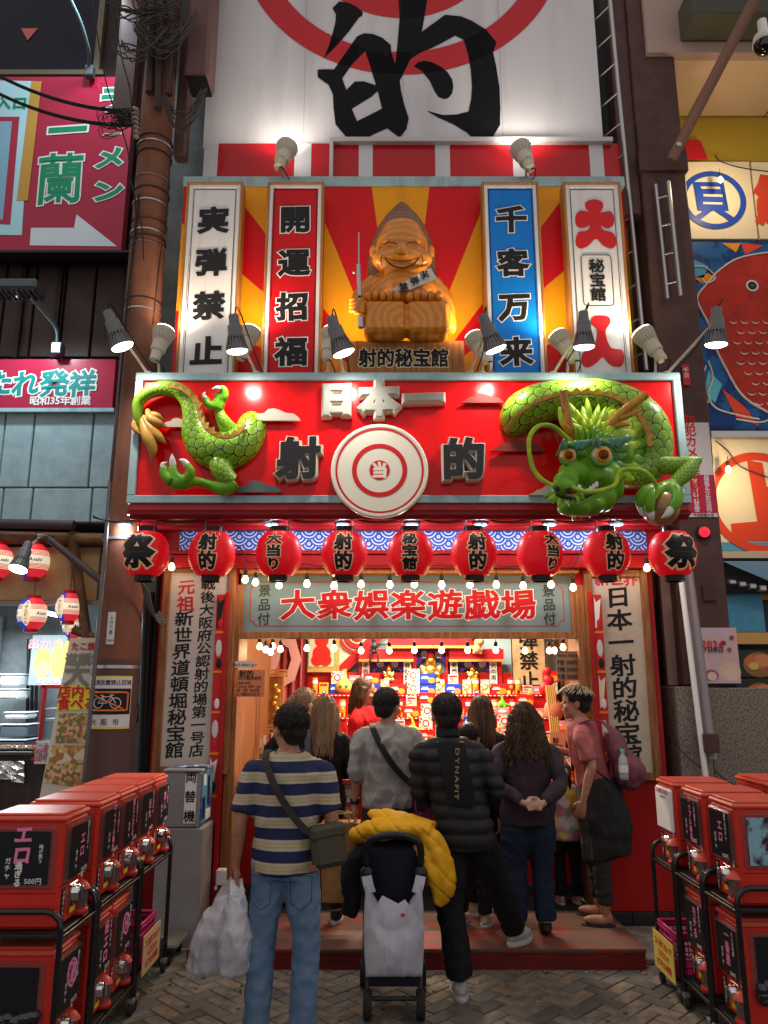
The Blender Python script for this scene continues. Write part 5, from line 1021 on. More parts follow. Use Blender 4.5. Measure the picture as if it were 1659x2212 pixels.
PX('ledge', -140, 540, 292, 553, 7.2, .2, mat('ledge_dark', (.02, .018, .018), .5), lb)
cuts = [-130, -62, 4, 68, 197, 247]
for a, c in zip(cuts, cuts[1:]):
    for y0, y1 in ((890, 1052), (1055, 1128)): PX('wall_tile', a+1.5, y0, c-1.5, y1, 7.0, .1, TB, lb, .008)
PX('tile_backing', -140, 886, 262, 1130, 7.06, .3, mat('joint_dark', (.08, .1, .1), .8), lb)
# ramen sign
rs = thing('ramen_signboard', 'crimson lit signboard with green brush characters 一蘭 and a white arrow', 'sign', P(110, 545, 6.95)); MAR = mat('maroon_panel', (.36, .012, .045), .28, coat=.4); YI = 6.95
PX('panel', -140, 166, 277, 540, YI, .12, MAR, rs); PX('frame', -140, 540, 279, 545, YI-.02, .16, DKMETAL, rs)
def FP(name, pts, Y, m, par): return flatpoly(name, pts, Y, m, par)
SKYB = mat('sign_pale_blue', (.40, .68, .75), .3); 
FP('map_panel', [(-140, 172), (68, 175), (47, 508), (-140, 505)], YI-.004, SKYB, rs); FP('gold_strip', [(68, 175), (90, 176), (60, 433), (36, 433)], YI-.007, mat('sign_gold', (.50, .28, .06), .3), rs)
FP('map_route', [(-60, 252), (42, 252), (22, 485), (-60, 480)], YI-.007, MAR, rs); FP('map_route', [(-60, 262), (26, 262), (6, 475), (-60, 470)], YI-.010, mat('map_blue', (.22, .40, .52), .3), rs)
FP('arrow', [(64, 530), (67, 492), (160, 492), (165, 463), (253, 532)], YI-.004, mat('sign_white', (.62, .68, .72), .3), rs)
GR = mat('sign_green', (.01, .24, .12), .4)
def brush(par, ch, px, py, Y, w, h, fm, om, bold=.04, wob=.02, slant=.08, ob=.05):
    c = P(px, py, Y); m = MB(); put(m, ch, FR(*c), w, h, bold+ob, br=1, zs=.01, wob=wob, slant=slant); part('lettering_outline', m, om, par)
    m = MB(); put(m, ch, FR(c.x, c.y-.003, c.z), w, h, bold, br=1, zs=.02, wob=wob, slant=slant); part('lettering', m, fm, par)
for ch, px, py, w, h in (('蘭', 130, 385, .50, .62),): brush(rs, ch, px, py, YI-.006, w, h, GR, WHITE, .016, .012, .08, .03)
for ch, px, py, w, h in (('一', 147, 281, .40, .40), ('ラ', 243, 215, .30, .34), ('メ', 237, 340, .32, .26), ('ン', 233, 412, .32, .26), ('ー', 243, 290, .2, .1)): brush(rs, ch, px, py, YI-.006, w, h, GR, WHITE)
c = P(25, 222, YI-.01); b = MB(); line(b, '入口', FR(*c), .16, .17, False, .03); part('lettering', b, GR, rs)
r2 = thing('ramen_signboard', 'small crimson signboard with green たれ発祥 and 昭和35年創業 below the dark windows', 'sign', P(110, 885, 6.95))
PX('panel', -140, 776, 246, 881, YI, .1, MAR, r2); PX('frame', -140, 881, 246, 889, YI-.02, .16, SKY_TRIM, r2)
for ch, px, w in (('た', 2, .22), ('れ', 55, .26), ('発', 117, .28), ('祥', 178, .26)): brush(r2, ch, px, 828, YI-.006, w, .27, mat('sign_teal', (.01, .22, .20), .4), WHITE, .035)
c = P(130, 865, YI-.006); b = MB(); line(b, '昭和35年創業', FR(*c), .10, .098, False, .02); part('lettering', b, WHITE, r2)
# floodlight and lamp arms
FB = mat('flood_grey', (.10, .12, .13), .4, metal=.5)
t = thing('flood_lamp', 'flat dark floodlight on a curved arm above the small crimson sign', 'lamp', P(120, 745, 6.8)); b = MB(); c = P(38, 625, 6.4); b.box(c.x-.22, c.x+.22, c.y-.12, c.y+.12, c.z-.05, c.z+.05, .02); part('housing', b, FB, t)
for k in range(9): b = MB(); b.box(c.x-.2+k*.048, c.x-.195+k*.048, c.y-.10, c.y+.1, c.z-.075, c.z-.05); part('fin', b, FB, t)
q = spline([tuple(P(68, 645, 6.4)), tuple(P(100, 680, 6.6)), tuple(P(122, 710, 6.75)), tuple(P(124, 740, 6.85))], 6); b = MB(); b.tube(q, .016, 8); part('arm', b, mat('arm_teal_grey', (.12, .18, .19), .4), t)
b = MB(); c = P(125, 755, 6.88); b.box(c.x-.05, c.x+.05, c.y-.05, c.y+.06, c.z-.06, c.z+.06, .01); part('junction_box', b, FB, t)
t = thing('sign_lamp_arm', 'grey bracket arm reaching down over the crimson signboard', 'lamp arm', P(190, 150, 6.9)); q = spline([tuple(P(148, -10, 6.2)), tuple(P(175, 50, 6.45)), tuple(P(192, 110, 6.7)), tuple(P(192, 140, 6.85))], 6); b = MB(); b.tube(q, .018, 8); part('arm', b, mat('arm_teal_grey', (.12, .18, .19), .4), t)
b = MB(); c = P(192, 155, 6.87); b.box(c.x-.04, c.x+.05, c.y-.03, c.y+.05, c.z-.06, c.z+.07, .01); part('junction_box', b, FB, t)
ld = bpy.data.lights.new('lamp_light', 'SPOT'); ld.energy = 70; ld.color = (.75, .9, 1); ld.spot_size = radians(130); ld.spot_blend = .8; ld.shadow_soft_size = .1; lo = bpy.data.objects.new('lamp_light', ld); COL.objects.link(lo); lo.parent = t; pl_ = P(215, -60, 6.1); lo.matrix_basis = Matrix.Translation(pl_-wl(t)) @ rot_to(P(190, 300, 6.95)-pl_)
ld = bpy.data.lights.new('lamp_light', 'SPOT'); ld.energy = 75; ld.color = (.75, .9, 1); ld.spot_size = radians(150); ld.spot_blend = .8; ld.shadow_soft_size = .1; fl = bpy.data.objects['flood_lamp']; lo = bpy.data.objects.new('lamp_light', ld); COL.objects.link(lo); lo.parent = fl; c = P(38, 640, 6.4); lo.matrix_basis = Matrix.Translation(c-wl(fl)) @ rot_to(P(90, 1000, 7.0)-c)
# food stall under the tiles
stl = thing('food_stall', 'brightly lit fried skewer stall with a beige fascia under wooden beams', 'shop', (-3.8, 7.2, 0))
PX('fascia', -140, 1182, 212, 1296, 7.1, .08, mat('fascia_beige', (.48, .32, .14), .6, col2=(.4, .26, .12), vs=3), stl); PX('rail', -140, 1297, 232, 1306, 7.05, .12, mat('rail_grey', (.25, .2, .16), .5), stl)
b = MB()
for px, r in ((0, .035),): b.tube([P(-140, 1128, 6.9), P(160, 1134, 6.9)], .045, 12); 
part('gutter', b, mat('gutter_brown', (.07, .05, .05), .4), stl)
for a, c, r in (((100, 1160, 6.75), (222, 1258, 6.7), .032),): b = MB(); b.tube([P(*a), P(*c)], r, 10); part('brace_pipe', b, mat('gutter_brown', (.07, .05, .05), .4), stl)
BM = mat('rough_beam', (.20, .10, .045), .8, col2=(.10, .05, .03), vs=5, bump=.3)
for pts, w in ((((-140, 1158), (225, 1166)), .06), (((155, 1150), (190, 1400)), .05), (((158, 1360), (225, 1385)), .04)):
    b = MB(); b.tube([P(*pts[0], 7.0), P(*pts[1], 7.0)], w, 4); part('beam', b, BM, stl)
b = MB(); b.box(-9, -2.2, 9.6, 9.7, 0, 3.1); part('kitchen_wall', b, mat('kitchen_wall', (.35, .40, .42), .5, col2=(.22, .25, .27), vs=3), stl); b = MB(); b.box(-9, -2.3, 7.2, 9.6, 3.0, 3.05); part('kitchen_ceiling', b, mat('kitchen_wall2', (.42, .44, .43), .6), stl)
b = MB(); b.box(-2.32, -2.28, 7.4, 9.6, 0, 3.05); part('partition', b, mat('kitchen_side', (.3, .3, .28), .6), stl)
for k in range(7): x = -160+k*22; PX('wall_panel', x, 1330, x+19, 1640, 9.5, .05, mat('steel_panel', (.30, .34, .35), .35, metal=.5), stl, .01)
for k in range(3): b = MB(); b.tube([P(62+k*9, 1380, 9.3), P(58+k*9, 1640, 9.3)], .02, 8); part('pipe', b, DKMETAL, stl)
t = thing('strip_light', 'bluish white strip light under the stall ceiling', 'lamp', P(135, 1330, 8.2)); b = MB(); b.tube([P(70, 1318, 8.6), P(170, 1338, 7.6)], .022, 8); part('tube', b, mat('tube_cool', (.8, 1, 1), .3, emit=7, ecol=(.7, .95, 1)), t)
ld = bpy.data.lights.new('lamp_light', 'AREA'); ld.shape = 'RECTANGLE'; ld.size = 1.2; ld.size_y = .15; ld.energy = 75; ld.color = (.80, .93, 1); lo = bpy.data.objects.new('lamp_light', ld); COL.objects.link(lo); lo.parent = t; lo.location = (-.4, 0, -.05)
t = thing('stall_counter', 'dark wooden stall counter with trays and foil on top', 'counter', P(60, 1700, 6.9)); b = MB(); cz = Z(1632, 6.75); b.box(-6, X(150, 1650, 6.75), 6.75, 7.4, 0, cz); part('front', b, mat('counter_dark', (.035, .025, .022), .5, stretch=(8, 1, .4), col2=(.055, .04, .035), vs=5), t); b = MB(); b.box(-6, X(150, 1650, 6.75)+.02, 6.72, 7.42, cz+.001, cz+.03, .005); part('counter_top', b, mat('counter_top_dark', (.06, .05, .045), .35), t)
b = MB(); fo = [];
for i in range(9):
    for j in range(6): fo.append(P(-60+i*14, 1644+j*9+(3*sin(i*1.3) if j else 0)+(6*sin(i*.9) if j == 5 else 0), 6.70+.015*sin(i*2.7+j*1.9)))
b.add(fo, [(i*6+j, (i+1)*6+j, (i+1)*6+j+1, i*6+j+1) for i in range(8) for j in range(5)]); part('foil', b, mat('foil', (.65, .65, .66), .25, metal=.95, bump=.5, bs=40), t)
poster('kushikatsu photo poster with fried skewers at the back of the stall', 66, 1372, 172, 1480, 8.9, (.16, .18, .2), [('o', .25, .45, .17, .32, (.45, .22, .05)), ('o', .55, .5, .12, .42, (.5, .28, .06)), ('o', .75, .5, .12, .42, (.42, .24, .05)), ('o', .25, .3, .14, .2, (.5, .3, .1))], [('串かつ', .3, .82, .14, mat('pale_red_text', (.6, .2, .2), .5)), ('KUSHIKATSU', .62, .1, .08, mat('lilac_text', (.5, .5, .7), .5))], rough=.3)
rc = thing('red_display_case', 'red framed glass display case on the stall counter', 'display case', P(130, 1600, 8.2)); 
for a in ((86, 1480, 92, 1620), (86, 1478, 180, 1487), (140, 1560, 165, 1610)): PX('frame', *a, 8.2, .05, REDL, rc, .004)
PX('tray', 98, 1552, 150, 1557, 8.0, .3, STEEL, rc); PX('shelf', 96, 1530, 170, 1532, 8.15, .3, STEEL, rc)
for k, (px, py, w, h, c) in enumerate(((18, 1470, 40, 24, (.5, .52, .55)), (16, 1500, 46, 20, (.55, .56, .58)), (32, 1547, 48, 12, (.6, .6, .6)), (28, 1580, 60, 26, (.06, .07, .09)), (20, 1610, 70, 20, (.05, .05, .06)))):
    t = thing('storage_box', ('clear plastic tub on the stall shelf', 'second clear tub under the first one', 'white wire basket by the wall', 'black crate behind the counter', 'black lower crate behind the counter')[k], 'container', P(px, py, 8.8)); PX('tub', px-w/2, py-h/2, px+w/2, py+h/2, 8.8, .3, mat('tub_%d' % k, c, .4), t, .02); PX('lid', px-w/2-1, py-h/2-3, px+w/2+1, py-h/2, 8.79, .32, mat('tub_lid', (.6, .62, .64), .4), t, .006)
for k, (px, py) in enumerate(((20, 1628), (50, 1625), (75, 1624), (5, 1612))):
    t = thing('food_tray', 'small tray of food on the stall counter, %s from the left' % nth([2, 3, 4, 1][k]), 'tray', P(px, py, 6.85)); c = P(px, 1630, 6.9); c.z = cz+.031; b = MB(); b.lathe([(.06, 0), (.09, .03), (.085, .03), (.055, .004), (.001, .004)], 14, Matrix.Translation(c)); part('tray', b, STEEL, t); b = MB()
    for q in range(6): b.ell(c+Vector((.04*cos(q), .04*sin(q), .025)), .018, 8, 6)
    part('food', b, mat('fried_food', (.42, .2, .06), .6), t)
poster('laminated white menu card leaning on the stall counter', 76, 1600, 108, 1650, 6.68, (.6, .6, .62), [('r', .1, .15, .9, .9, (.45, .52, .62)), ('r', .62, .25, .85, .8, (.25, .3, .4))], [('ビール', .35, .8, .05, REDL), ('430円', .3, .55, .05, REDL), ('ハイボール', .4, .38, .03, BLACK), ('430円', .3, .22, .05, REDL)], name='menu_card', cat='menu')
# beer lanterns
def beer(label, px, py, Y, R, yaw):
    c = P(px, py, Y); H = R*1.08; t = thing('beer_lantern', label, 'lantern', c, 'white blue and red beer lanterns at the stall'); prof = [(R*(1-abs(-1+2*i/24)**2.6*.5), (-1+2*i/24)*H) for i in range(25)]
    mm = MC.get('beer_paper')
    if not mm:
        mm = mat('beer_paper', (.8, .7, .5), .5); nt = mm.node_tree; bb_ = nt.nodes['Principled BSDF']; tc = nt.nodes.new('ShaderNodeTexCoord'); sx = nt.nodes.new('ShaderNodeSeparateXYZ'); nt.links.new(tc.outputs['Generated'], sx.inputs[0]); x = NX(nt, sx.outputs[0]); z = NX(nt, sx.outputs[2])
        st_ = (z*26)-(z*26).fl(); top = z.gt(.62)+z.lt(.38); line_ = st_.gt(.45)*top.op('MINIMUM', 1.0); solid = z.lt(.22)+z.gt(.80)
        msk = (line_+solid).op('MINIMUM', 1.0); cc = mixcol(nt, x.gt(.5), (.02, .04, .42), (.62, .02, .03)); col_ = mixcol(nt, msk, (.78, .68, .48), cc); nt.links.new(col_, bb_.inputs['Base Color']); nt.links.new(col_, bb_.inputs['Emission Color']); bb_.inputs['Emission Strength'].default_value = .55
    m = MB(); m.lathe(prof, 28, T(*c)); part('paper_shade', m, mm, t)
    for s_ in (1, -1): m = MB(); m.lathe([(R*.48, s_*H), (R*.48, s_*(H+.03)), (.001, s_*(H+.03))], 18, T(*c), smooth=False); part('rim', m, REDL, t)
    m = MB(); m.tube([c+Vector((0, 0, H+.03)), c+Vector((0, 0, H+.2))], .003, 5); part('hanger', m, CABLE, t)
    pn = MB(); pn.add([(R*.34*cos(a), 0, R*.9*sin(a)) for a in [2*pi*k/24 for k in range(24)]], [tuple(range(24))]); part('print_panel', wrap(pn, c, R, H, .004, yaw), mat('beer_panel', (.8, .68, .45), .5, emit=.4, ecol=(.9, .75, .5)), t)
    m = MB(); line(m, 'アサヒビール', FR(0, 0, 0), R*.28, R*.27, True, .03); part('lettering', wrap(m, c, R, H, .007, yaw), REDL, t)
    for s_ in (-1, 1): m = MB(); line(m, 'Asahi', FR(0, 0, .0), R*.3, R*.3, False, .03); part('lettering', wrap(m, c, R, H, .005, yaw+s_*1.05), mat('beer_blue', (.02, .03, .3), .5), t)
beer('beer lantern hanging low at the left, front panel facing the street', 70, 1326, 6.9, .125, 0); beer('beer lantern hanging right of the low one, turned left', 149, 1312, 7.0, .115, -.35); beer('small beer lantern partly under the wooden beam', 160, 1352, 7.6, .105, -.3)
beer('beer lantern behind the big grey spot lamp', 72, 1212, 6.95, .14, -.5); beer('beer lantern cut by the left edge of the picture', -8, 1212, 6.95, .14, -.2)
spot_lamp('large grey spot lamp hanging in front of the stall fascia', P(88, 1158, 6.6), P(38, 1232, 6.45), P(62, 1172, 6.55), GREYB, 25, NEUT, 'lamps at the stall', cone=120)
# standing banner
YN = 6.62; bn = thing('standing_banner', 'tall slanting food banner with 道頓堀 大 and fried food photos behind the machines', 'banner', P(150, 1720, YN))
def bq(name, pts, m, dy=0): b = MB(); b.add([P(x, y, YN-dy) for x, y in pts], [tuple(range(len(pts)))]); return part(name, b, m, bn)
bq('cloth', [(151, 1378), (212, 1378), (196, 1730), (84, 1730)], mat('banner_cloth', (.58, .54, .44), .7)); bq('yellow_band', [(133, 1481), (208, 1481), (204, 1532), (122, 1536)], mat('banner_yellow', (.75, .62, .05), .6), .003)
FD1 = print_mat('food_photo_a', [(.42, .18, .06), (.55, .3, .12), (.12, .16, .05), (.62, .42, .2), (.3, .1, .04)], 38); FD2 = print_mat('food_photo_b', [(.5, .24, .05), (.58, .34, .1), (.36, .14, .03), (.62, .55, .42)], 22)
bq('food_photo', [(128, 1541), (205, 1541), (201, 1605), (118, 1605)], FD1, .003); bq('food_photo', [(112, 1610), (200, 1610), (197, 1650), (104, 1650)], FD2, .003); bq('food_photo', [(100, 1652), (196, 1648), (193, 1705), (94, 1690)], FD1, .003)
for s_, px, py, w, m_ in (('たこ焼', 180, 1396, .07, REDL), ('道頓堀', 182, 1424, .11, mat('grey_print', (.2, .19, .16), .6)), ('大', 166, 1456, .22, mat('grey_print', (.2, .19, .16), .6)), ('店内で', 168, 1494, .11, REDL), ('食べる', 166, 1520, .11, REDL)):
    b = MB(); c = P(px, py, YN-.006); line(b, s_, FR(*c), w, w*1.0, False, .035); part('lettering', b, m_, bn)
# grimy wall beside the pole
gw = PX('wall', 262, 1135, 352, 2060, 7.0, .2, mat('stained_wall', (.20, .19, .17), .8, col2=(.11, .10, .09), vs=2.5, bump=.1), None, label='stained grey wall strip between the pole and the weathered board', cat='wall')
b = MB(); c = P(300, 1500, 6.99)
for q in ([(268, 1380), (300, 1372), (330, 1350)], [(290, 1508), (300, 1530), (296, 1560), (282, 1545)], [(284, 1480), (305, 1470)]): b.tube([P(x, y, 6.995) for x, y in q], .006, 5)
part('graffiti', b, BLACK, gw)
m = MB(); m.box(-1.93, -1.90, 6.5, 6.98, 0, 3.05); m.tube([P(322, 1280, 6.55), P(300, 1990, 6.55)], .05, 10); part('drain_pipe', m, mat('pipe_dark', (.02, .02, .02), .4), label='black drain pipe left of the weathered board', cat='pipe')
# ================================================================= UTILITY POLE
YP = 6.15; up_ = thing('utility_pole', 'rusty brown utility pole rising left of the shop, strapped with bands', 'utility pole', P(240, 2000, YP))
PB = mat('rusty_pole', (.22, .085, .045), .75, col2=(.11, .05, .035), vs=4, vth=(.35, .7), bump=.4, bs=30, vd=8, stretch=(1, 1, .35)); PW = mat('pole_wrap', (.10, .055, .048), .6, bump=.1)
def pole_c(z): k = z/10; return Vector((-2.10+.0*k, YP, z))
prof = [(-.3, .18), (2.0, .172), (4, .16), (6, .15), (8, .14), (11, .13)]
b = MB(); b.tube([pole_c(z) for z, r in prof], [r for z, r in prof], 28); part('shaft', b, PB, up_)
b = MB(); z0, z1 = .0, Z(1425, YP); b.tube([pole_c(z0), pole_c(z1)], [.183, .177], 28); part('wrap', b, PW, up_)
for py in (1160, 1440): b = MB(); z = Z(py, YP-.18); b.tube([pole_c(z-.012), pole_c(z+.012)], .181 if py > 1400 else .178, 28); part('band', b, STEEL, up_)
for k, py in enumerate((288, 300, 320, 375, 400, 428, 470, 492, 505, 520, 640, 662)): b = MB(); z = Z(py, YP-.15); b.tube([pole_c(z-.006+(.01 if k % 3 == 0 else 0)), pole_c(z+.006)], .160, 24); part('band', b, STEEL if k % 2 else DKMETAL, up_)
# signs on the pole
def cyl_text(s_, ang, z, size, m, par, R=.185, pitch=None, vert=False, bold=.02):
    b = MB(); line(b, s_, FR(0, 0, 0), size, pitch, vert, bold); out = MB(); pc = pole_c(z)
    out.add([(pc.x+(R-v[1])*sin(v[0]/R+ang), pc.y-(R-v[1])*cos(v[0]/R+ang), z+v[2]) for v in b.v], b.f); return part('lettering', out, m, par)
bs_ = thing('no_bicycle_sign', 'wrapped white and yellow no bicycle parking sign 自転車放置禁止区域 大阪市 on the pole', 'sign', pole_c(Z(1575, YP-.18)))
def cyl_patch(name, a0, a1, z0, z1, R, m, par, n=14):
    b = MB(); vs = []
    for i in range(n+1):
        a = a0+(a1-a0)*i/n
        for z in (z0, z1): vs.append((pole_c(z).x+R*sin(a), YP-R*cos(a), z))
    b.add(vs, [(2*i, 2*i+2, 2*i+3, 2*i+1) for i in range(n)], True); return part(name, b, m, par)
sz1, sz0 = Z(1460, YP-.18), Z(1575, YP-.18); hh = sz1-sz0; A = .06
cyl_patch('border', A-1.02, A+1.02, sz0, sz1, .184, mat('sign_yellow', (.75, .6, .08), .4), bs_); cyl_patch('panel', A-1.0, A+1.0, sz0+.012, sz1-.012, .1852, mat('sign_white2', (.62, .62, .62), .4), bs_)
cyl_patch('black_field', A-.98, A+.98, sz0+hh*.27, sz1-hh*.24, .1862, BLACK, bs_)
b = MB(); cz_ = sz0+hh*.515; hw, hh2 = .155, hh*.17; pts = []
for k in range(40):
    a = 2*pi*k/40; pts.append((max(-1, min(1, 1.5*cos(a)))*hw, max(-1, min(1, 1.3*sin(a)))*hh2))
def cylp(x, z, R=.187): a = x/.186+A; return (pole_c(z).x+R*sin(a), YP-R*cos(a), z)
b.tube([cylp(x, cz_+z) for x, z in pts+pts[:2]], .007, 6); q = [(-hw*.8+hw*1.6*k/8, hh2*.85-hh2*1.7*k/8) for k in range(9)]; b.tube([cylp(x, cz_+z) for x, z in q], .006, 6); part('prohibition_mark', b, mat('sign_orange', (.75, .17, .03), .4), bs_)
b = MB()
for x0 in (-.065, .065): b.tube([cylp(x0+.038*cos(2*pi*k/18), cz_-.012+.038*sin(2*pi*k/18), .188) for k in range(19)], .003, 5)
for q in ([(-.065, -.012), (-.035, .035), (.035, .035), (.065, -.012)], [(-.035, .035), (0, -.012), (.035, .035)], [(-.05, .045), (-.028, .045), (-.035, .03)], [(.02, .047), (.05, .047)], [(-.065, -.012), (0, -.012)]): b.tube([cylp(x, cz_+z, .188) for x, z in q], .003, 5)
part('bicycle_mark', b, WHITE, bs_)
cyl_text('自転車放置禁止区域', A, sz1-hh*.125, .042, mat('navy_print', (.03, .03, .06), .5), bs_, .186, .040); cyl_text('大阪市', A-.05, sz0+hh*.13, .05, mat('navy_print', (.03, .03, .1), .5), bs_, .186, .085)
pt = thing('pole_number_plate', 'narrow white plate reading トウトン 10 on the pole', 'plate', pole_c(Z(1390, YP-.17))); za, zb_ = Z(1392, YP-.17), Z(1322, YP-.17); cyl_patch('plate', -.18, .16, za, zb_, .178, mat('sign_white2', (.62, .62, .62), .4), pt, 6); cyl_text('トウトン', 0, (za+zb_)/2+.03, .03, BLACK, pt, .179, .03, True); cyl_text('10', 0, za+.09, .035, BLACK, pt, .179); cyl_text('1560', 0, za+.03, .025, BLACK, pt, .179)
cd_ = MB(); q = spline([tuple(P(238, 1040, 5.9)), tuple(P(222, 1250, 5.9)), tuple(P(205, 1440, 5.9)), tuple(P(178, 1720, 5.9))], 5); cd_.tube(q, .016, 10); part('conduit', cd_, mat('conduit_grey', (.13, .13, .14), .35, metal=.6), label='thin grey conduit running down in front of the pole', cat='conduit')
cd_ = MB(); q = spline([tuple(P(300, 420, 6.0)), tuple(P(278, 620, 6.0)), tuple(P(262, 800, 5.95)), tuple(P(240, 1040, 5.9))], 5); cd_.tube(q, .010, 6); part('power_cable', cd_, CABLE, label='black cable hanging down the left side of the pole', cat='cable')
# conduits and boxes at the top of the pole
CP = mat('conduit_brown', (.05, .03, .028), .45, bump=.05)
for k, (px, y1) in enumerate(((322, 200), (341, 235), (364, 205))): b = MB(); b.tube([P(px+8, -30, 5.95), P(px, y1, 5.97)], .035, 12); part('conduit', b, CP, label='brown conduit at the top of the pole, %s of three' % ('left', 'middle', 'right')[k], cat='conduit', group='conduits at the top of the pole')
BXM = mat('cable_box_brown', (.12, .065, .06), .5, bump=.05)
t = thing('cable_duct', 'wide brown cable duct hanging right of the pole top with wires spilling out', 'cable duct', P(440, 190, 6.1)); b = MB(); c0_ = P(432, 182, 6.1); b.box(c0_.x-.13, c0_.x+.10, 5.98, 6.28, c0_.z, 9.6, .03); part('housing', b, BXM, t); b = MB(); b.box(c0_.x-.11, c0_.x+.08, 6.0, 6.26, c0_.z-.002, c0_.z+.004); part('opening', b, BLACK, t)
t = thing('cable_duct', 'dark brown cable duct behind the left side of the pole top', 'cable duct', P(275, 250, 6.3)); b = MB(); c1_ = P(270, 255, 6.3); b.box(c1_.x-.10, c1_.x+.12, 6.2, 6.4, c1_.z, 9.6, .03); part('housing', b, BXM, t)
t = thing('cable_duct', 'lower brown cable duct behind the pole', 'cable duct', P(392, 330, 6.4)); b = MB(); c2_ = P(390, 345, 6.4); b.box(c2_.x-.06, c2_.x+.06, 6.33, 6.47, c2_.z, c2_.z+1.5, .02); part('housing', b, BXM, t)
cr = random.Random(21)
def wild(name, label, starts, n, r=.006, sagk=.3, jit=12, m=CABLE):
    for k in range(n):
        a, b_ = starts; pa = P(a[0]+cr.uniform(-jit, jit), a[1]+cr.uniform(-jit, jit)*.6, a[2]+cr.uniform(-.08, .08)); pb = P(b_[0]+cr.uniform(-jit, jit), b_[1]+cr.uniform(-jit, jit)*.6, b_[2]+cr.uniform(-.08, .08)); s_ = sagk*cr.uniform(.5, 1.4)
        q = [pa.lerp(pb, i/14)-Vector((0, 0, s_*4*(i/14)*(1-i/14)))+Vector((cr.uniform(-1, 1), cr.uniform(-1, 1), cr.uniform(-1, 1)))*.012 for i in range(15)]; W_.tube(spline([tuple(v) for v in q], 2), r*cr.uniform(.6, 1.3), 5)
W_ = MB()
wild('', '', ((300, 55, 5.8), (420, 30, 5.85)), 9, .008, .28); wild('', '', ((355, 210, 5.85), (440, 195, 6.0)), 12, .005, .30, 8); wild('', '', ((255, 90, 5.8), (370, 60, 5.85)), 6, .007, .2); wild('', '', ((240, 10, 5.8), (400, -10, 5.9)), 6, .008, .22)
for k in range(10):
    c = P(cr.uniform(250, 420), cr.uniform(0, 80), 5.8); R = cr.uniform(.06, .16); W_.tube([c+Vector((R*cos(a)*1.2, .03*sin(2*a), R*sin(a))) for a in [2*pi*i/16 for i in range(15)]], .007, 5)
part('tangled_cables', W_, mat('cable_grey_black', (.05, .045, .04), .5), kind='stuff', label='mass of tangled cables around the top of the pole', cat='cables')
for k, (a, b_, s_) in enumerate((((-60, 130, 5.9), (392, 352/1.0, 5.9), .1),)): pass
lab_ = ['upper black service cable crossing the crimson signboard', 'lower black service cable crossing the crimson signboard']
for k, (y0, y1) in enumerate(((142, 238), (182, 268))):
    b = MB(); 
    for d in range(3): b.tube(sag(P(-60, y0+d*2-12, 5.6), P(288, y1+d*3, 5.95), .12, 14), .009-.002*d, 6)
    part('service_cable', b, CABLE, label=lab_[k], cat='cable')
b = MB()
for k in range(7): c = P(292+k*.4, 238+k*9.5, 5.96); b.ell(c, (.038-.002*k, .038-.002*k, .022), 14, 8)
part('insulator', b, mat('insulator_brown', (.28, .22, .18), .3, coat=.4), label='ribbed insulator stack where the service cables end', cat='insulator')
W_ = MB()
for k in range(14):
    c = P(cr.uniform(235, 285), cr.uniform(245, 285), 5.85); R = cr.uniform(.03, .09); W_.tube([c+Vector((R*cos(a)*1.5, .02*sin(2*a), R*sin(a))) for a in [2*pi*i/14 for i in range(13)]], .004, 5)
part('tangled_cables', W_, CABLE, kind='stuff', label='knot of thin wires beside the insulator', cat='cables')
b = MB()
for q in ([(196, -10), (225, 160), (245, 230), (275, 320), (282, 390), (305, 480), (310, 560)], [(240, -10), (262, 120), (280, 190), (285, 240)], [(330, 700), (345, 560), (360, 450), (368, 330)], [(290, 300), (278, 360), (290, 420), (296, 520)]):
    b.tube(spline([tuple(P(x, y, 5.92)) for x, y in q], 4), .006, 5)
part('loose_wires', b, CABLE, kind='stuff', label='loose wires trailing down the pole', cat='wires')
for q, lb_ in (([(303, 505), (322, 500)], 0), ([(278, 462), (292, 478)], 0)): pass
b = MB(); q = sag(P(305, 1255, 5.95), P(345, 1320, 6.3), .12, 8)
for k in range(7): b.tube([v+Vector((.008*k, .01*k, -.012*k)) for v in q], .006, 5)
part('cable_bundle', b, mat('cable_grey', (.12, .12, .11), .6), label='bundle of grey cables curving from the pole to the drain pipe', cat='cables')
# ================================================================= RIGHT SIDE
CX0, CX1 = 2.47, 2.90; YC = 6.5
col_ = thing('steel_column', 'tall dark brown steel column right of the shop', 'column', (2.7, 6.6, 0)); b = MB(); b.box(CX0, CX1, YC, YC+.5, 1.8, 11, .01); part('shaft', b, BROWN, col_)
b = MB(); b.box(CX0-.02, CX1+.02, YC-.03, YC+.52, Z(372, YC), Z(330, YC), .005); part('collar', b, BROWN, col_); b = MB(); b.box(CX0-.18, CX0, YC+.05, YC+.3, 6.2, 11, .01); part('side_box', b, BROWN, col_)
PX('cover_plate', 1519, 1265, 1548, 1298, YC-.02, .02, mat('plate_brown', (.06, .035, .032), .5), col_, .003)
def brace(name, pts, w, m, par, Y1, Y2=None): b = MB(); b.tube([P(*pts[0], Y1), P(*pts[1], Y2 or Y1)], w, 4); return part(name, b, m, par)
t = thing('strut', 'diagonal brown steel strut crossing under the beige canopy', 'strut', P(1450, 340, 6.2)); brace('bar', ((1450, 345), (1640, -20)), .065, mat('strut_brown', (.22, .115, .085), .5, bump=.05), t, 6.3, 5.6)
b = MB(); c = P(1467, 311, 6.2); b.ell(c, (.03, .015, .03), 12, 8); part('bolt', b, STEEL, t)
PX('gap_panel', 1432, 1180, 1478, 1480, 6.62, .06, mat('panel_mauve', (.26, .17, .15), .5), col_)
ld_ = lambda *a: None
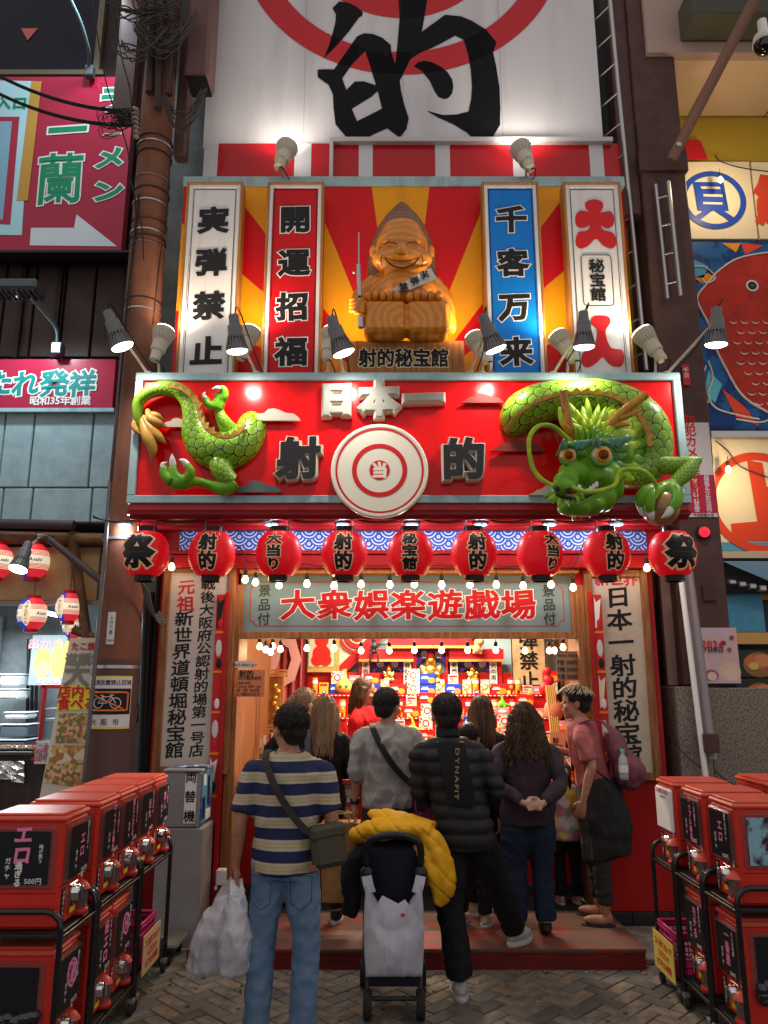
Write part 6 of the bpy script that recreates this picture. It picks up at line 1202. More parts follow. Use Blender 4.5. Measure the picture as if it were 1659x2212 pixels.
def ladder(label, p0, p1, w, n, Y, off=.3):
    t = thing('ladder', label, 'ladder', P(*p1, Y), 'steel ladders by the column'); a, b_ = P(*p0, Y), P(*p1, Y); o = Vector((-w*.5, off, 0))
    for q in (Vector((0, 0, 0)), o): m = MB(); m.tube([a+q, b_+q], .022, 4); part('rail', m, STEEL, t)
    for k in range(n): f = (k+.5)/n; m = MB(); m.tube([a.lerp(b_, f), a.lerp(b_, f)+o], .009, 6); part('rung', m, STEEL, t)
ladder('long steel ladder running up between the billboard and the column', (1316, -20), (1396, 800), .35, 12, 6.35)
ladder('short steel ladder fixed on the brown column', (1443, 392), (1470, 640), .2, 4, 6.4, .05)
# canopy
cn = thing('canopy', 'beige canopy underside over the neighbouring shop at the top right', 'canopy', P(1550, 200, 6.9)); b = MB(); cz2 = 7.93; b.box(2.62, 6, 6.55, 7.32, cz2, cz2+.1); part('soffit', b, mat('canopy_beige', (.66, .49, .33), .6), cn)
for x in (3.35, 4.2): b = MB(); b.box(x, x+.012, 6.55, 7.32, cz2-.004, cz2-.001); part('seam', b, DKMETAL, cn)
b = MB(); b.box(2.62, 6, 6.45, 6.549, cz2, cz2+1.6); part('fascia', b, mat('canopy_fascia', (.42, .30, .25), .6), cn); b = MB(); b.box(2.95, 6, 6.1, 6.44, 8.05, 8.4, .01); part('duct', b, mat('duct_olive', (.07, .07, .05), .5), cn); b = MB()
for k in range(4): b = MB(); b.tube([(3.2+k*.42, 5.9, 8.55), (3.2+k*.42, 6.4, 8.6)], .14, 18); part('duct_pipe', b, mat('duct_dark', (.03, .03, .035), .4), cn)
t = thing('security_camera', 'black glass dome security camera hanging at the top right corner', 'camera', P(1648, 60, 5.9)); b = MB(); c = P(1652, 95, 5.9); b.lathe([(.001, .25), (.04, .25), (.045, .1), (.09, .08), (.105, 0), (.001, 0)], 24, Matrix.Translation(c)); part('housing', b, WHITE, t); b = MB(); b.ell(c, (.1, .1, .11), 24, 14); part('dome', b, mat('dome_black', (.005, .005, .006), .05, coat=1), t)
# neighbouring seafood shop
sf = thing('seafood_shop', 'seafood shop front at the right edge with painted sign panels', 'shop', (4.6, 7.4, 0)); b = MB(); b.box(2.6, 8, 7.35, 7.6, 2.6, 9); part('wall', b, mat('seafood_wall', (.45, .30, .03), .5), sf); b = MB(); b.box(2.9, 8, 7.45, 7.65, 0, 2.6); part('lower_wall', b, mat('seafood_lower', (.05, .05, .07), .5), sf)
YF2 = 7.28; SBL = mat('mural_blue', (.006, .035, .17), .4, col2=(.012, .10, .30), vs=3, vth=(.48, .54)); CRS = mat('sign_cream', (.76, .66, .46), .4, col2=(.5, .36, .16), vs=2.2, vth=(.6, .85)); OR = mat('sign_orange_red', (.66, .06, .02), .35)
FP('corner_triangle', [(1481, 302), (1512, 302), (1530, 345), (1481, 345)], YF2, REDL, sf)
s1 = thing('round_character_sign', 'cream sign panel with a blue ring around the blue character 貝', 'sign', P(1556, 515, YF2)); PX('panel', 1484, 349, 1628, 516, YF2-.06, .06, CRS, s1, .004)
c = P(1541, 432, YF2-.063); b = MB(); b.ring(.285, .345, .004, FR(*c), 60); part('ring', b, mat('sign_royal', (.02, .07, .42), .4), s1); b = MB(); put(b, '貝', FR(c.x-.02, c.y-.004, c.z), .46, .50, .028, br=1, wob=.03); part('lettering', b, mat('sign_royal', (.02, .07, .42), .4), s1)
s2_ = thing('round_character_sign', 'cream sign panel with a red character cut by the right edge', 'sign', P(1690, 515, YF2)); PX('panel', 1633, 350, 1790, 516, YF2-.06, .06, CRS, s2_, .004); b = MB(); c = P(1690, 430, YF2-.063); put(b, '鮮', FR(*c), .6, .6, .05, br=1, wob=.02); part('lettering', b, OR, s2_)
s3 = thing('fish_mural', 'painted panel of a big red sea bream among blue waves', 'mural', P(1600, 930, YF2)); PX('panel', 1497, 522, 1790, 928, YF2-.05, .05, SBL, s3); WHL = mat('mural_white', (.62, .60, .55), .4); FR_ = mat('fish_red', (.50, .025, .012), .4, col2=(.30, .02, .01), vs=7, vd=8)
fish = [(1506, 640), (1530, 610), (1552, 585), (1590, 560), (1640, 548), (1700, 545), (1780, 560), (1780, 900), (1700, 905), (1640, 880), (1600, 850), (1570, 800), (1545, 750), (1530, 700), (1512, 665)]
bl = blob(fish, 0, 3); b = MB(); b.add([P(x, y, YF2-.053) for x, y in bl], [tuple(range(len(bl)))]); part('fish_body', b, FR_, s3); b = MB(); b.tube([P(x, y, YF2-.055) for x, y in bl+bl[:1]], .011, 5); part('outline', b, WHL, s3)
c = P(1625, 617, YF2-.058)
for r_, m_ in ((.065, WHL), (.045, BLACK), (.02, mat('eye_dot', (.1, .1, .1), .3))): b = MB(); b.lathe([(.0005, 0), (r_, 0)], 24, FR(c.x, c.y-(.07-r_)*.1, c.z), smooth=False); part('fish_eye', b, m_, s3)
b = MB()
for r in range(9):
    for k in range(8):
        px = 1560+k*24+(12 if r % 2 else 0)+r*4; py = 690+r*22
        if px < 1575+ (r*6) or py > 880: continue
        c = P(px, py, YF2-.058); b.tube([c+Vector((.045*cos(a), 0, .045*sin(a))) for a in [radians(200+i*16) for i in range(9)]], [.002, .005, .007, .009, .009, .007, .005, .003, .002], 5)
part('fish_scales', b, WHL, s3, kind='stuff')
for q, m_ in (([(1498, 560), (1530, 575), (1520, 600), (1498, 600)], mat('mural_sky', (.08, .32, .5), .4)), ([(1500, 600), (1530, 590), (1545, 600), (1520, 615)], YEL), ([(1560, 525), (1600, 525), (1590, 545)], YEL), ([(1600, 525), (1650, 530), (1610, 550)], OR), ([(1530, 800), (1560, 830), (1545, 870), (1520, 850)], mat('mural_cyan', (.1, .45, .6), .4)), ([(1560, 840), (1610, 880), (1640, 920), (1590, 900)], OR)): FP('wave_patch', q, YF2-.0545, m_, s3)
for q in ([(1498, 575), (1525, 578), (1545, 600), (1525, 612), (1515, 600)], [(1530, 780), (1540, 815), (1530, 850), (1545, 880), (1590, 895), (1640, 905)], [(1590, 905), (1640, 912), (1665, 905)], [(1525, 790), (1515, 830), (1530, 870)]): b = MB(); b.tube([P(x, y, YF2-.058) for x, y in spline(q, 4)], .009, 5); part('outline', b, WHL, s3)
s4 = thing('round_character_sign', 'cream sign panel with a red ring around the red character 上', 'sign', P(1600, 1190, YF2)); PX('panel', 1542, 946, 1790, 1172, YF2-.06, .06, CRS, s4, .004); c = P(1640, 1085, YF2-.063); b = MB(); b.ring(.42, .50, .004, FR(*c), 60); part('ring', b, OR, s4); b = MB(); put(b, '上', FR(c.x+.04, c.y-.004, c.z), .68, .78, .07, br=1, wob=.03); part('lettering', b, OR, s4); PX('lower_band', 1549, 1172, 1790, 1190, YF2-.058, .05, mat('mural_sky', (.08, .32, .5), .4), s4)
PX('steel_rail', 1536, 930, 1790, 945, YF2-.12, .1, STEEL, sf, .004); PX('steel_rail', 1555, 1191, 1790, 1206, YF2-.12, .1, mat('rail_cream', (.5, .42, .3), .5), sf, .004)
PX('dark_opening', 1540, 1207, 1790, 1282, YF2-.03, .02, mat('opening_dark', (.015, .015, .02), .6), sf)
for k in range(4): PX('hanging_fixture', 1575+k*22, 1252+k*4, 1592+k*22, 1262+k*5, YF2-.15, .08, STEEL, sf, .01)
FP('blue_drape', [(1560, 1212), (1790, 1212), (1790, 1310), (1650, 1250)], YF2-.2, mat('drape_blue', (.16, .28, .42), .7), sf); PX('blue_sign', 1572, 1283, 1650, 1365, YF2+.05, .03, mat('mural_sky', (.08, .32, .5), .4), sf); PX('gold_ledge', 1576, 1366, 1790, 1392, YF2-.1, .2, mat('ledge_gold', (.55, .30, .09), .3, metal=.3), sf, .004)
for k, (y0, y1, lb_) in enumerate(((1404, 1462, 'top'), (1466, 1530, 'second'), (1534, 1598, 'third'), (1602, 1660, 'lowest'))):
    poster('dark seafood dish photo panel, %s of the stack at the right edge' % lb_, 1586+k*6, y0, 1720, y1, YF2-.1, (.03, .03, .025), [('o', .4, .45, .26, .2, (.30, .14, .05)), ('o', .36, .55, .2, .12, (.62, .16, .06)), ('o', .46, .6, .14, .1, (.65, .25, .12)), ('o', .3, .4, .08, .06, (.7, .5, .1))], [('海鮮丼', .82, .55, .07, WHITE, True)], name='menu_photo', cat='menu board', rough=.3)
spot = [(1556, 385, 'lit bare bulb in front of the blue 貝 sign'), (1573, 1010, 'lit bare bulb in front of the red ring 上 sign')]
for px, py, l in spot: r_ = bulb(px, py, 7.0, l, 'bulbs on the seafood shop signs'); lo = [c_ for c_ in r_.children if c_.type == 'LIGHT'][0]; lo.data = lo.data.copy(); lo.data.energy = 9; lo.location = (0, -.25, -.07)
m = MB(); m.tube(spline([tuple(P(1545, 335, 7.05)), tuple(P(1556, 348, 7.0)), tuple(P(1600, 362, 7.0)), tuple(P(1670, 372, 7.0))], 5), .006, 5); m.tube(spline([tuple(P(1545, 952, 7.05)), tuple(P(1573, 975, 7.0)), tuple(P(1600, 1008, 7.0)), tuple(P(1670, 1035, 7.0))], 5), .006, 5); part('bulb_wires', m, CABLE, label='thin wires feeding the bulbs on the seafood shop', cat='wire')
t = poster('tall white and red security camera notice 防犯カメラ作動中 on the brown column', 1480, 913, 1540, 1117, YC-.01, (.60, .58, .58), [('r', 0, .04, 1, .44, (.45, .02, .06))], [('防犯カメラ作動中', .3, .62, .105, REDL, True, .10), ('监视摄像头正在运作中', .72, .26, .05, WHITE, True, .046), ('카메라작동중', .3, .26, .06, WHITE, True, .06), ('千日前商店街', .5, .02, .03, BLACK)], name='notice_board', cat='notice')
poster('small red sign tag at the upper right corner of the main red sign', 1474, 788, 1490, 832, YC-.03, (.5, .03, .05), [], [('千日', .5, .6, .05, WHITE, True)], name='small_sign', cat='sign')
t = thing('red_beacon', 'small glowing red warning light on the brown column', 'warning light', P(1518, 1151, YC)); b = MB(); c = P(1518, 1151, YC-.01); b.lathe([(.06, 0), (.06, .03), (.045, .035)], 20, FR(*c)); part('base', b, DKMETAL, t); b = MB(); b.ell(c-Vector((0, .035, 0)), .045, 16, 10); part('lens', b, mat('beacon_red', (.7, .01, .02), .2, emit=.9, ecol=(1, .02, .04)), t)
GRA = mat('granite', (.26, .21, .17), .6, col2=(.10, .085, .07), vs=70, vth=(.45, .6), vd=2)
gr_ = thing('granite_plinth', 'speckled granite plinth wrapped around the foot of the brown column', 'plinth', (2.7, 6.5, 0)); b = MB(); b.box(2.35, 2.60, 6.36, 6.9, 0, Z(1483, 6.36), .005); part('slab', b, GRA, gr_); b = MB(); b.box(2.62, 3.12, 6.40, 6.95, 0, Z(1486, 6.40), .005); part('slab', b, GRA, gr_)
b = MB(); b.tube(spline([tuple(P(1440, 1578, 6.34)), tuple(P(1470, 1620, 6.34)), tuple(P(1515, 1660, 6.34))], 4), .004, 5); b.tube(spline([tuple(P(1545, 1665, 6.36)), tuple(P(1575, 1690, 6.36)), tuple(P(1640, 1715, 6.36))], 4), .005, 5); part('wire', b, CABLE, label='thin black wire running across the granite plinth', cat='wire')
t = thing('downpipe', 'white and grey downpipe leaning beside the brown column', 'pipe', P(1525, 1700, 6.3)); b = MB(); b.tube([P(1466, 1210, 6.35), P(1527, 1700, 6.25)], .022, 10); part('pipe', b, WHITE, t); b = MB(); b.tube([P(1483, 1210, 6.4), P(1538, 1640, 6.3)], .045, 4); part('channel', b, mat('channel_grey', (.32, .28, .30), .5), t); b = MB(); c = P(1535, 1605, 6.25); b.box(c.x-.06, c.x+.05, 6.2, 6.3, c.z-.07, c.z+.07, .005); part('clamp', b, BROWN, t)
poster('pink event poster with 2024 and two generic smiling faces on the brown column', 1516, 1356, 1595, 1476, YC-.02, mat('poster_pastel', (.55, .42, .52), .35, col2=(.62, .38, .28), vs=3), [('o', .72, .2, .3, .26, (.66, .50, .32)), ('o', .74, .16, .2, .18, (.70, .52, .44)), ('o', .2, .14, .2, .16, (.35, .12, .1)), ('o', .22, .12, .13, .12, (.70, .52, .44)), ('o', .62, .72, .06, .06, (.1, .06, .08)), ('o', .85, .82, .06, .06, (.2, .08, .06)), ('o', .75, .6, .06, .06, (.3, .1, .08))], [('2024', .3, .7, .085, REDL), ('17日18日', .3, .6, .05, BLACK)])
b = MB(); b.box(-9, 9, 10.5, 10.7, 0, 13); part('rear_buildings', b, mat('night_wall', (.012, .012, .015), .8), kind='structure')
# ================================================================= CAPSULE MACHINES AND CARTS
MR = mat('machine_red', (.62, .035, .022), .38, col2=(.52, .03, .022), vs=2); LIDM = mat('machine_lid', (.70, .10, .06), .35, col2=(.62, .2, .13), vs=5, vth=(.5, .85)); CLR = mat('clear_plastic', (.16, .13, .13), .12, alpha=.35, coat=.6); BOARD = mat('chalk_board', (.014, .014, .018), .4)
PINK = mat('chalk_pink', (.80, .22, .42), .6); CHW = mat('chalk_white', (.75, .73, .7), .6); CHR = mat('chrome', (.7, .7, .72), .12, metal=1); STK = mat('sticker_yellow', (.75, .58, .03), .4); FRM = mat('black_tube', (.012, .012, .013), .25, coat=.5)
def machine(label, x, y, z, rot, front, side=None, white=False, caps=0):
    """front faces local -Y; rot turns it to the street"""
    t = thing('capsule_machine', label, 'vending machine', (0, 0, 0), 'red capsule toy machines on carts'); w, d, h = .29, .36, .49
    m = MB(); m.box(-w/2, w/2, -d/2, d/2, .0, h-.03, .016); part('body', m, MR, t)
    m = MB(); m.box(-w/2-.006, w/2+.006, -d/2-.006, d/2+.006, h-.035, h-.012, .008); m.box(-w/2+.012, w/2-.012, -d/2+.012, d/2-.012, h-.012, h, .005); part('lid', m, LIDM, t)
    m = MB(); m.box(-w/2+.01, w/2-.01, -d/2-.022, -d/2+.004, .185, h-.05, .012); part('front_window', m, CLR if not white else WHITE, t)
    bm_ = WHITE if white else BOARD; m = MB(); m.box(-w/2+.035, w/2-.03, -d/2-.0245, -d/2-.0225, .2, h-.065); fp = part('front_card', m, bm_, t)
    F = FR(0, -d/2-.026, .33)
    for s_, u, v, sz, mt in front: m = MB(); line(m, s_, F @ T(u, v), sz, sz*1.02, not s_.startswith('-') and len(s_) > 1 and ord(s_[0]) > 0x2000, .03 if sz > .03 else .015, wob=.02); part('lettering', m, mt, fp)
    for sx in (-1, 1):
        m = MB(); m.box(sx*(w/2-.004), sx*(w/2+.012), -d/2+.03, d/2-.03, .17, h-.055, .008); part('side_window', m, CLR, t)
        m = MB(); m.box(sx*(w/2+.0125), sx*(w/2+.0135), -d/2+.055, d/2-.055, .19, h-.075); sp = part('side_card', m, BOARD if side != 'pic' else mat('bottle_picture', (.25, .45, .55), .3, col2=(.05, .02, .03), vs=9, vth=(.45, .55)), t)
        if side and side != 'pic':
            Fm = frame_m((sx*(w/2+.0145), 0, .32), (0, sx, 0), (0, 0, 1))
            for s_, u, v, sz, mt in side: m = MB(); line(m, s_, Fm @ T(u, v), sz, sz*1.02, len(s_) > 1 and ord(s_[0]) > 0x2000, .04 if sz > .03 else .015, wob=.02); part('lettering', m, mt, sp)
    m = MB(); m.box(.0-.035, .055, -d/2-.006, -d/2+.002, .065, .165, .004); part('coin_plate', m, CHR, t)
    m = MB(); m.lathe([(.001, .03), (.034, .028), (.036, 0), (.04, 0)], 18, FR(.01, -d/2-.006, .12)); m.box(.003, .017, -d/2-.05, -d/2-.03, .09, .15, .004); part('crank', m, CHR, t)
    m = MB(); m.box(-w/2+.004, w/2-.004, -d/2-.0022, -d/2+.001, .176, .181); m.box(-w/2-.0022, -w/2+.001, -d/2+.02, d/2-.02, .150, .153); m.box(w/2-.001, w/2+.0022, -d/2+.02, d/2-.02, .150, .153); part('body_seam', m, mat('seam_dark_red', (.16, .01, .01), .5), t, kind='stuff'); m = MB(); m.box(-.03, .035, -d/2-.0075, -d/2-.0062, .04, .062); part('sticker', m, STK, t); m = MB(); m.box(-.125, -.085, -d/2-.0035, -d/2-.0005, .02, .165); part('sticker', m, BLACK, t)
    m = MB(); line(m, 'お金を入れて', FR(-.105, -d/2-.005, .092), .02, .022, True, .02); part('lettering', m, CHW, t)
    m = MB(); m.lathe([(.001, .155), (.02, .15), (.042, .125), (.044, .118)], 16, T(.098, -d/2-.006, 0)); part('chute_cap', m, mat('chute_coral', (.62, .10, .07), .35), t)
    m = MB(); m.lathe([(.036, .118), (.036, .03), (.034, .03), (.034, .118)], 16, T(.098, -d/2-.006, 0), smooth=True); part('capsule_cup', m, CLR, t); m = MB(); m.lathe([(.001, .0), (.042, 0), (.042, .026), (.001, .027)], 16, T(.098, -d/2-.004, .006)); part('chute_base', m, MR, t)
    m = MB(); m.lathe([(.0001, 0), (.014, 0)], 14, FR(.1, -d/2-.0045, .185) @ Matrix.Diagonal((.8, 1.3, 1, 1)), smooth=False); part('round_sticker', m, WHITE, t)
    t.location = (x, y, z); t.rotation_euler.z = rot; return t
GA = [('エロ', -.0, .04, .085, PINK), ('過ぎる', -.01, -.085, .035, CHW), ('ガチャ', -.06, -.06, .03, CHW), ('500円', .06, -.115, .03, CHW), ('時が笑う', .085, 0, .02, CHW)]
def fl(a, b_): return [(a, .02, .0, .055 if len(a) < 5 else .04, PINK), (b_, .085, .03, .022, CHW), ('ガチャ', -.045, -.055, .028, CHW), ('500円', .06, -.115, .026, CHW)]
XL = -1.46-.18; XR = 1.77+.18; ZT = 1.225-.49; ZB = .664-.49
lt_ = [('エロ', '過ぎるガチャ', 3.90), ('カップル専用', '一人で回すと', 4.34), ('燃え上がる', 'この夜の二人', 4.66), ('巨大', '過ぎるガチャ', 4.98), ('同人', '新作入荷中', 5.31)]
nm_ = ['nearest', 'second', 'third', 'fourth', 'farthest']
for k, (a, b_, y) in enumerate(lt_): machine('red capsule machine on the top tier of the left carts, %s, chalk card %s' % (nm_[k], a), XL, y, ZT, pi/2, fl(a, b_), GA if k == 0 else None)
for k, (a, b_, y) in enumerate((('㊙', '過ぎる一番', 3.90), ('秘エロ', 'ガチャガチャ', 4.34), ('Ⓗ', '過ぎる一番', 4.66))): machine('red capsule machine on the lower tier of the left carts, %s, chalk card %s' % (nm_[k], a), XL, y, ZB, pi/2, [(a, .02, .01, .13 if len(a) == 1 else .065, PINK)]+fl(' ', b_)[1:])
for k, (a, b_, y, wh) in enumerate((('エロ', '過ぎるガチャ', 4.28, False), ('カップル専用', '一人で回すと', 4.68, False), (' ', 'TANIYAKI', 5.11, True))):
    machine('red capsule machine on the top tier of the right carts, %s, %s' % (('nearest', 'middle', 'farthest')[k], 'white card' if wh else 'chalk card '+a), XR, y, ZT, -pi/2, fl(a, b_) if not wh else [('TANIYAKI', 0, .09, .04, REDL), ('WINDOW', .02, .055, .02, BLACK)], 'pic' if k == 0 else None, wh)
for k, (a, b_, y) in enumerate((('一番星', '大人の時間', 4.32), ('モテる', '過ぎるガチャ', 4.74))): machine('red capsule machine on the lower tier of the right carts, %s, chalk card %s' % (('nearest', 'second')[k], a), XR, y, ZB, -pi/2, fl(a, b_))
for k, (x, y) in enumerate(((2.46, 4.75), (2.46, 5.15))): machine('red capsule machine in the rear row at the right edge, %s one' % ('nearer', 'farther')[k], x, y, ZT+.01, 0, [])
# heap of dark capsules seen in the nearest lower windows
for nm2, x, y in (('left', XL, 3.742), ('right', XR+.02, 4.162)):
    m = MB(); r_ = random.Random(3)
    for k in range(60): m.ell((x+r_.uniform(-.14, .13), y-.004+r_.uniform(-.006, .004), .38+.09*r_.random()**1.5-.07), .028, 10, 7)
    part('toy_capsules', m, mat('capsule_black', (.015, .015, .018), .1, coat=1), kind='stuff', label='heap of shiny black capsules in the nearest lower %s machine' % nm2, cat='capsules')
def cart(label, x0, x1, y0, y1, s_, tiers=(ZT, ZB)):
    """x0 = aisle side"""
    t = thing('machine_cart', label, 'cart', ((x0+x1)/2, (y0+y1)/2, 0), 'black tube carts under the machines'); R = .014; zt = tiers[0]+.09
    for y in (y0, y1):
        c = .07; xa, xb = (x0, x1); sg = 1 if xb > xa else -1; m = MB()
        q = [(xa, y, .07)]+[(xa, y, zt-c)]+[(xa+sg*c*(1-cos(a)), y, zt-c+c*sin(a)) for a in (pi/6, pi/3, pi/2)]+[(xb-sg*c, y, zt)]+[(xb-sg*c+sg*c*sin(a), y, zt-c+c*cos(a)) for a in (pi/6, pi/3, pi/2)]+[(xb, y, .07)]
        m.tube(q, R, 8); part('frame_hoop', m, FRM, t)
    for z in tiers:
        m = MB(); m.box(min(x0, x1)+.01, max(x0, x1)-.01, y0, y1, z-.022, z-.004, .003); part('shelf', m, DKMETAL, t)
        for x in (x0, x1): m = MB(); m.tube([(x, y0, z-.02), (x, y1, z-.02)], R*.8, 6); part('rail', m, FRM, t)
    for x in (x0, x1):
        for y in (y0+.02, y1-.02):
            m = MB(); m.lathe([(.001, -.012), (.03, -.012), (.034, -.006), (.034, .006), (.03, .012), (.001, .012)], 16, frame_m((x, y, .034), (0, 1, 0), (0, 0, 1))); w = part('caster', m, DKMETAL, t); m = MB(); m.box(x-.018, x+.018, y-.012, y+.03, .055, .085, .004); part('bracket', m, STEEL, w)
cart('black two tier cart nearest on the left', XL+.22, XL-.2, 3.70, 4.12, 1); cart('black two tier cart second on the left', XL+.22, XL-.2, 4.16, 4.83, 1); cart('black cart farthest on the left with a basket below', XL+.22, XL-.2, 4.86, 5.49, 1, (ZT, .2))
cart('black two tier cart nearest on the right', XR-.22, XR+.2, 4.10, 4.50, 1); cart('black two tier cart second on the right', XR-.22, XR+.2, 4.53, 4.92, 1); cart('black cart farthest on the right with a basket below', XR-.22, XR+.2, 4.95, 5.32, 1, (ZT, .12))
cart('black cart of the rear row at the right edge', XR+.32, XR+.68, 4.55, 5.35, 1)
MAG = mat('basket_magenta', (.42, .01, .12), .4)
for nm2, cx, cy, zz, sx in (('left', XL+.06, 5.02, .2, 1), ('right', XR-.06, 5.12, .125, -1)):
    t = thing('plastic_basket', 'magenta plastic basket on the low shelf of the %s far cart' % nm2, 'basket', (cx, cy, zz))
    a, b_, h = .17, .15, .24; m = MB()
    for z, e in ((0, -.02), (.06, -.013), (.12, -.007), (.18, -.002), (h-.02, 0), (h, 0)): m.tube([(cx+sx_*(a+e), cy+sy_*(b_+e), zz+z) for sx_, sy_ in ((-1, -1), (1, -1), (1, 1), (-1, 1), (-1, -1), (1, -1))], .006 if z < h-.03 else .012, 5)
    for k in range(9): u = -1+2*k/8; 
    for k in range(9):
        u = -1+2*k/8
        for s2 in (-1, 1): m.tube([(cx+u*(a-.02), cy+s2*(b_-.02), zz), (cx+u*a, cy+s2*b_, zz+h)], .004, 4); m.tube([(cx+s2*(a-.02), cy+u*(b_-.02), zz), (cx+s2*a, cy+u*b_, zz+h)], .004, 4)
    m.box(cx-a+.02, cx+a-.02, cy-b_+.02, cy+b_-.02, zz, zz+.006); part('basket_mesh', m, MAG, t)
    s3 = thing('cardboard_notice', 'cream card on the %s basket reading ゴミ捨てないでください' % nm2, 'notice', (cx, cy, zz+.2)); fx = cx+sx*(a+.03); w = .17
    m = MB(); m.box(fx-.003, fx+.003, cy-w, cy+w, zz-.02, zz+.19); part('card', m, mat('card_cream', (.62, .42, .22), .7) if sx > 0 else mat('card_yellow', (.70, .52, .10), .6), s3)
    Fm = frame_m((fx+sx*.005, cy, zz+.085), (0, sx, 0), (0, 0, 1))
    for i, l in enumerate(('ゴミ捨てないで', 'ください!!', 'カプセル専用')): m = MB(); line(m, l, Fm @ T(0, .055-.055*i), .044, .042, False, .025); part('lettering', m, REDL, s3)
# change machine
cm = thing('change_machine', 'grey coin change machine lettered 両替機 with a blue panel on its side', 'change machine', (-1.62, 6.0, 0)); cx0, cx1 = X(352, 1720, 5.95), X(432, 1720, 5.95); GY = mat('machine_grey', (.27, .26, .26), .45, col2=(.23, .22, .22), vs=3)
zt_, zm_ = Z(1668, 5.95), Z(1788, 5.95)
m = MB(); m.box(cx0-.03, cx1+.03, 5.95, 6.32, 0, zm_-.004, .008); part('stand', m, GY, cm); m = MB(); m.box(cx0, cx1, 5.95, 6.32, zm_, zt_, .008); part('cabinet', m, GY, cm); m = MB(); m.box(cx0-.01, cx1+.01, 5.94, 6.33, zt_+.001, zt_+.02, .005); part('lid', m, GY, cm)
m = MB(); m.box(cx1+.0005, cx1+.012, 5.97, 6.30, zm_+.02, zt_-.01); o = part('side_panel', m, mat('panel_blue', (.10, .32, .52), .3, col2=(.02, .07, .30), vs=7, vth=(.5, .6)), cm)
for a, b_, c, d, mt in ((6.0, 6.07, .28, .36, CHW), (6.14, 6.2, .14, .34, BLACK), (6.0, 6.06, .05, .2, BLACK), (6.1, 6.25, .03, .1, CHW)): m = MB(); m.box(cx1+.0125, cx1+.016, a, b_, zm_+c, zm_+d); part('slot', m, mt, o)
m = MB(); xa, xb = X(399, 1720, 5.95), X(424, 1720, 5.95); m.box(xa, xb, 5.944, 5.949, zm_+.03, zt_-.02); o = part('label_strip', m, WHITE, cm)
for i, ch in enumerate('両替機'): m = MB(); put(m, ch, FR((xa+xb)/2, 5.942, zm_+.35-i*.135), .085, .085, .02); part('lettering', m, BLACK, o)
t = thing('paper_stack', 'blue and white leaflets lying on the change machine', 'leaflets', ((cx0+cx1)/2, 6.1, zt_+.021))
for k in range(5): m = MB(); m.M = T(cx0+.08+k*.05, 6.08+.03*(k % 2), zt_+.022+.003*k) @ Matrix.Rotation(.3*k-.5, 4, 'Z'); m.box(-.05, .05, -.04, .04, 0, .002); part('leaflet', m, WHITE if k % 2 else mat('leaflet_blue', (.1, .2, .45), .5), t)
t = thing('wall_phone', 'small white box hanging on the wooden post left of the opening', 'box', P(472, 1880, 6.3)); m = MB(); c = P(478, 1895, 6.32); m.box(c.x-.035, c.x+.035, 6.28, 6.36, c.z-.05, c.z+.06, .008); part('housing', m, WHITE, t); m = MB(); m.box(c.x-.04, c.x-.02, 6.27, 6.3, c.z-.08, c.z-.051, .004); part('hook', m, WHITE, t)
m = MB(); m.box(-2.0, -1.25, 5.35, 5.5, .05, .08, .01); 
t = thing('platform_trolley', 'low grey flat trolley between the left carts and the red step', 'trolley', (-1.45, 5.75, 0)); m = MB(); m.box(-1.72, -1.36, 5.56, 5.9, .10, .13, .012); part('deck', m, mat('trolley_deck', (.10, .085, .07), .7), t)
for x, y in ((-1.42, 5.6), (-1.42, 5.86)): m = MB(); m.lathe([(.001, -.012), (.04, -.012), (.04, .012), (.001, .012)], 14, frame_m((x, y, .042), (0, 1, 0), (0, 0, 1))); m.box(x-.015, x+.015, y-.015, y+.015, .06, .099); part('caster', m, DKMETAL, t)
# ================================================================= PEOPLE
SKIN = mat('skin', (.44, .235, .15), .55, col2=(.36, .14, .09), vs=14, bump=.15, bs=120, vd=6); SKINP = mat('skin_pale', (.50, .29, .20), .5)
def cloth(name, c, c2=None, r=.85): return mat(name, c, r, col2=c2 or tuple(q*.72 for q in c), vs=3, vth=(.35, .7), bump=.25, bs=260)
def fold(amp=.006, f=14, seed=0, dirs=(1, 1, 2.2), sharp=0):
    def fn(p, n):
        a = noise.noise(Vector((p.x*f*dirs[0]+seed, p.y*f*dirs[1], p.z*f/dirs[2]*1.0+seed))); b = noise.noise(Vector((p.x*f*.6, p.y*f*.6+seed, p.z*f*1.5+7)))
        c = abs(noise.noise(Vector((p.x*f*2.1+3, p.y*f*2.1, p.z*f*.9+p.x*6)))); v = (1-(abs(a)*3)**.7)*.9+b*.5-(c*1.5)**.6*.5+.35; return p+n*(amp*1.35*v)
    return fn
def puff(amp, pitch, z0=0):
    def fn(p, n): return p+n*(amp*(abs(sin((p.z-z0+.012*noise.noise(p*6))*pi/pitch))**.6)-amp*.5+.004*noise.noise(p*20))
    return fn
HAIR = lambda nm, c, c2: mat(nm, c, .5, col2=c2, vs=16, vth=(.35, .7), stretch=(1, 1, .12), bump=.5, bs=60)
BLKH = HAIR('hair_black', (.012, .010, .009), (.03, .022, .018)); BRNH = HAIR('hair_brown', (.035, .017, .010), (.09, .045, .025)); BLNH = HAIR('hair_ash_blonde', (.30, .19, .11), (.12, .065, .035)); HIGH = HAIR('hair_highlights', (.03, .02, .015), (.16, .08, .04)); STRW = HAIR('hair_straw', (.42, .33, .20), (.2, .14, .08))
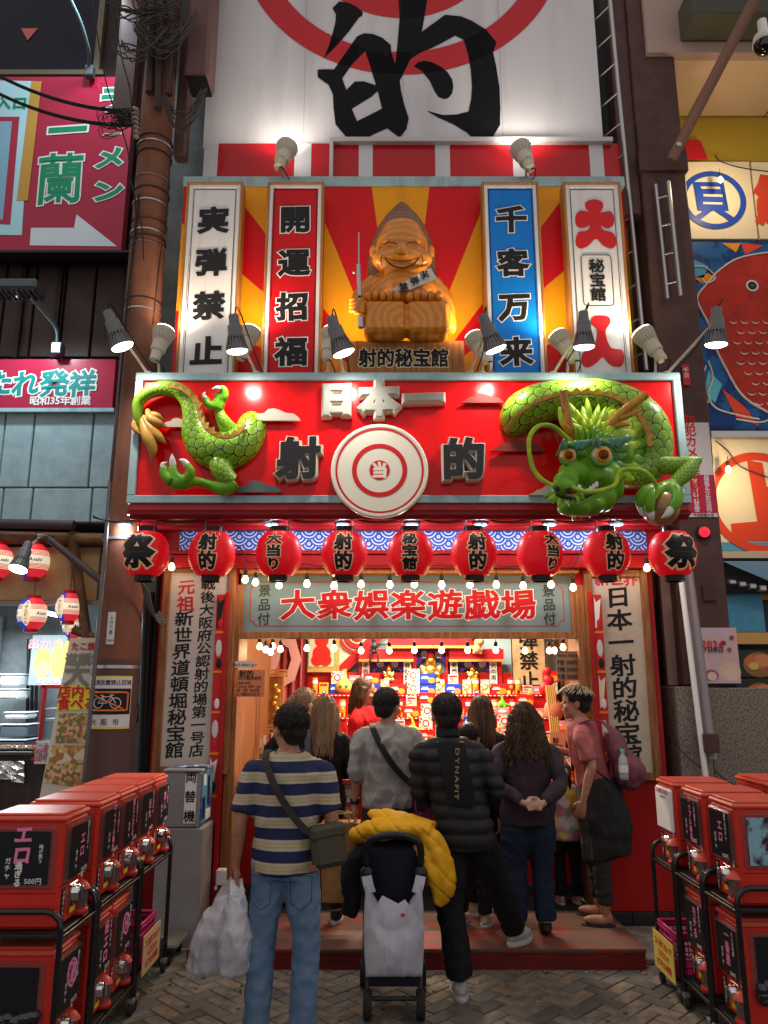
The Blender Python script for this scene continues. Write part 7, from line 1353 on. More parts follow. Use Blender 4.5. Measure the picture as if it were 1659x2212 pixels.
def hand(b, wr, d, pn, s=1, curl=.5, side=1):
    """wrist, direction of fingers, palm normal; side=+1 thumb on d x pn side"""
    wr, d, pn = Vector(wr), Vector(d).normalized(), Vector(pn).normalized(); sd = d.cross(pn).normalized()*side; m = wr+d*.045*s
    R3 = Matrix((sd, d, pn)).transposed().to_4x4(); b.ell(m, (.038*s, .05*s, .018*s), 12, 8, R3)
    for k, (o, L) in enumerate(((-.028, .062), (-.010, .074), (.010, .078), (.028, .068))):
        p0 = wr+d*.082*s+sd*o*s; c1 = curl*1.0; d1 = (d*cos(c1*.6)+pn*sin(c1*.6)); d2 = (d*cos(c1*1.8)+pn*sin(c1*1.8)); p1 = p0+d1*L*.5*s+sd*o*.15*s; p2 = p1+d2*L*.5*s
        b.tube([p0-d*.02*s, p0, p1, p2], [.0105*s, .0105*s, .0095*s, .0075*s], 8)
    t0 = wr+d*.02*s+sd*.03*s; b.tube([t0, t0+sd*.022*s+d*.025*s+pn*.006*s, t0+sd*.02*s+d*.055*s+pn*.022*s], [.0135*s, .0115*s, .0085*s], 8)
def person(label, x, y, z, yaw, H, g=1, head=0, arms=None, legs=None, lean=(0, 0), skin=SKIN, top=None, topm=None, topfn=None, sleeve='long', hem=.86, bot=None, botm=None, shoes=None, hair=None, hairm=BLKH, female=0, tilt=0, group=None, shoem=None):
    t = thing('person', label, 'person', (x, y, z), group); s = H/1.72
    M = Matrix.Translation((x, y, z)) @ Matrix.Rotation(yaw, 4, 'Z') @ Matrix.Diagonal((s, s, s, 1)); V = Vector
    lx, ly = lean                                        # sideways / forward shift of the shoulders
    pel = V((0, 0, .93)); che = V((lx*.7, ly*.7, 1.30)); nk = V((lx, ly, 1.46)); hd = V((lx*1.1, ly*1.25+.012, 1.575))
    sw = (.175 if female else .19)*(.5+.5*g)
    A = {'L': ((-.24, -.02, 1.14), (-.25, .05, .90), (0, .1, -1), (1, 0, 0)), 'R': ((.24, -.02, 1.14), (.25, .05, .90), (0, .1, -1), (-1, 0, 0))}; A.update(arms or {})
    Lg = {'L': ((-.10, .02, .50), (-.11, 0, .09), 0), 'R': ((.10, .02, .50), (.11, 0, .09), 0)}; Lg.update(legs or {})
    hm = Matrix.Translation(hd) @ Matrix.Rotation(head, 4, 'Z') @ Matrix.Rotation(tilt, 4, 'X') @ Matrix.Diagonal((1.14, 1.12, 1.13, 1))
    b = MB(); b.M = M
    tors = lambda k, e: [(V((0, 0, .82)), .155*g, .115*g), (V((0, 0, .93)), (.168 if female else .155)*g, .118*g), (V((lx*.3, ly*.3, 1.06)), (.135 if female else .15)*g, .108*g), (V((lx*.6, ly*.6, 1.22)), .152*g, .118*g), (V((lx*.85, ly*.85, 1.335)), .165*g, .112*g), (V((lx*.93, ly*.93, 1.40)), .125*g, .092), (V((lx*.97, ly*.97, 1.445)), .088, .074), (V((lx, ly, 1.475)), .066, .062)]
    def tloft(bb, e, z0=None, z1=None, n=24):
        rs = []
        for c, a, d in tors(0, 0):
            if z1 and c.z > z1+.02: continue
            rs.append([(c.x+(a+e)*cos(2*pi*k/n), c.y+(d+e)*sin(2*pi*k/n), c.z) for k in range(n)])
        if z0 is not None and z0 < .82: rs[0] = [(px_, py_, z0) for px_, py_, _ in rs[0]]
        elif z0 is not None: rs = [[(q[0], q[1], z0) for q in rs[0]]]+[r_ for r_ in rs if r_[0][2] > z0+.03]
        bb.loft(rs)
    tloft(b, -.01)
    b.tube([nk-V((0, 0, .06)), nk, hd-V((0, .01, .05))], [.062, .055, .055], 14)
    hM = M @ hm; b.M = hM
    b.ell((0, -.012, .035), (.073, .092, .088), 20, 14); b.ell((0, .022, -.035), (.056, .062, .066), 18, 12); b.ell((0, .078, -.006), (.011, .02, .018), 10, 8); b.ell((0, .062, .022), (.012, .014, .03), 8, 6); b.ell((0, .055, -.088), (.026, .02, .016), 10, 8); b.ell((0, .072, -.045), (.022, .012, .008), 10, 8)
    for sx in (-1, 1): b.ell((sx*.076, -.012, -.005), (.011, .02, .03), 10, 8); b.ell((sx*.04, .06, -.025), (.022, .02, .02), 10, 8)
    b.M = M
    for k, sx in (('L', -1), ('R', 1)):
        e_, w_, hdir, pn = A[k]; e_, w_ = V(e_), V(w_); sh = V((lx*.9+sx*sw, ly*.9, 1.345))
        q = spline([(*sh, .050), (*sh.lerp(e_, .5), .046), (*e_, .038), (*e_.lerp(w_, .4), .036), (*w_, .025), (*(w_+V(hdir).normalized()*.03), .024)], 4); b.tube([p[:3] for p in q], [p[3] for p in q], 12)
        hand(b, w_+V(hdir).normalized()*.01, hdir, pn, 1, .55, sx*(1 if k == 'R' else 1))
        kn, an, fy = Lg[k]; kn, an = V(kn), V(an); hp = V((sx*.085*g, 0, .88)); q = spline([(*hp, .085*g), (*hp.lerp(kn, .5), .072*g), (*kn, .052), (*kn.lerp(an, .35), .053), (*an, .036)], 4); b.tube([p[:3] for p in q], [p[3] for p in q], 14)
        fd = V((sin(-fy), cos(fy), 0)); b.ell(an+fd*.055-V((0, 0, .05)), (.042, .11, .034), 14, 8, Matrix.Rotation(fy, 3, 'Z')); b.ell(an-V((0, 0, .03))-fd*.01, (.034, .04, .045), 12, 8)
    organic('body', b, .0085 if H > 1.3 else .007, skin, t, 2)
    # clothes
    ez = .022
    b = MB(); b.M = M
    tloft(b, ez, hem, 1.45)
    for k, sx in (('L', -1), ('R', 1)):
        e_, w_, hdir, pn = A[k]; e_, w_ = V(e_), V(w_); sh = V((lx*.9+sx*sw, ly*.9, 1.345)); inn = V((lx*.9+sx*sw*.4, ly*.9, 1.365))
        if sleeve == 'short': q = [(*inn, .055), (*sh, .062), (*sh.lerp(e_, .45), .066), (*sh.lerp(e_, .86), .070)]
        elif sleeve == 'roll': q = [(*inn, .055), (*sh, .062), (*e_, .054), (*e_.lerp(w_, .25), .052)]
        else: q = [(*inn, .055), (*sh, .062), (*sh.lerp(e_, .5), .058), (*e_, .053), (*e_.lerp(w_, .5), .049), (*e_.lerp(w_, .93), .04)]
        if sleeve != 'none': q = spline(q, 4); b.tube([p[:3] for p in q], [p[3]*(.6+.4*g) for p in q], 14)
    tp = organic(top[0], b, .0115, topm, t, 4, topfn or fold(.007, 11, x*3))
    b = MB(); b.M = M; rs = []
    for zc, a, d in ((.80, .15, .11), (.90, .170 if female else .156, .118), (.965, .128, .095)): rs.append([((a*g+.006)*cos(2*pi*k/20), (d*g+.006)*sin(2*pi*k/20), zc) for k in range(20)])
    b.loft(rs); lw = bot[1] if len(bot) > 1 else 1
    for k, sx in (('L', -1), ('R', 1)):
        kn, an, fy = Lg[k]; kn, an = V(kn), V(an); hp = V((sx*.082*g, 0, .88)); q = spline([(*hp, .094*g), (*hp.lerp(kn, .5), .083*g*lw), (*kn, .066*lw), (*kn.lerp(an, .5), .064*lw), (*(an+V((0, 0, .015 if len(bot) < 3 else bot[2]))), .060*lw)], 4); b.tube([p[:3] for p in q], [p[3] for p in q], 16)
    organic(bot[0], b, .0115, botm, t, 3, fold(.006, 12, x*5+2, (1, 1, .9)))
    sh_ = shoes or 'shoe'
    for k in 'LR':
        kn, an, fy = Lg[k]; an = V(an); fd = V((sin(-fy), cos(fy), 0)); b = MB(); b.M = M; R3 = Matrix.Rotation(fy, 3, 'Z')
        if sh_ == 'flip_flop': b.ell(an+fd*.055-V((0, 0, .083)), (.048, .135, .014), 16, 6, R3); b.tube([an+fd*.13-V((0, 0, .07)), an+fd*.09-V((0, 0, .032)), an-V((0, 0, .055))+fd*.02], .008, 6)
        else: b.ell(an+fd*.06-V((0, 0, .045)), (.05, .125, .042), 16, 10, R3); b.ell(an-V((0, 0, .03)), (.045, .055, .05), 14, 8)
        o = organic(sh_, b, .008, shoem or mat('shoe_black', (.02, .02, .022), .5), t, 2)
        if sh_ in ('sneaker', 'clog'): b = MB(); b.M = M @ Matrix.Translation(an+fd*.06-V((0, 0, .08))) @ Matrix.Rotation(fy, 4, 'Z'); b.lathe([(.001, -.012), (1, -.012), (1.03, 0), (1, .018), (.001, .018)], 20, Matrix.Diagonal((.053, .13, 1, 1)), smooth=False); part('sole', b, mat('sole_pale', (.5, .49, .47), .5), o)
    # face
    b = MB(); b.M = hM
    for sx in (-1, 1): b.ell((sx*.029, .071, .008), (.011, .008, .006), 8, 6)
    part('eyes', b, mat('eye_dark', (.02, .015, .012), .2), t, kind='stuff'); b = MB(); b.M = hM; b.ell((0, .081, -.047), (.019, .006, .005), 8, 6); part('mouth', b, mat('lips', (.32, .10, .08), .5), t)
    # hair
    st, L, nn = hair; rr = random.Random(int(x*1000)); b = MB(); b.M = hM
    b.ell((0, -.024, .045), (.083, .098, .092), 24, 16); b.ell((0, -.055, .0), (.070, .062, .075), 18, 12)
    if st in ('long', 'curly', 'bob', 'tail'):
        rings = []; w = {'long': .078, 'curly': .105, 'bob': .085, 'tail': .05}[st]
        if st != 'tail':
            for k in range(7):
                f = k/6; ww = w*(1+.22*sin(f*pi)-(.35*f if st != 'curly' else -.05)); rings.append([(ww*cos(2*pi*j/18), -.055-.03*f-(.02*f if st == 'curly' else 0)+(.045+(.015 if st == 'curly' else 0))*sin(2*pi*j/18), .05-f*L) for j in range(18)])
            b.loft(rings)
            for sx in (-1, 1): b.tube([(sx*.07, .0, .05), (sx*.085, -.02, -.05), (sx*.08, -.04, -.03-L*.6)], [.03, .032, .02], 10)
        else:
            b.ell((0, -.125, .05), (.03, .03, .03), 12, 8); q = spline([(0, -.13, .05, .026), (0, -.17, .0, .03), (.01, -.165, -.08, .026), (.015, -.15, -L, .006)], 4); b.tube([p[:3] for p in q], [p[3] for p in q], 10)
    amp = {'curly': .016, 'short': .003}.get(st, .004)
    hr = organic('hair', b, .0085, hairm, t, 2, lambda p, n: p+n*amp*noise.noise(Vector((p.x*34, p.y*34, p.z*(26 if st in ('curly', 'short') else 6)))))
    b = MB(); b.M = hM
    for k in range(nn):                                  # loose locks
        u = rr.uniform(-pi, pi); 
        if abs(u-pi/2) < .55 and st != 'short': continue
        v = rr.uniform(-.35 if st == 'short' else .1, 1.35); cu, su = cos(u), sin(u); p0 = V((.083*cu*cos(v), -.024+.098*su*cos(v), .045+.092*sin(v))); nrm = V((cu*cos(v), su*cos(v), sin(v)))
        if p0.y > .045 and p0.z < .06: continue
        if st == 'short': L2 = rr.uniform(.010, .022); dd = (nrm*.18+V((rr.uniform(-.35, .35), -.1+rr.uniform(-.4, .4), -.75+rr.uniform(-.2, .5)))).normalized(); q = [p0-nrm*.004, p0+dd*L2*.5+nrm*.001, p0+dd*L2]
        else:
            LL = (L+.06)*rr.uniform(.75, 1.05); wv = (.016 if st == 'curly' else .003); fl_ = .045 if st == 'curly' else .006; ph = rr.uniform(0, 6); bx_ = cu*.083*(.9+fl_*6); by = min(su, .15)*.085-.035; 
            if st == 'tail': q = [p0, p0.lerp(V((0, -.12, .05)), .5)+nrm*.006, V((0, -.125, .05))]
            else: q = [p0]+[V((bx_+fl_*f*cu*1.5+wv*sin(ph+f*16), by-.035*f+wv*cos(ph+f*14), .06-LL*f)) for f in (.15, .3, .45, .6, .75, .9, 1.0)]
        b.tube(q, [.006]*(len(q)-1)+[.0015] if st == 'curly' else [.0042 if st != 'short' else .0022]*(len(q)-1)+[.0008], 4 if st != 'short' else 3, cap=False)
    part('hair_locks', b, hairm, hr, kind='stuff')
    t['s'] = s; return t, M, hM, tp
def strap(name, pts, w, th, m, par, sub=6):
    """flat webbing through points (world) with outward normals"""
    q = spline([(*p, *n) for p, n in pts], sub); L = []; R = []
    for i, r in enumerate(q):
        p = Vector(r[:3]); n = Vector(r[3:]).normalized(); a = Vector(q[max(i-1, 0)][:3]); c = Vector(q[min(i+1, len(q)-1)][:3]); s_ = (c-a).normalized().cross(n).normalized(); L.append((p-s_*w/2, n)); R.append((p+s_*w/2, n))
    b = MB(); rings = [[l[0], r_[0], r_[0]+r_[1]*th, l[0]+l[1]*th] for l, r_ in zip(L, R)]; b.loft(rings, smooth=False); return part(name, b, m, par)
def striped(name, M, base, st1, st2, cy, pitch, off):
    mm = bpy.data.materials.new(name); mm.use_nodes = True; nt = mm.node_tree; b = nt.nodes['Principled BSDF']; b.inputs['Roughness'].default_value = .85
    tc = nt.nodes.new('ShaderNodeTexCoord'); sx = nt.nodes.new('ShaderNodeSeparateXYZ'); nt.links.new(tc.outputs['Object'], sx.inputs[0]); z = NX(nt, sx.outputs[2]); f = (z+off)*(1/pitch); f = f-f.fl()
    inb = f.gt(.52); mid = f.gt(.64)*f.lt(.88); mid = mid-f.gt(.73)*f.lt(.79); c = mixcol(nt, inb, base, st1); c = mixcol(nt, mid, c, st2); nt.links.new(c, b.inputs['Base Color'])
    n2 = nt.nodes.new('ShaderNodeTexNoise'); n2.inputs['Scale'].default_value = 250; bp = nt.nodes.new('ShaderNodeBump'); bp.inputs['Strength'].default_value = .3; bp.inputs['Distance'].default_value = .003; nt.links.new(n2.outputs['Fac'], bp.inputs['Height']); nt.links.new(bp.outputs[0], b.inputs['Normal']); return mm
# 1 striped shirt man
SH = striped('striped_knit', None, (.010, .016, .065), (.46, .40, .34), (.44, .34, .14), 0, .113, .02)
JEAN = mat('blue_jeans', (.09, .16, .27), .85, col2=(.17, .25, .37), vs=3.5, vth=(.4, .75), bump=.3, bs=200)
p1, M1, h1, tp = person('man in navy and cream striped t-shirt and jeans holding white plastic bags', -.535, 4.50, 0, 0, 1.70, 1.0, head=.62, arms={'L': ((-.25, -.03, 1.10), (-.28, .03, .86), (.1, .05, -1), (1, .2, 0)), 'R': ((.255, -.03, 1.10), (.22, .2, 1.02), (-.4, 1, 0), (0, 0, -1))},
    legs={'L': ((-.12, .03, .50), (-.135, 0, .09), .15), 'R': ((.12, 0, .50), (.115, -.02, .09), -.15)}, top=('striped_shirt',), topm=SH, sleeve='short', hem=.83, bot=('jeans', 1.12, -.03), botm=JEAN, shoes='sneaker', shoem=mat('shoe_white', (.5, .5, .5), .5), hair=('short', 0, 1100), topfn=fold(.009, 9, 1))
def W_(M, x, y, z): return M @ Vector((x, y, z))
def collar(M, p, m, z=1.452, r=.082): b = MB(); b.M = M; b.tube([(r*cos(a), .86*r*sin(a)+.0, z+.012*sin(a)) for a in [2*pi*k/24 for k in range(26)]], .010, 6); part('collar', b, m, p)
collar(M1, p1, mat('collar_navy', (.03, .05, .12), .8))
bg1 = thing('crossbody_bag', 'olive grey crossbody bag on the right hip of the striped shirt man', 'bag', W_(M1, .24, -.13, 1.0)); BAGM = mat('bag_olive', (.07, .062, .04), .6, bump=.2, bs=30)
b = MB(); b.M = M1 @ T(.245, -.11, .985) @ Matrix.Rotation(-.12, 4, 'Y') @ Matrix.Rotation(.35, 4, 'Z'); b.box(-.10, .09, -.045, .04, -.115, .10, .03); part('pouch', b, BAGM, bg1); b = MB(); b.M = M1 @ T(.245, -.11, .985) @ Matrix.Rotation(-.12, 4, 'Y') @ Matrix.Rotation(.35, 4, 'Z'); b.box(-.105, .095, -.052, .045, .03, .106, .02); part('flap', b, BAGM, bg1)
N = (0, -1, 0); strap('strap', [(W_(M1, -.115, .03, 1.462), (0, 0, 1)), (W_(M1, -.115, -.10, 1.425), (0, -1, .8)), (W_(M1, -.055, -.165, 1.30), N), (W_(M1, .03, -.172, 1.17), N), (W_(M1, .12, -.168, 1.07), (.3, -1, 0)), (W_(M1, .20, -.14, 1.04), (.6, -1, 0))], .038, .004, mat('strap_olive', (.035, .032, .028), .7), bg1)
PLA = mat('white_plastic', (.78, .78, .83), .22, col2=(.55, .55, .62), vs=5, bump=.35, bs=22, alpha=.66, coat=.6, stretch=(1, 1, .5), spec=.5)
def sack(name, label, c, w, d, h, hx=.0, m=PLA, seed=0, cat='bag', grip=None, handles=True):
    t = thing(name, label, cat, c); c = Vector(c); b = MB(); rings = []; n = 24
    for k, (f, a) in enumerate(((0, .55), (.04, .85), (.25, 1.0), (.5, 1.0), (.72, .86), (.88, .6), (.97, .34))):
        rings.append([(c.x+hx*f+a*w*cos(2*pi*j/n)*(1+.12*noise.noise(Vector((j*.9, f*3+seed, 0)))), c.y+a*d*sin(2*pi*j/n), c.z+f*h) for j in range(n)])
    b.loft(rings); organic('sack', b, .009, m, t, 2, fold(.010, 13, seed, (1, 1, 2.2)))
    b = MB(); b.M = Matrix.Translation((c.x+hx*.3, c.y, c.z+h*.34)) @ Matrix.Rotation(.2, 4, 'Y'); b.box(-w*.55, w*.6, -d*.45, d*.45, -h*.27, h*.24, .01); part('contents', b, mat('bag_contents', (.22, .23, .30), .6, col2=(.5, .42, .38), vs=9), t)
    if handles:
        g_ = Vector(grip) if grip is not None else c+Vector((hx, 0, h*1.25))
        for sx in (-1, 1): strap('handle', [((c.x+hx*.9+sx*w*.45, c.y, c.z+h*.86), N), ((c.x+hx+sx*w*.22, c.y-.01, c.z+h*1.02), N), ((g_.x+sx*.012, g_.y, g_.z), N)], .045, .003, m, t, 4)
    return t
hL = W_(M1, -.275, .04, .775)
sack('plastic_bag', 'full white plastic bag, the left one in the hand of the striped shirt man', (hL.x-.165, hL.y+.03, hL.z-.47), .105, .09, .40, .12, seed=1, grip=hL); sack('plastic_bag', 'white plastic bag with a box inside, the right one hanging by the jeans', (hL.x+.02, hL.y-.05, hL.z-.45), .085, .08, .38, .0, seed=4, grip=hL)
b = MB(); c = W_(M1, .02, -.165, .86); b.box(c.x+.12, c.x+.16, c.y-.0, c.y+.02, c.z-.0, c.z+.03, .004); part('leather_patch', b, mat('patch_tan', (.25, .1, .05), .7), p1)
for pts in (((.045, .835), (.05, .70), (.10, .665), (.155, .70), (.158, .83), (.045, .835)), ((-.17, .835), (-.165, .70), (-.11, .665), (-.06, .70), (-.055, .83), (-.17, .835))): b = MB(); b.tube([W_(M1, x, -.140-.012*(z-.66)/.17+.035*max(0, (abs(x)-.11)/.06), z) for x, z in pts], .0022, 4); part('pocket_seam', b, mat('seam_navy', (.02, .04, .09), .8), p1)
# 2 grey sweater man
p2, M2, h2, tp = person('man in light grey sweater with a dark crossbody strap and glasses, behind the stroller', .03, 5.80, .125, 0, 1.66, 1.08, head=-.55, arms={'L': ((-.235, -.02, 1.12), (-.25, .03, .88), (0, .1, -1), (1, 0, 0)), 'R': ((.245, -.03, 1.12), (.235, .04, .90), (-.05, .1, -1), (-1, 0, 0))}, top=('grey_sweater',), topm=cloth('sweater_grey', (.30, .285, .27)), sleeve='roll', hem=.86,
    bot=('black_jeans',), botm=cloth('denim_black', (.028, .03, .032)), shoes='sneaker', hair=('short', 0, 1000), hairm=BLKH, topfn=fold(.010, 13, 3))
collar(M2, p2, MC['sweater_grey']); s2b = thing('shoulder_bag', 'black crossbody bag with strap on the grey sweater man', 'bag', W_(M2, .2, -.1, 1)); b = MB(); b.M = M2 @ T(.24, -.02, .98); b.box(-.035, .035, -.10, .08, -.14, .08, .02); part('pouch', b, BLACK, s2b)
strap('strap', [(W_(M2, -.115, .03, 1.455), (0, 0, 1)), (W_(M2, -.11, -.10, 1.415), (0, -1, .8)), (W_(M2, -.04, -.155, 1.28), N), (W_(M2, .06, -.158, 1.14), N), (W_(M2, .17, -.13, 1.03), (.5, -1, 0))], .042, .004, mat('strap_black', (.012, .012, .016), .7), s2b)
b = MB(); b.M = h2; b.ring(.018, .021, .003, frame_m((.03, .084, .008), (1, 0, 0), (0, 0, 1)), 16); b.ring(.018, .021, .003, frame_m((-.03, .084, .008), (1, 0, 0), (0, 0, 1)), 16); b.tube([(.05, .082, .01), (.082, 0, .008)], .0025, 5); b.tube([(-.05, .082, .01), (-.082, 0, .008)], .0025, 5); part('glasses', b, BLACK, p2)
b = MB(); c = W_(M2, -.248, .035, .90); b.tube([c-Vector((0, 0, .02)), c+Vector((0, 0, .02))], .034, 14); part('watch', b, BLACK, p2)
kr = thing('paper_bag', 'brown kraft paper bag with twisted handles held by the grey sweater man', 'bag', (-.33, 5.86, .35)); b = MB(); b.loft([[(-.43+.01*k, 5.80, .33), (-.18-.02*k, 5.79, .33), (-.18-.02*k, 5.93, .33), (-.43+.01*k, 5.93, .33)] if k == 0 else [(-.44+.0*k, 5.79, .33+.26*k), (-.17, 5.78, .33+.26*k), (-.17, 5.94, .33+.26*k), (-.44, 5.94, .33+.26*k)] for k in range(3)]); part('bag_body', b, mat('kraft_paper', (.36, .19, .075), .75, col2=(.28, .14, .05), vs=9, bump=.7, bs=14), kr)
b = MB(); hh_ = W_(M2, -.25, .04, .80)
for y_ in (5.80, 5.92): b.tube(spline([(-.37, y_, .85), (-.34, y_, .91), tuple(hh_), (-.27, y_, .91), (-.24, y_, .85)], 4), .005, 5)
part('handle', b, mat('kraft_cord', (.4, .25, .12), .8), kr)
# 3 puffer man
PUF = mat('puffer_black', (.016, .016, .018), .55, bump=.1, bs=60)
p3, M3, h3, tp = person('man in black quilted puffer jacket with one foot up on the red step', .50, 5.12, 0, 0, 1.75, 1.0, head=.12, lean=(-.085, .05), arms={'L': ((-.27, .06, 1.12), (-.18, .24, 1.03), (.6, 1, 0), (0, 0, -1)), 'R': ((.21, .0, 1.13), (.18, .22, 1.08), (-.6, 1, 0), (0, 0, -1))},
    legs={'L': ((-.10, -.02, .50), (-.045, -.06, .09), .05), 'R': ((.22, .22, .56), (.36, .47, .215), -.75)}, top=('puffer_jacket',), topm=PUF, sleeve='long', hem=.80, bot=('black_trousers', 1.25), botm=cloth('trouser_black', (.012, .012, .013)), shoes='sneaker', shoem=mat('shoe_grey', (.30, .29, .30), .5, col2=(.5, .5, .5), vs=20), hair=('short', 0, 1100), topfn=puff(.019, .083))
b = MB()
cols_ = [-.115+.0*k for k in range(2)]; rings = []
for k in range(9): f = k/8; z = 1.43-f*.36; cx_ = -.085*(z-.93)/.5; yb = -(.135+.02*sin(f*3))-.0; rings.append([W_(M3, cx_-.085, yb-.012+.01, z), W_(M3, cx_+.085, yb-.012+.01, z), W_(M3, cx_+.085, yb+.06, z), W_(M3, cx_-.085, yb+.06, z)])
b.loft(rings, smooth=False); o = part('back_panel', b, mat('softshell_black', (.010, .011, .013), .6), p3)
b = MB(); c = W_(M3, -.052, -.172, 1.25); line(b, 'DYNAFIT', FR(*c) @ Matrix.Rotation(-pi/2-.04, 4, 'Z'), .062, .072, False, .012, slant=0, h=.035); part('lettering', b, mat('print_tan', (.35, .26, .18), .5), o)
b = MB(); b.M = M3; b.tube([(-.085, .04, 1.44), (-.09, .055, 1.52)], [.078, .072], 18); organic('collar', b, .009, mat('softshell_black', (.01, .011, .013), .6), p3, 2)
# 4 curly hair woman, hands clasped behind
p4, M4, h4, tp = person('woman with long wavy brown hair and hands clasped behind her back', 1.02, 5.80, .125, 0, 1.55, 1.16, skin=SKINP, arms={'L': ((-.26, -.10, 1.12), (-.075, -.235, .985), (1, -.1, -.15), (0, -1, .2)), 'R': ((.26, -.10, 1.12), (.085, -.245, .985), (-1, -.1, -.15), (0, -1, .2))}, top=('plum_sweatshirt',), topm=cloth('plum_fleece', (.05, .034, .046)), hem=.80, bot=('navy_trousers', 1.25), botm=cloth('navy_denim', (.018, .026, .055)), hair=('curly', .30, 420), hairm=BRNH, female=1, topfn=fold(.010, 9, 5))
# 5 woman with long straight hair, 6 child, 7 staff, 8 blonde, 9 ponytail
person('woman with long straight dark hair in a black top right of centre', .77, 6.32, .118, .2, 1.60, .95, skin=SKINP, top=('black_top',), topm=cloth('top_black', (.010, .010, .011)), bot=('dark_trousers',), botm=cloth('trouser_black2', (.015, .015, .017)), hair=('long', .26, 260), hairm=HIGH, female=1, shoes='clog', shoem=mat('clog_cream', (.45, .38, .30), .6), arms={'L': ((-.22, .1, 1.15), (-.15, .32, 1.1), (0, 1, 0), (0, 0, -1)), 'R': ((.22, .1, 1.15), (.15, .32, 1.1), (0, 1, 0), (0, 0, -1))})
person('child with short black hair half hidden behind the puffer jacket man', .64, 6.02, .125, -.35, 1.40, .95, skin=SKINP, top=('dark_shirt',), topm=cloth('top_dark', (.02, .02, .024)), bot=('dark_trousers',), botm=cloth('trouser_black2', (.015, .015, .017)), hair=('short', 0, 600), shoes='clog', shoem=mat('clog_cream', (.45, .38, .30), .6))
HAPPI = cloth('happi_red', (.55, .012, .015)); p7, M7, h7, tp = person('staff member in a red happi coat with shoulder length dark hair behind the counter', -.19, 7.75, .13, -pi/2-.35, 1.74, 1.0, head=.15, top=('happi_coat',), topm=HAPPI, sleeve='long', hem=.72, bot=('dark_trousers',), botm=cloth('trouser_black2', (.015, .015, .017)), hair=('bob', .17, 240), hairm=BRNH, topfn=fold(.012, 8, 9))
b = MB(); b.M = M7; b.ell((.0, .085, 1.38), (.055, .06, .09), 16, 10); part('black_shirt', b, mat('shirt_charcoal', (.03, .03, .03), .8), p7)
b = MB()
for dx, z in ((-.15, 1.30), (-.19, 1.12), (-.11, 1.05), (-.20, .95), (.05, 1.2), (.0, .95)):
    c = Vector((-.19+dx, 7.75-.17+abs(dx)*.15, z+.13)); b.ring(.026, .032, .002, FR(*c), 18)
    for k in range(7): a = 2*pi*k/7; b.tube([c+Vector((.006*cos(a), -.004, .006*sin(a))), c+Vector((.024*cos(a+.6), -.004, .024*sin(a+.6)))], .0022, 4)
part('crest_print', b, mat('crest_cream', (.6, .35, .25), .7), p7, kind='stuff')
p8, M8, h8, _ = person('woman with long ash blonde hair in a black blazer left of the counter', -.45, 6.08, .125, 0, 1.60, .95, head=-.1, skin=SKINP, top=('black_blazer',), topm=cloth('blazer_black', (.012, .012, .013)), hem=.80, bot=('leggings', .78), botm=cloth('leggings_black', (.012, .012, .012)), hair=('long', .30, 320), hairm=BLNH, female=1, shoes='sneaker', arms={'R': ((.24, -.05, 1.14), (.14, .16, 1.08), (0, 1, 0), (0, 0, -1))})
bp_ = thing('small_backpack', 'grey backpack strap and pouch on the left shoulder of the blonde woman', 'backpack', W_(M8, -.1, -.15, 1.2)); strap('strap', [(W_(M8, -.13, .02, 1.44), (0, 0, 1)), (W_(M8, -.13, -.1, 1.40), (0, -1, .6)), (W_(M8, -.12, -.135, 1.22), N)], .045, .006, mat('strap_grey', (.08, .085, .09), .7), bp_); b = MB(); b.M = M8 @ T(-.10, -.16, 1.08); b.box(-.09, .08, -.05, .04, -.12, .13, .03); part('pouch', b, mat('pouch_black', (.02, .02, .024), .6), bp_)
person('woman with a light brown ponytail in a dark jacket at the left', -.70, 6.50, .118, -.35, 1.66, 1.0, head=-.6, skin=SKINP, lean=(.02, .08), top=('dark_jacket',), topm=cloth('jacket_dark', (.02, .021, .025)), bot=('dark_trousers',), botm=cloth('trouser_black2', (.015, .015, .017)), hair=('tail', .20, 200), hairm=BLNH, female=1, arms={'L': ((-.30, .06, 1.20), (-.20, .30, 1.24), (0, 1, 0), (0, 0, -1)), 'R': ((.22, .14, 1.18), (.10, .36, 1.2), (0, 1, 0), (0, 0, -1))})
# 11 little girl
g1, Mg, hg, _ = person('little girl with a ponytail in a pink and yellow patterned top and black trousers', 1.47, 6.60, .118, .1, 1.06, 1.05, skin=SKINP, top=('patterned_top',), topm=print_mat('tie_dye', [(.6, .25, .3), (.6, .5, .08), (.6, .55, .55), (.25, .4, .5), (.6, .3, .35)], 13), hem=.78, bot=('black_trousers',), botm=cloth('trouser_black', (.012, .012, .013)), hair=('tail', .16, 160), female=1, shoes='clog', shoem=mat('clog_pink', (.5, .25, .30), .5), arms={'R': ((.24, -.05, 1.14), (.30, -.10, .95), (0, -.1, -1), (-1, 0, 0)), 'L': ((-.25, .05, 1.12), (-.2, .25, 1.1), (0, 1, 0), (0, 0, -1))})
b = MB(); b.M = Mg; b.loft([[(.17*cos(2*pi*k/18), .13*sin(2*pi*k/18), z) for k in range(18)] for z in (.77, .86)]); part('pink_hem', b, mat('hem_pink', (.55, .18, .22), .8), g1)
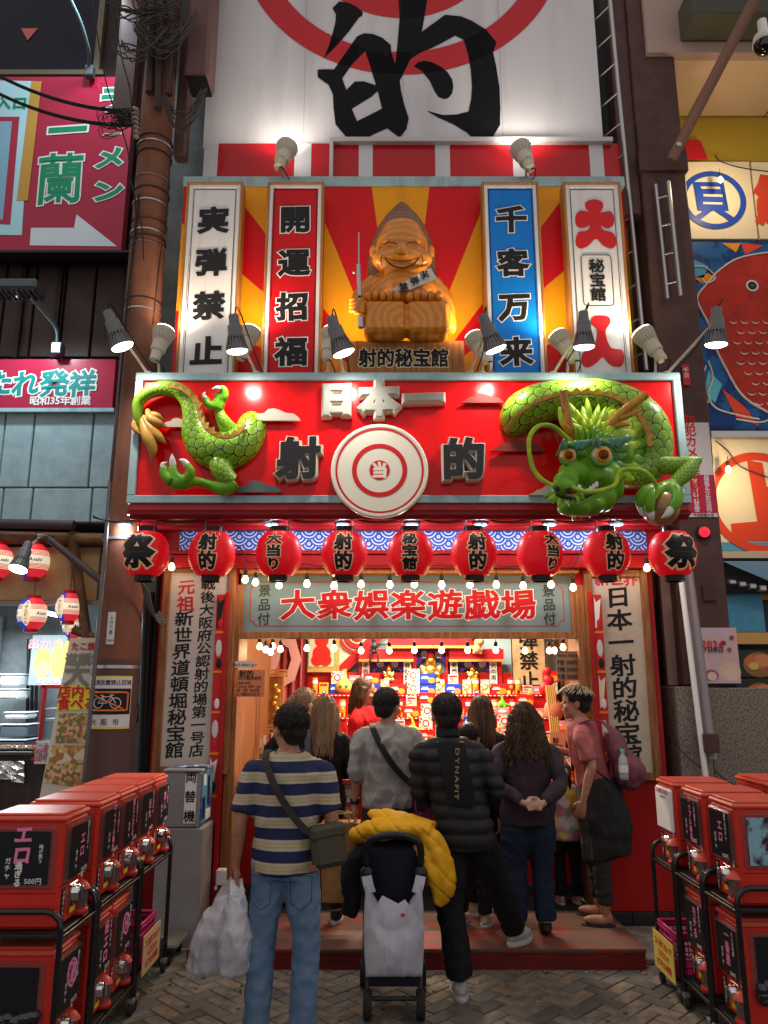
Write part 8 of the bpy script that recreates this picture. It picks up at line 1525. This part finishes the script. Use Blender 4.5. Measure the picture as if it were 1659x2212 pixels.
# 12 salmon shirt man
p12, M12, h12, _ = person('man in a salmon t-shirt and flip flops standing in profile at the right', 1.60, 6.10, .125, pi/2-.25, 1.68, .92, head=.15, lean=(0, .10), arms={'L': ((-.235, .03, 1.13), (-.25, .10, .89), (0, .3, -1), (1, 0, 0)), 'R': ((.24, .06, 1.14), (.10, .30, 1.22), (-.3, 1, .3), (0, 0, -1))}, legs={'L': ((-.10, .0, .50), (-.10, -.01, .09), .1), 'R': ((.10, .04, .50), (.14, .03, .09), -.1)}, top=('salmon_shirt',), topm=cloth('salmon_knit', (.42, .12, .12)), sleeve='short', hem=.86,
    bot=('charcoal_trousers', .95, .06), botm=cloth('charcoal_cloth', (.035, .033, .033)), shoes='flip_flop', shoem=mat('flip_flop_dark', (.03, .022, .018), .6), hair=('short', 0, 1100), hairm=BLKH, topfn=fold(.009, 10, 2))
b = MB(); b.M = h12
r_ = random.Random(9)
for k in range(260):
    u = r_.uniform(0, 2*pi); v = r_.uniform(.35, 1.5); n_ = Vector((cos(u)*cos(v), sin(u)*cos(v), sin(v))); p0 = Vector((.084*n_.x, -.024+.099*n_.y, .045+.094*n_.z)); d = Vector((n_.x*.6, .25+n_.y*.6, -.35)).normalized(); b.tube([p0-n_*.004, p0+d*.022+n_*.008, p0+d*.05+n_*.004], [.005, .0045, .001], 4, cap=False)
part('bleached_hair', b, STRW, p12, kind='stuff')
jk = thing('tied_jacket', 'charcoal jacket tied around the waist of the salmon shirt man, its hem hanging low', 'jacket', W_(M12, 0, 0, .9)); b = MB(); b.M = M12; rs = []
for z, a, d, o in ((1.02, .165, .13, 0), (.92, .19, .165, -.02), (.78, .20, .18, -.035), (.62, .195, .185, -.05), (.50, .175, .17, -.05)): rs.append([(a*cos(2*pi*k/22), o+d*sin(2*pi*k/22), z-.10*(.5+.5*sin(2*pi*k/22+.4)) if z < .6 else z) for k in range(22)])
b.loft(rs); organic('draped_jacket', b, .012, cloth('jacket_charcoal', (.03, .03, .03)), jk, 2, fold(.014, 9, 3, (1, 1, 3)))
MV = mat('backpack_mauve', (.20, .065, .085), .6, bump=.3, bs=25); bk = thing('backpack', 'mauve backpack with a water bottle on the back of the salmon shirt man', 'backpack', W_(M12, 0, -.2, 1.2)); b = MB(); b.M = M12 @ T(0, -.20, 1.16) @ Matrix.Rotation(-.28, 4, 'X'); b.ell((0, .01, .08), (.13, .08, .17), 20, 14); b.ell((0, -.01, -.08), (.145, .105, .15), 20, 14); b.ell((0, -.085, -.10), (.11, .05, .10), 16, 10); organic('pack', b, .011, MV, bk, 3, fold(.008, 15, 4))
strap('strap', [(W_(M12, -.13, .10, 1.30), (-1, 0, 0)), (W_(M12, -.125, .10, 1.42), (-.3, .2, 1)), (W_(M12, -.12, -.04, 1.45), (0, 0, 1)), (W_(M12, -.11, -.13, 1.38), (0, -1, 1))], .05, .008, MV, bk)
strap('strap', [(W_(M12, -.18, .12, 1.30), (-1, .2, 0)), (W_(M12, -.205, .02, 1.12), (-1, 0, 0)), (W_(M12, -.19, -.10, 1.02), (-1, -.3, 0))], .03, .006, mat('strap_wine', (.12, .03, .05), .6), bk)
wb = thing('water_bottle', 'clear water bottle with a teal cap in the side pocket of the mauve backpack', 'bottle', W_(M12, -.17, -.2, 1.1)); c = W_(M12, -.165, -.20, 1.03); b = MB(); b.lathe([(.001, 0), (.032, 0), (.034, .02), (.032, .06), (.034, .11), (.03, .15), (.014, .175), (.014, .19)], 18, Matrix.Translation(c)); part('bottle', b, mat('clear_bottle', (.55, .6, .62), .1, alpha=.6), wb); b = MB(); b.lathe([(.016, .188), (.016, .212), (.001, .213)], 14, Matrix.Translation(c)); part('cap', b, mat('cap_teal', (.05, .45, .38), .4), wb); b = MB(); b.lathe([(.0345, .05), (.0345, .10)], 18, Matrix.Translation(c)); part('label_band', b, WHITE, wb)
# ================================================================= STROLLER
sx_, sy_ = .055, 4.98; sr_ = thing('stroller', 'black folding stroller seen from behind with a curved handle and four double wheels', 'stroller', (sx_, sy_, 0)); BT = mat('stroller_black', (.014, .014, .015), .35, coat=.3); FAB = mat('stroller_fabric', (.012, .013, .022), .8, bump=.2, bs=150)
yn, yf = 4.76, 5.24
b = MB(); q = spline([(sx_-.135, 4.76, .80, .017), (sx_-.137, 4.75, .87, .018), (sx_-.12, 4.735, .925, .02), (sx_-.06, 4.725, .955, .021), (sx_+.0, 4.722, .962, .022), (sx_+.06, 4.725, .955, .021), (sx_+.12, 4.735, .925, .02), (sx_+.137, 4.75, .87, .018), (sx_+.135, 4.76, .80, .017)], 5); b.tube([p[:3] for p in q], [p[3] for p in q], 12); part('handle', b, BT, sr_)
for s2 in (-1, 1):
    b = MB(); b.tube([(sx_+s2*.135, 4.77, .83), (sx_+s2*.14, 4.86, .5), (sx_+s2*.15, yf, .12)], .014, 8); part('frame_tube', b, BT, sr_)
    b = MB(); b.tube([(sx_+s2*.14, 4.95, .52), (sx_+s2*.135, 4.82, .3), (sx_+s2*.13, yn+.02, .10)], .013, 8); part('frame_tube', b, BT, sr_)
    b = MB(); b.ell((sx_+s2*.135, 4.76, .745), (.035, .03, .045), 14, 10); part('hinge', b, BT, sr_); b = MB(); b.ring(.026, .034, .01, FR(sx_+s2*.135, 4.735, .72), 18); part('bag_hook', b, BT, sr_)
    for yy, off, R in ((yn, .128, .075), (yf, .155, .075)):
        b = MB(); b.lathe([(.001, -.016), (R-.02, -.018), (R-.006, -.02), (R, -.01), (R, .01), (R-.006, .02), (R-.02, .018), (.001, .016)], 28, frame_m((sx_+s2*off, yy, R), (0, 1, 0), (0, 0, 1))); w = part('wheel', b, mat('tyre_black', (.018, .018, .018), .7), sr_); b = MB(); b.lathe([(.001, -.022), (R*.45, -.021), (R*.45, .021), (.001, .022)], 16, frame_m((sx_+s2*off, yy, R), (0, 1, 0), (0, 0, 1)), smooth=False); part('hub', b, mat('hub_grey', (.12, .12, .12), .4), w)
b = MB(); b.tube([(sx_-.13, yn+.01, .10), (sx_+.13, yn+.01, .10)], .012, 8); b.box(sx_-.13, sx_+.13, 4.80, 4.84, .20, .222, .006); part('cross_bar', b, BT, sr_)
b = MB(); b.loft([[(sx_-.13, 4.80, .62), (sx_+.13, 4.80, .62), (sx_+.13, 4.88, .60), (sx_-.13, 4.88, .60)], [(sx_-.145, 4.79, .75), (sx_+.145, 4.79, .75), (sx_+.15, 5.0, .82), (sx_-.15, 5.0, .82)], [(sx_-.13, 4.80, .865), (sx_+.13, 4.80, .865), (sx_+.15, 5.15, .93), (sx_-.15, 5.15, .93)]]); part('canopy', b, FAB, sr_)
b = MB(); b.loft([[(sx_-.14, 4.86, .36), (sx_+.14, 4.86, .36), (sx_+.16, 5.2, .36), (sx_-.16, 5.2, .36)], [(sx_-.145, 4.83, .45), (sx_+.145, 4.83, .45), (sx_+.16, 5.2, .44), (sx_-.16, 5.2, .44)], [(sx_-.13, 4.80, .66), (sx_+.13, 4.80, .66), (sx_+.13, 4.9, .70), (sx_-.13, 4.9, .70)]]); part('seat', b, FAB, sr_)
b = MB(); b.box(sx_-.125, sx_+.125, 4.79, 5.15, .155, .165); b.box(sx_-.13, sx_+.13, 4.785, 4.79, .155, .205); part('basket', b, FAB, sr_)
sack('plastic_bag', 'small tied clear plastic bag in the stroller basket', (sx_+.045, 4.86, .168), .068, .06, .125, 0, PLA, 8, handles=False)
bt = thing('drink_bottle', 'small drink bottle with a green cap in the stroller basket', 'bottle', (sx_-.075, 4.84, .168)); b = MB(); b.lathe([(.001, 0), (.028, 0), (.03, .06), (.022, .10), (.012, .11)], 16, T(sx_-.075, 4.84, .168)); part('bottle', b, mat('pink_clear', (.5, .35, .38), .15, alpha=.8), bt); b = MB(); b.lathe([(.017, .108), (.017, .135), (.001, .136)], 14, T(sx_-.075, 4.84, .168)); part('cap', b, mat('cap_green', (.25, .5, .05), .4), bt)
# translucent shopping bag on the hooks
sb_ = thing('shopping_bag', 'large translucent plastic shopping bag hanging from the stroller handle', 'bag', (sx_, 4.70, .25)); TR = mat('translucent_plastic', (.66, .65, .72), .22, alpha=.62, col2=(.45, .44, .52), vs=9, bump=.8, bs=18, stretch=(1, 1, .2), coat=.5, spec=.5)
b = MB(); n, mth = 26, 18; vs = []
zt2 = .56
for sgn, yo in ((-1, 4.695), (1, 4.765)):
    for i in range(n+1):
        u = -1+2*i/n
        for j in range(mth+1):
            f = j/mth; top = zt2+.14*max(0, abs(u)-.42)/.58 if abs(u) > .42 else zt2-.045*(1-abs(u)/.42)**.8; z = .235+f*(top-.235); w = .135+.012*sin(f*3); y_ = yo+sgn*.03*(1-u*u)*sin(min(1, f*1.3)*pi)+.008*noise.noise(Vector((u*5, f*6, sgn))); vs.append((sx_+u*w, y_, z))
fs = []; K = (n+1)*(mth+1)
for o in (0, K): fs += [(o+i*(mth+1)+j, o+(i+1)*(mth+1)+j, o+(i+1)*(mth+1)+j+1, o+i*(mth+1)+j+1) for i in range(n) for j in range(mth)]
fs += [(i*(mth+1), K+i*(mth+1), K+(i+1)*(mth+1), (i+1)*(mth+1)) for i in range(n)]+[(e*(mth+1)+j, e*(mth+1)+j+1, K+e*(mth+1)+j+1, K+e*(mth+1)+j) for e in (0, n) for j in range(mth)]
b.add(vs, fs, True); part('bag_body', b, TR, sb_)
for s2 in (-1, 1): strap('handle', [((sx_+s2*.112, 4.70, .66), N), ((sx_+s2*.124, 4.705, .70), N), ((sx_+s2*.134, 4.715, .745), N)], .05, .004, TR, sb_, 4)
for k, (x0, z0, w, h, a) in enumerate(((.0, .40, .19, .19, .05), (-.03, .43, .16, .18, .5), (.04, .41, .16, .18, -.6), (.03, .27, .14, .14, .15))): b = MB(); b.M = T(sx_+x0, 4.745-.010*k, z0+h/2) @ Matrix.Rotation(a, 4, 'Y'); b.box(-w/2, w/2, -.004, .004, -h/2, h/2); part('paper_sheet', b, mat('paper_lilac', (.62, .61, .70), .6), sb_)
b = MB(); b.ell((sx_+.045, 4.70, .545), (.012, .008, .009), 10, 8); part('red_tag', b, REDL, sb_)
# yellow padded jacket over the handle and canopy
yj = thing('yellow_jacket', 'mustard yellow padded jacket draped over the stroller and hanging down its right side', 'jacket', (sx_+.1, 4.9, .9)); MUS = mat('mustard_cloth', (.72, .37, .012), .65, col2=(.60, .29, .01), vs=4, bump=.15, bs=40); b = MB()
def pil(pts, n=12):
    q = spline(pts, 5); b.tube([p[:3] for p in q], [(p[3], p[4]) for p in q], 16, up=(0, 0, 1))
pil([(sx_-.24, 4.95, .915, .035, .06), (sx_-.15, 4.93, .945, .06, .10), (sx_-.02, 4.92, .965, .06, .13), (sx_+.12, 4.93, .965, .06, .13), (sx_+.22, 4.92, .94, .06, .11)])
pil([(sx_-.14, 5.05, 1.03, .02, .05), (sx_-.05, 5.02, 1.02, .04, .08), (sx_+.10, 5.0, .99, .04, .10), (sx_+.24, 4.95, .96, .04, .08)])
pil([(sx_+.16, 4.92, .96, .05, .09), (sx_+.25, 4.88, .88, .055, .10), (sx_+.30, 4.86, .75, .055, .10), (sx_+.31, 4.86, .64, .05, .085), (sx_+.26, 4.86, .55, .02, .03)])
pil([(sx_+.14, 4.84, .90, .03, .05), (sx_+.20, 4.82, .80, .04, .06), (sx_+.25, 4.82, .68, .04, .05), (sx_+.25, 4.84, .56, .015, .02)])
def crk(p, n):
    a = abs(noise.noise(p*7)); c = abs(noise.noise(Vector((p.x*14, p.y*14, p.z*20+3)))); q_ = min(1, abs(sin((p.z*.9+p.x*.8+.02*noise.noise(p*5))*30))*2.2)**.5; return p+n*(.020*a+.006*c+.012*q_-.016)
organic('padded_cloth', b, .008, MUS, yj, 2, crk)
bj = thing('black_jacket', 'black jacket hanging on the left side of the stroller', 'jacket', (sx_-.25, 4.95, .8)); b = MB()
pil([(sx_-.10, 4.93, .86, .04, .07), (sx_-.20, 4.90, .82, .05, .07), (sx_-.25, 4.88, .72, .05, .06), (sx_-.24, 4.88, .60, .045, .05), (sx_-.255, 4.88, .50, .04, .04)]); organic('sleeve', b, .010, cloth('jacket_black', (.012, .012, .013)), bj, 3, fold(.012, 12, 2))

sr_.scale.x = 1.15; sb_.scale.x = 1.15
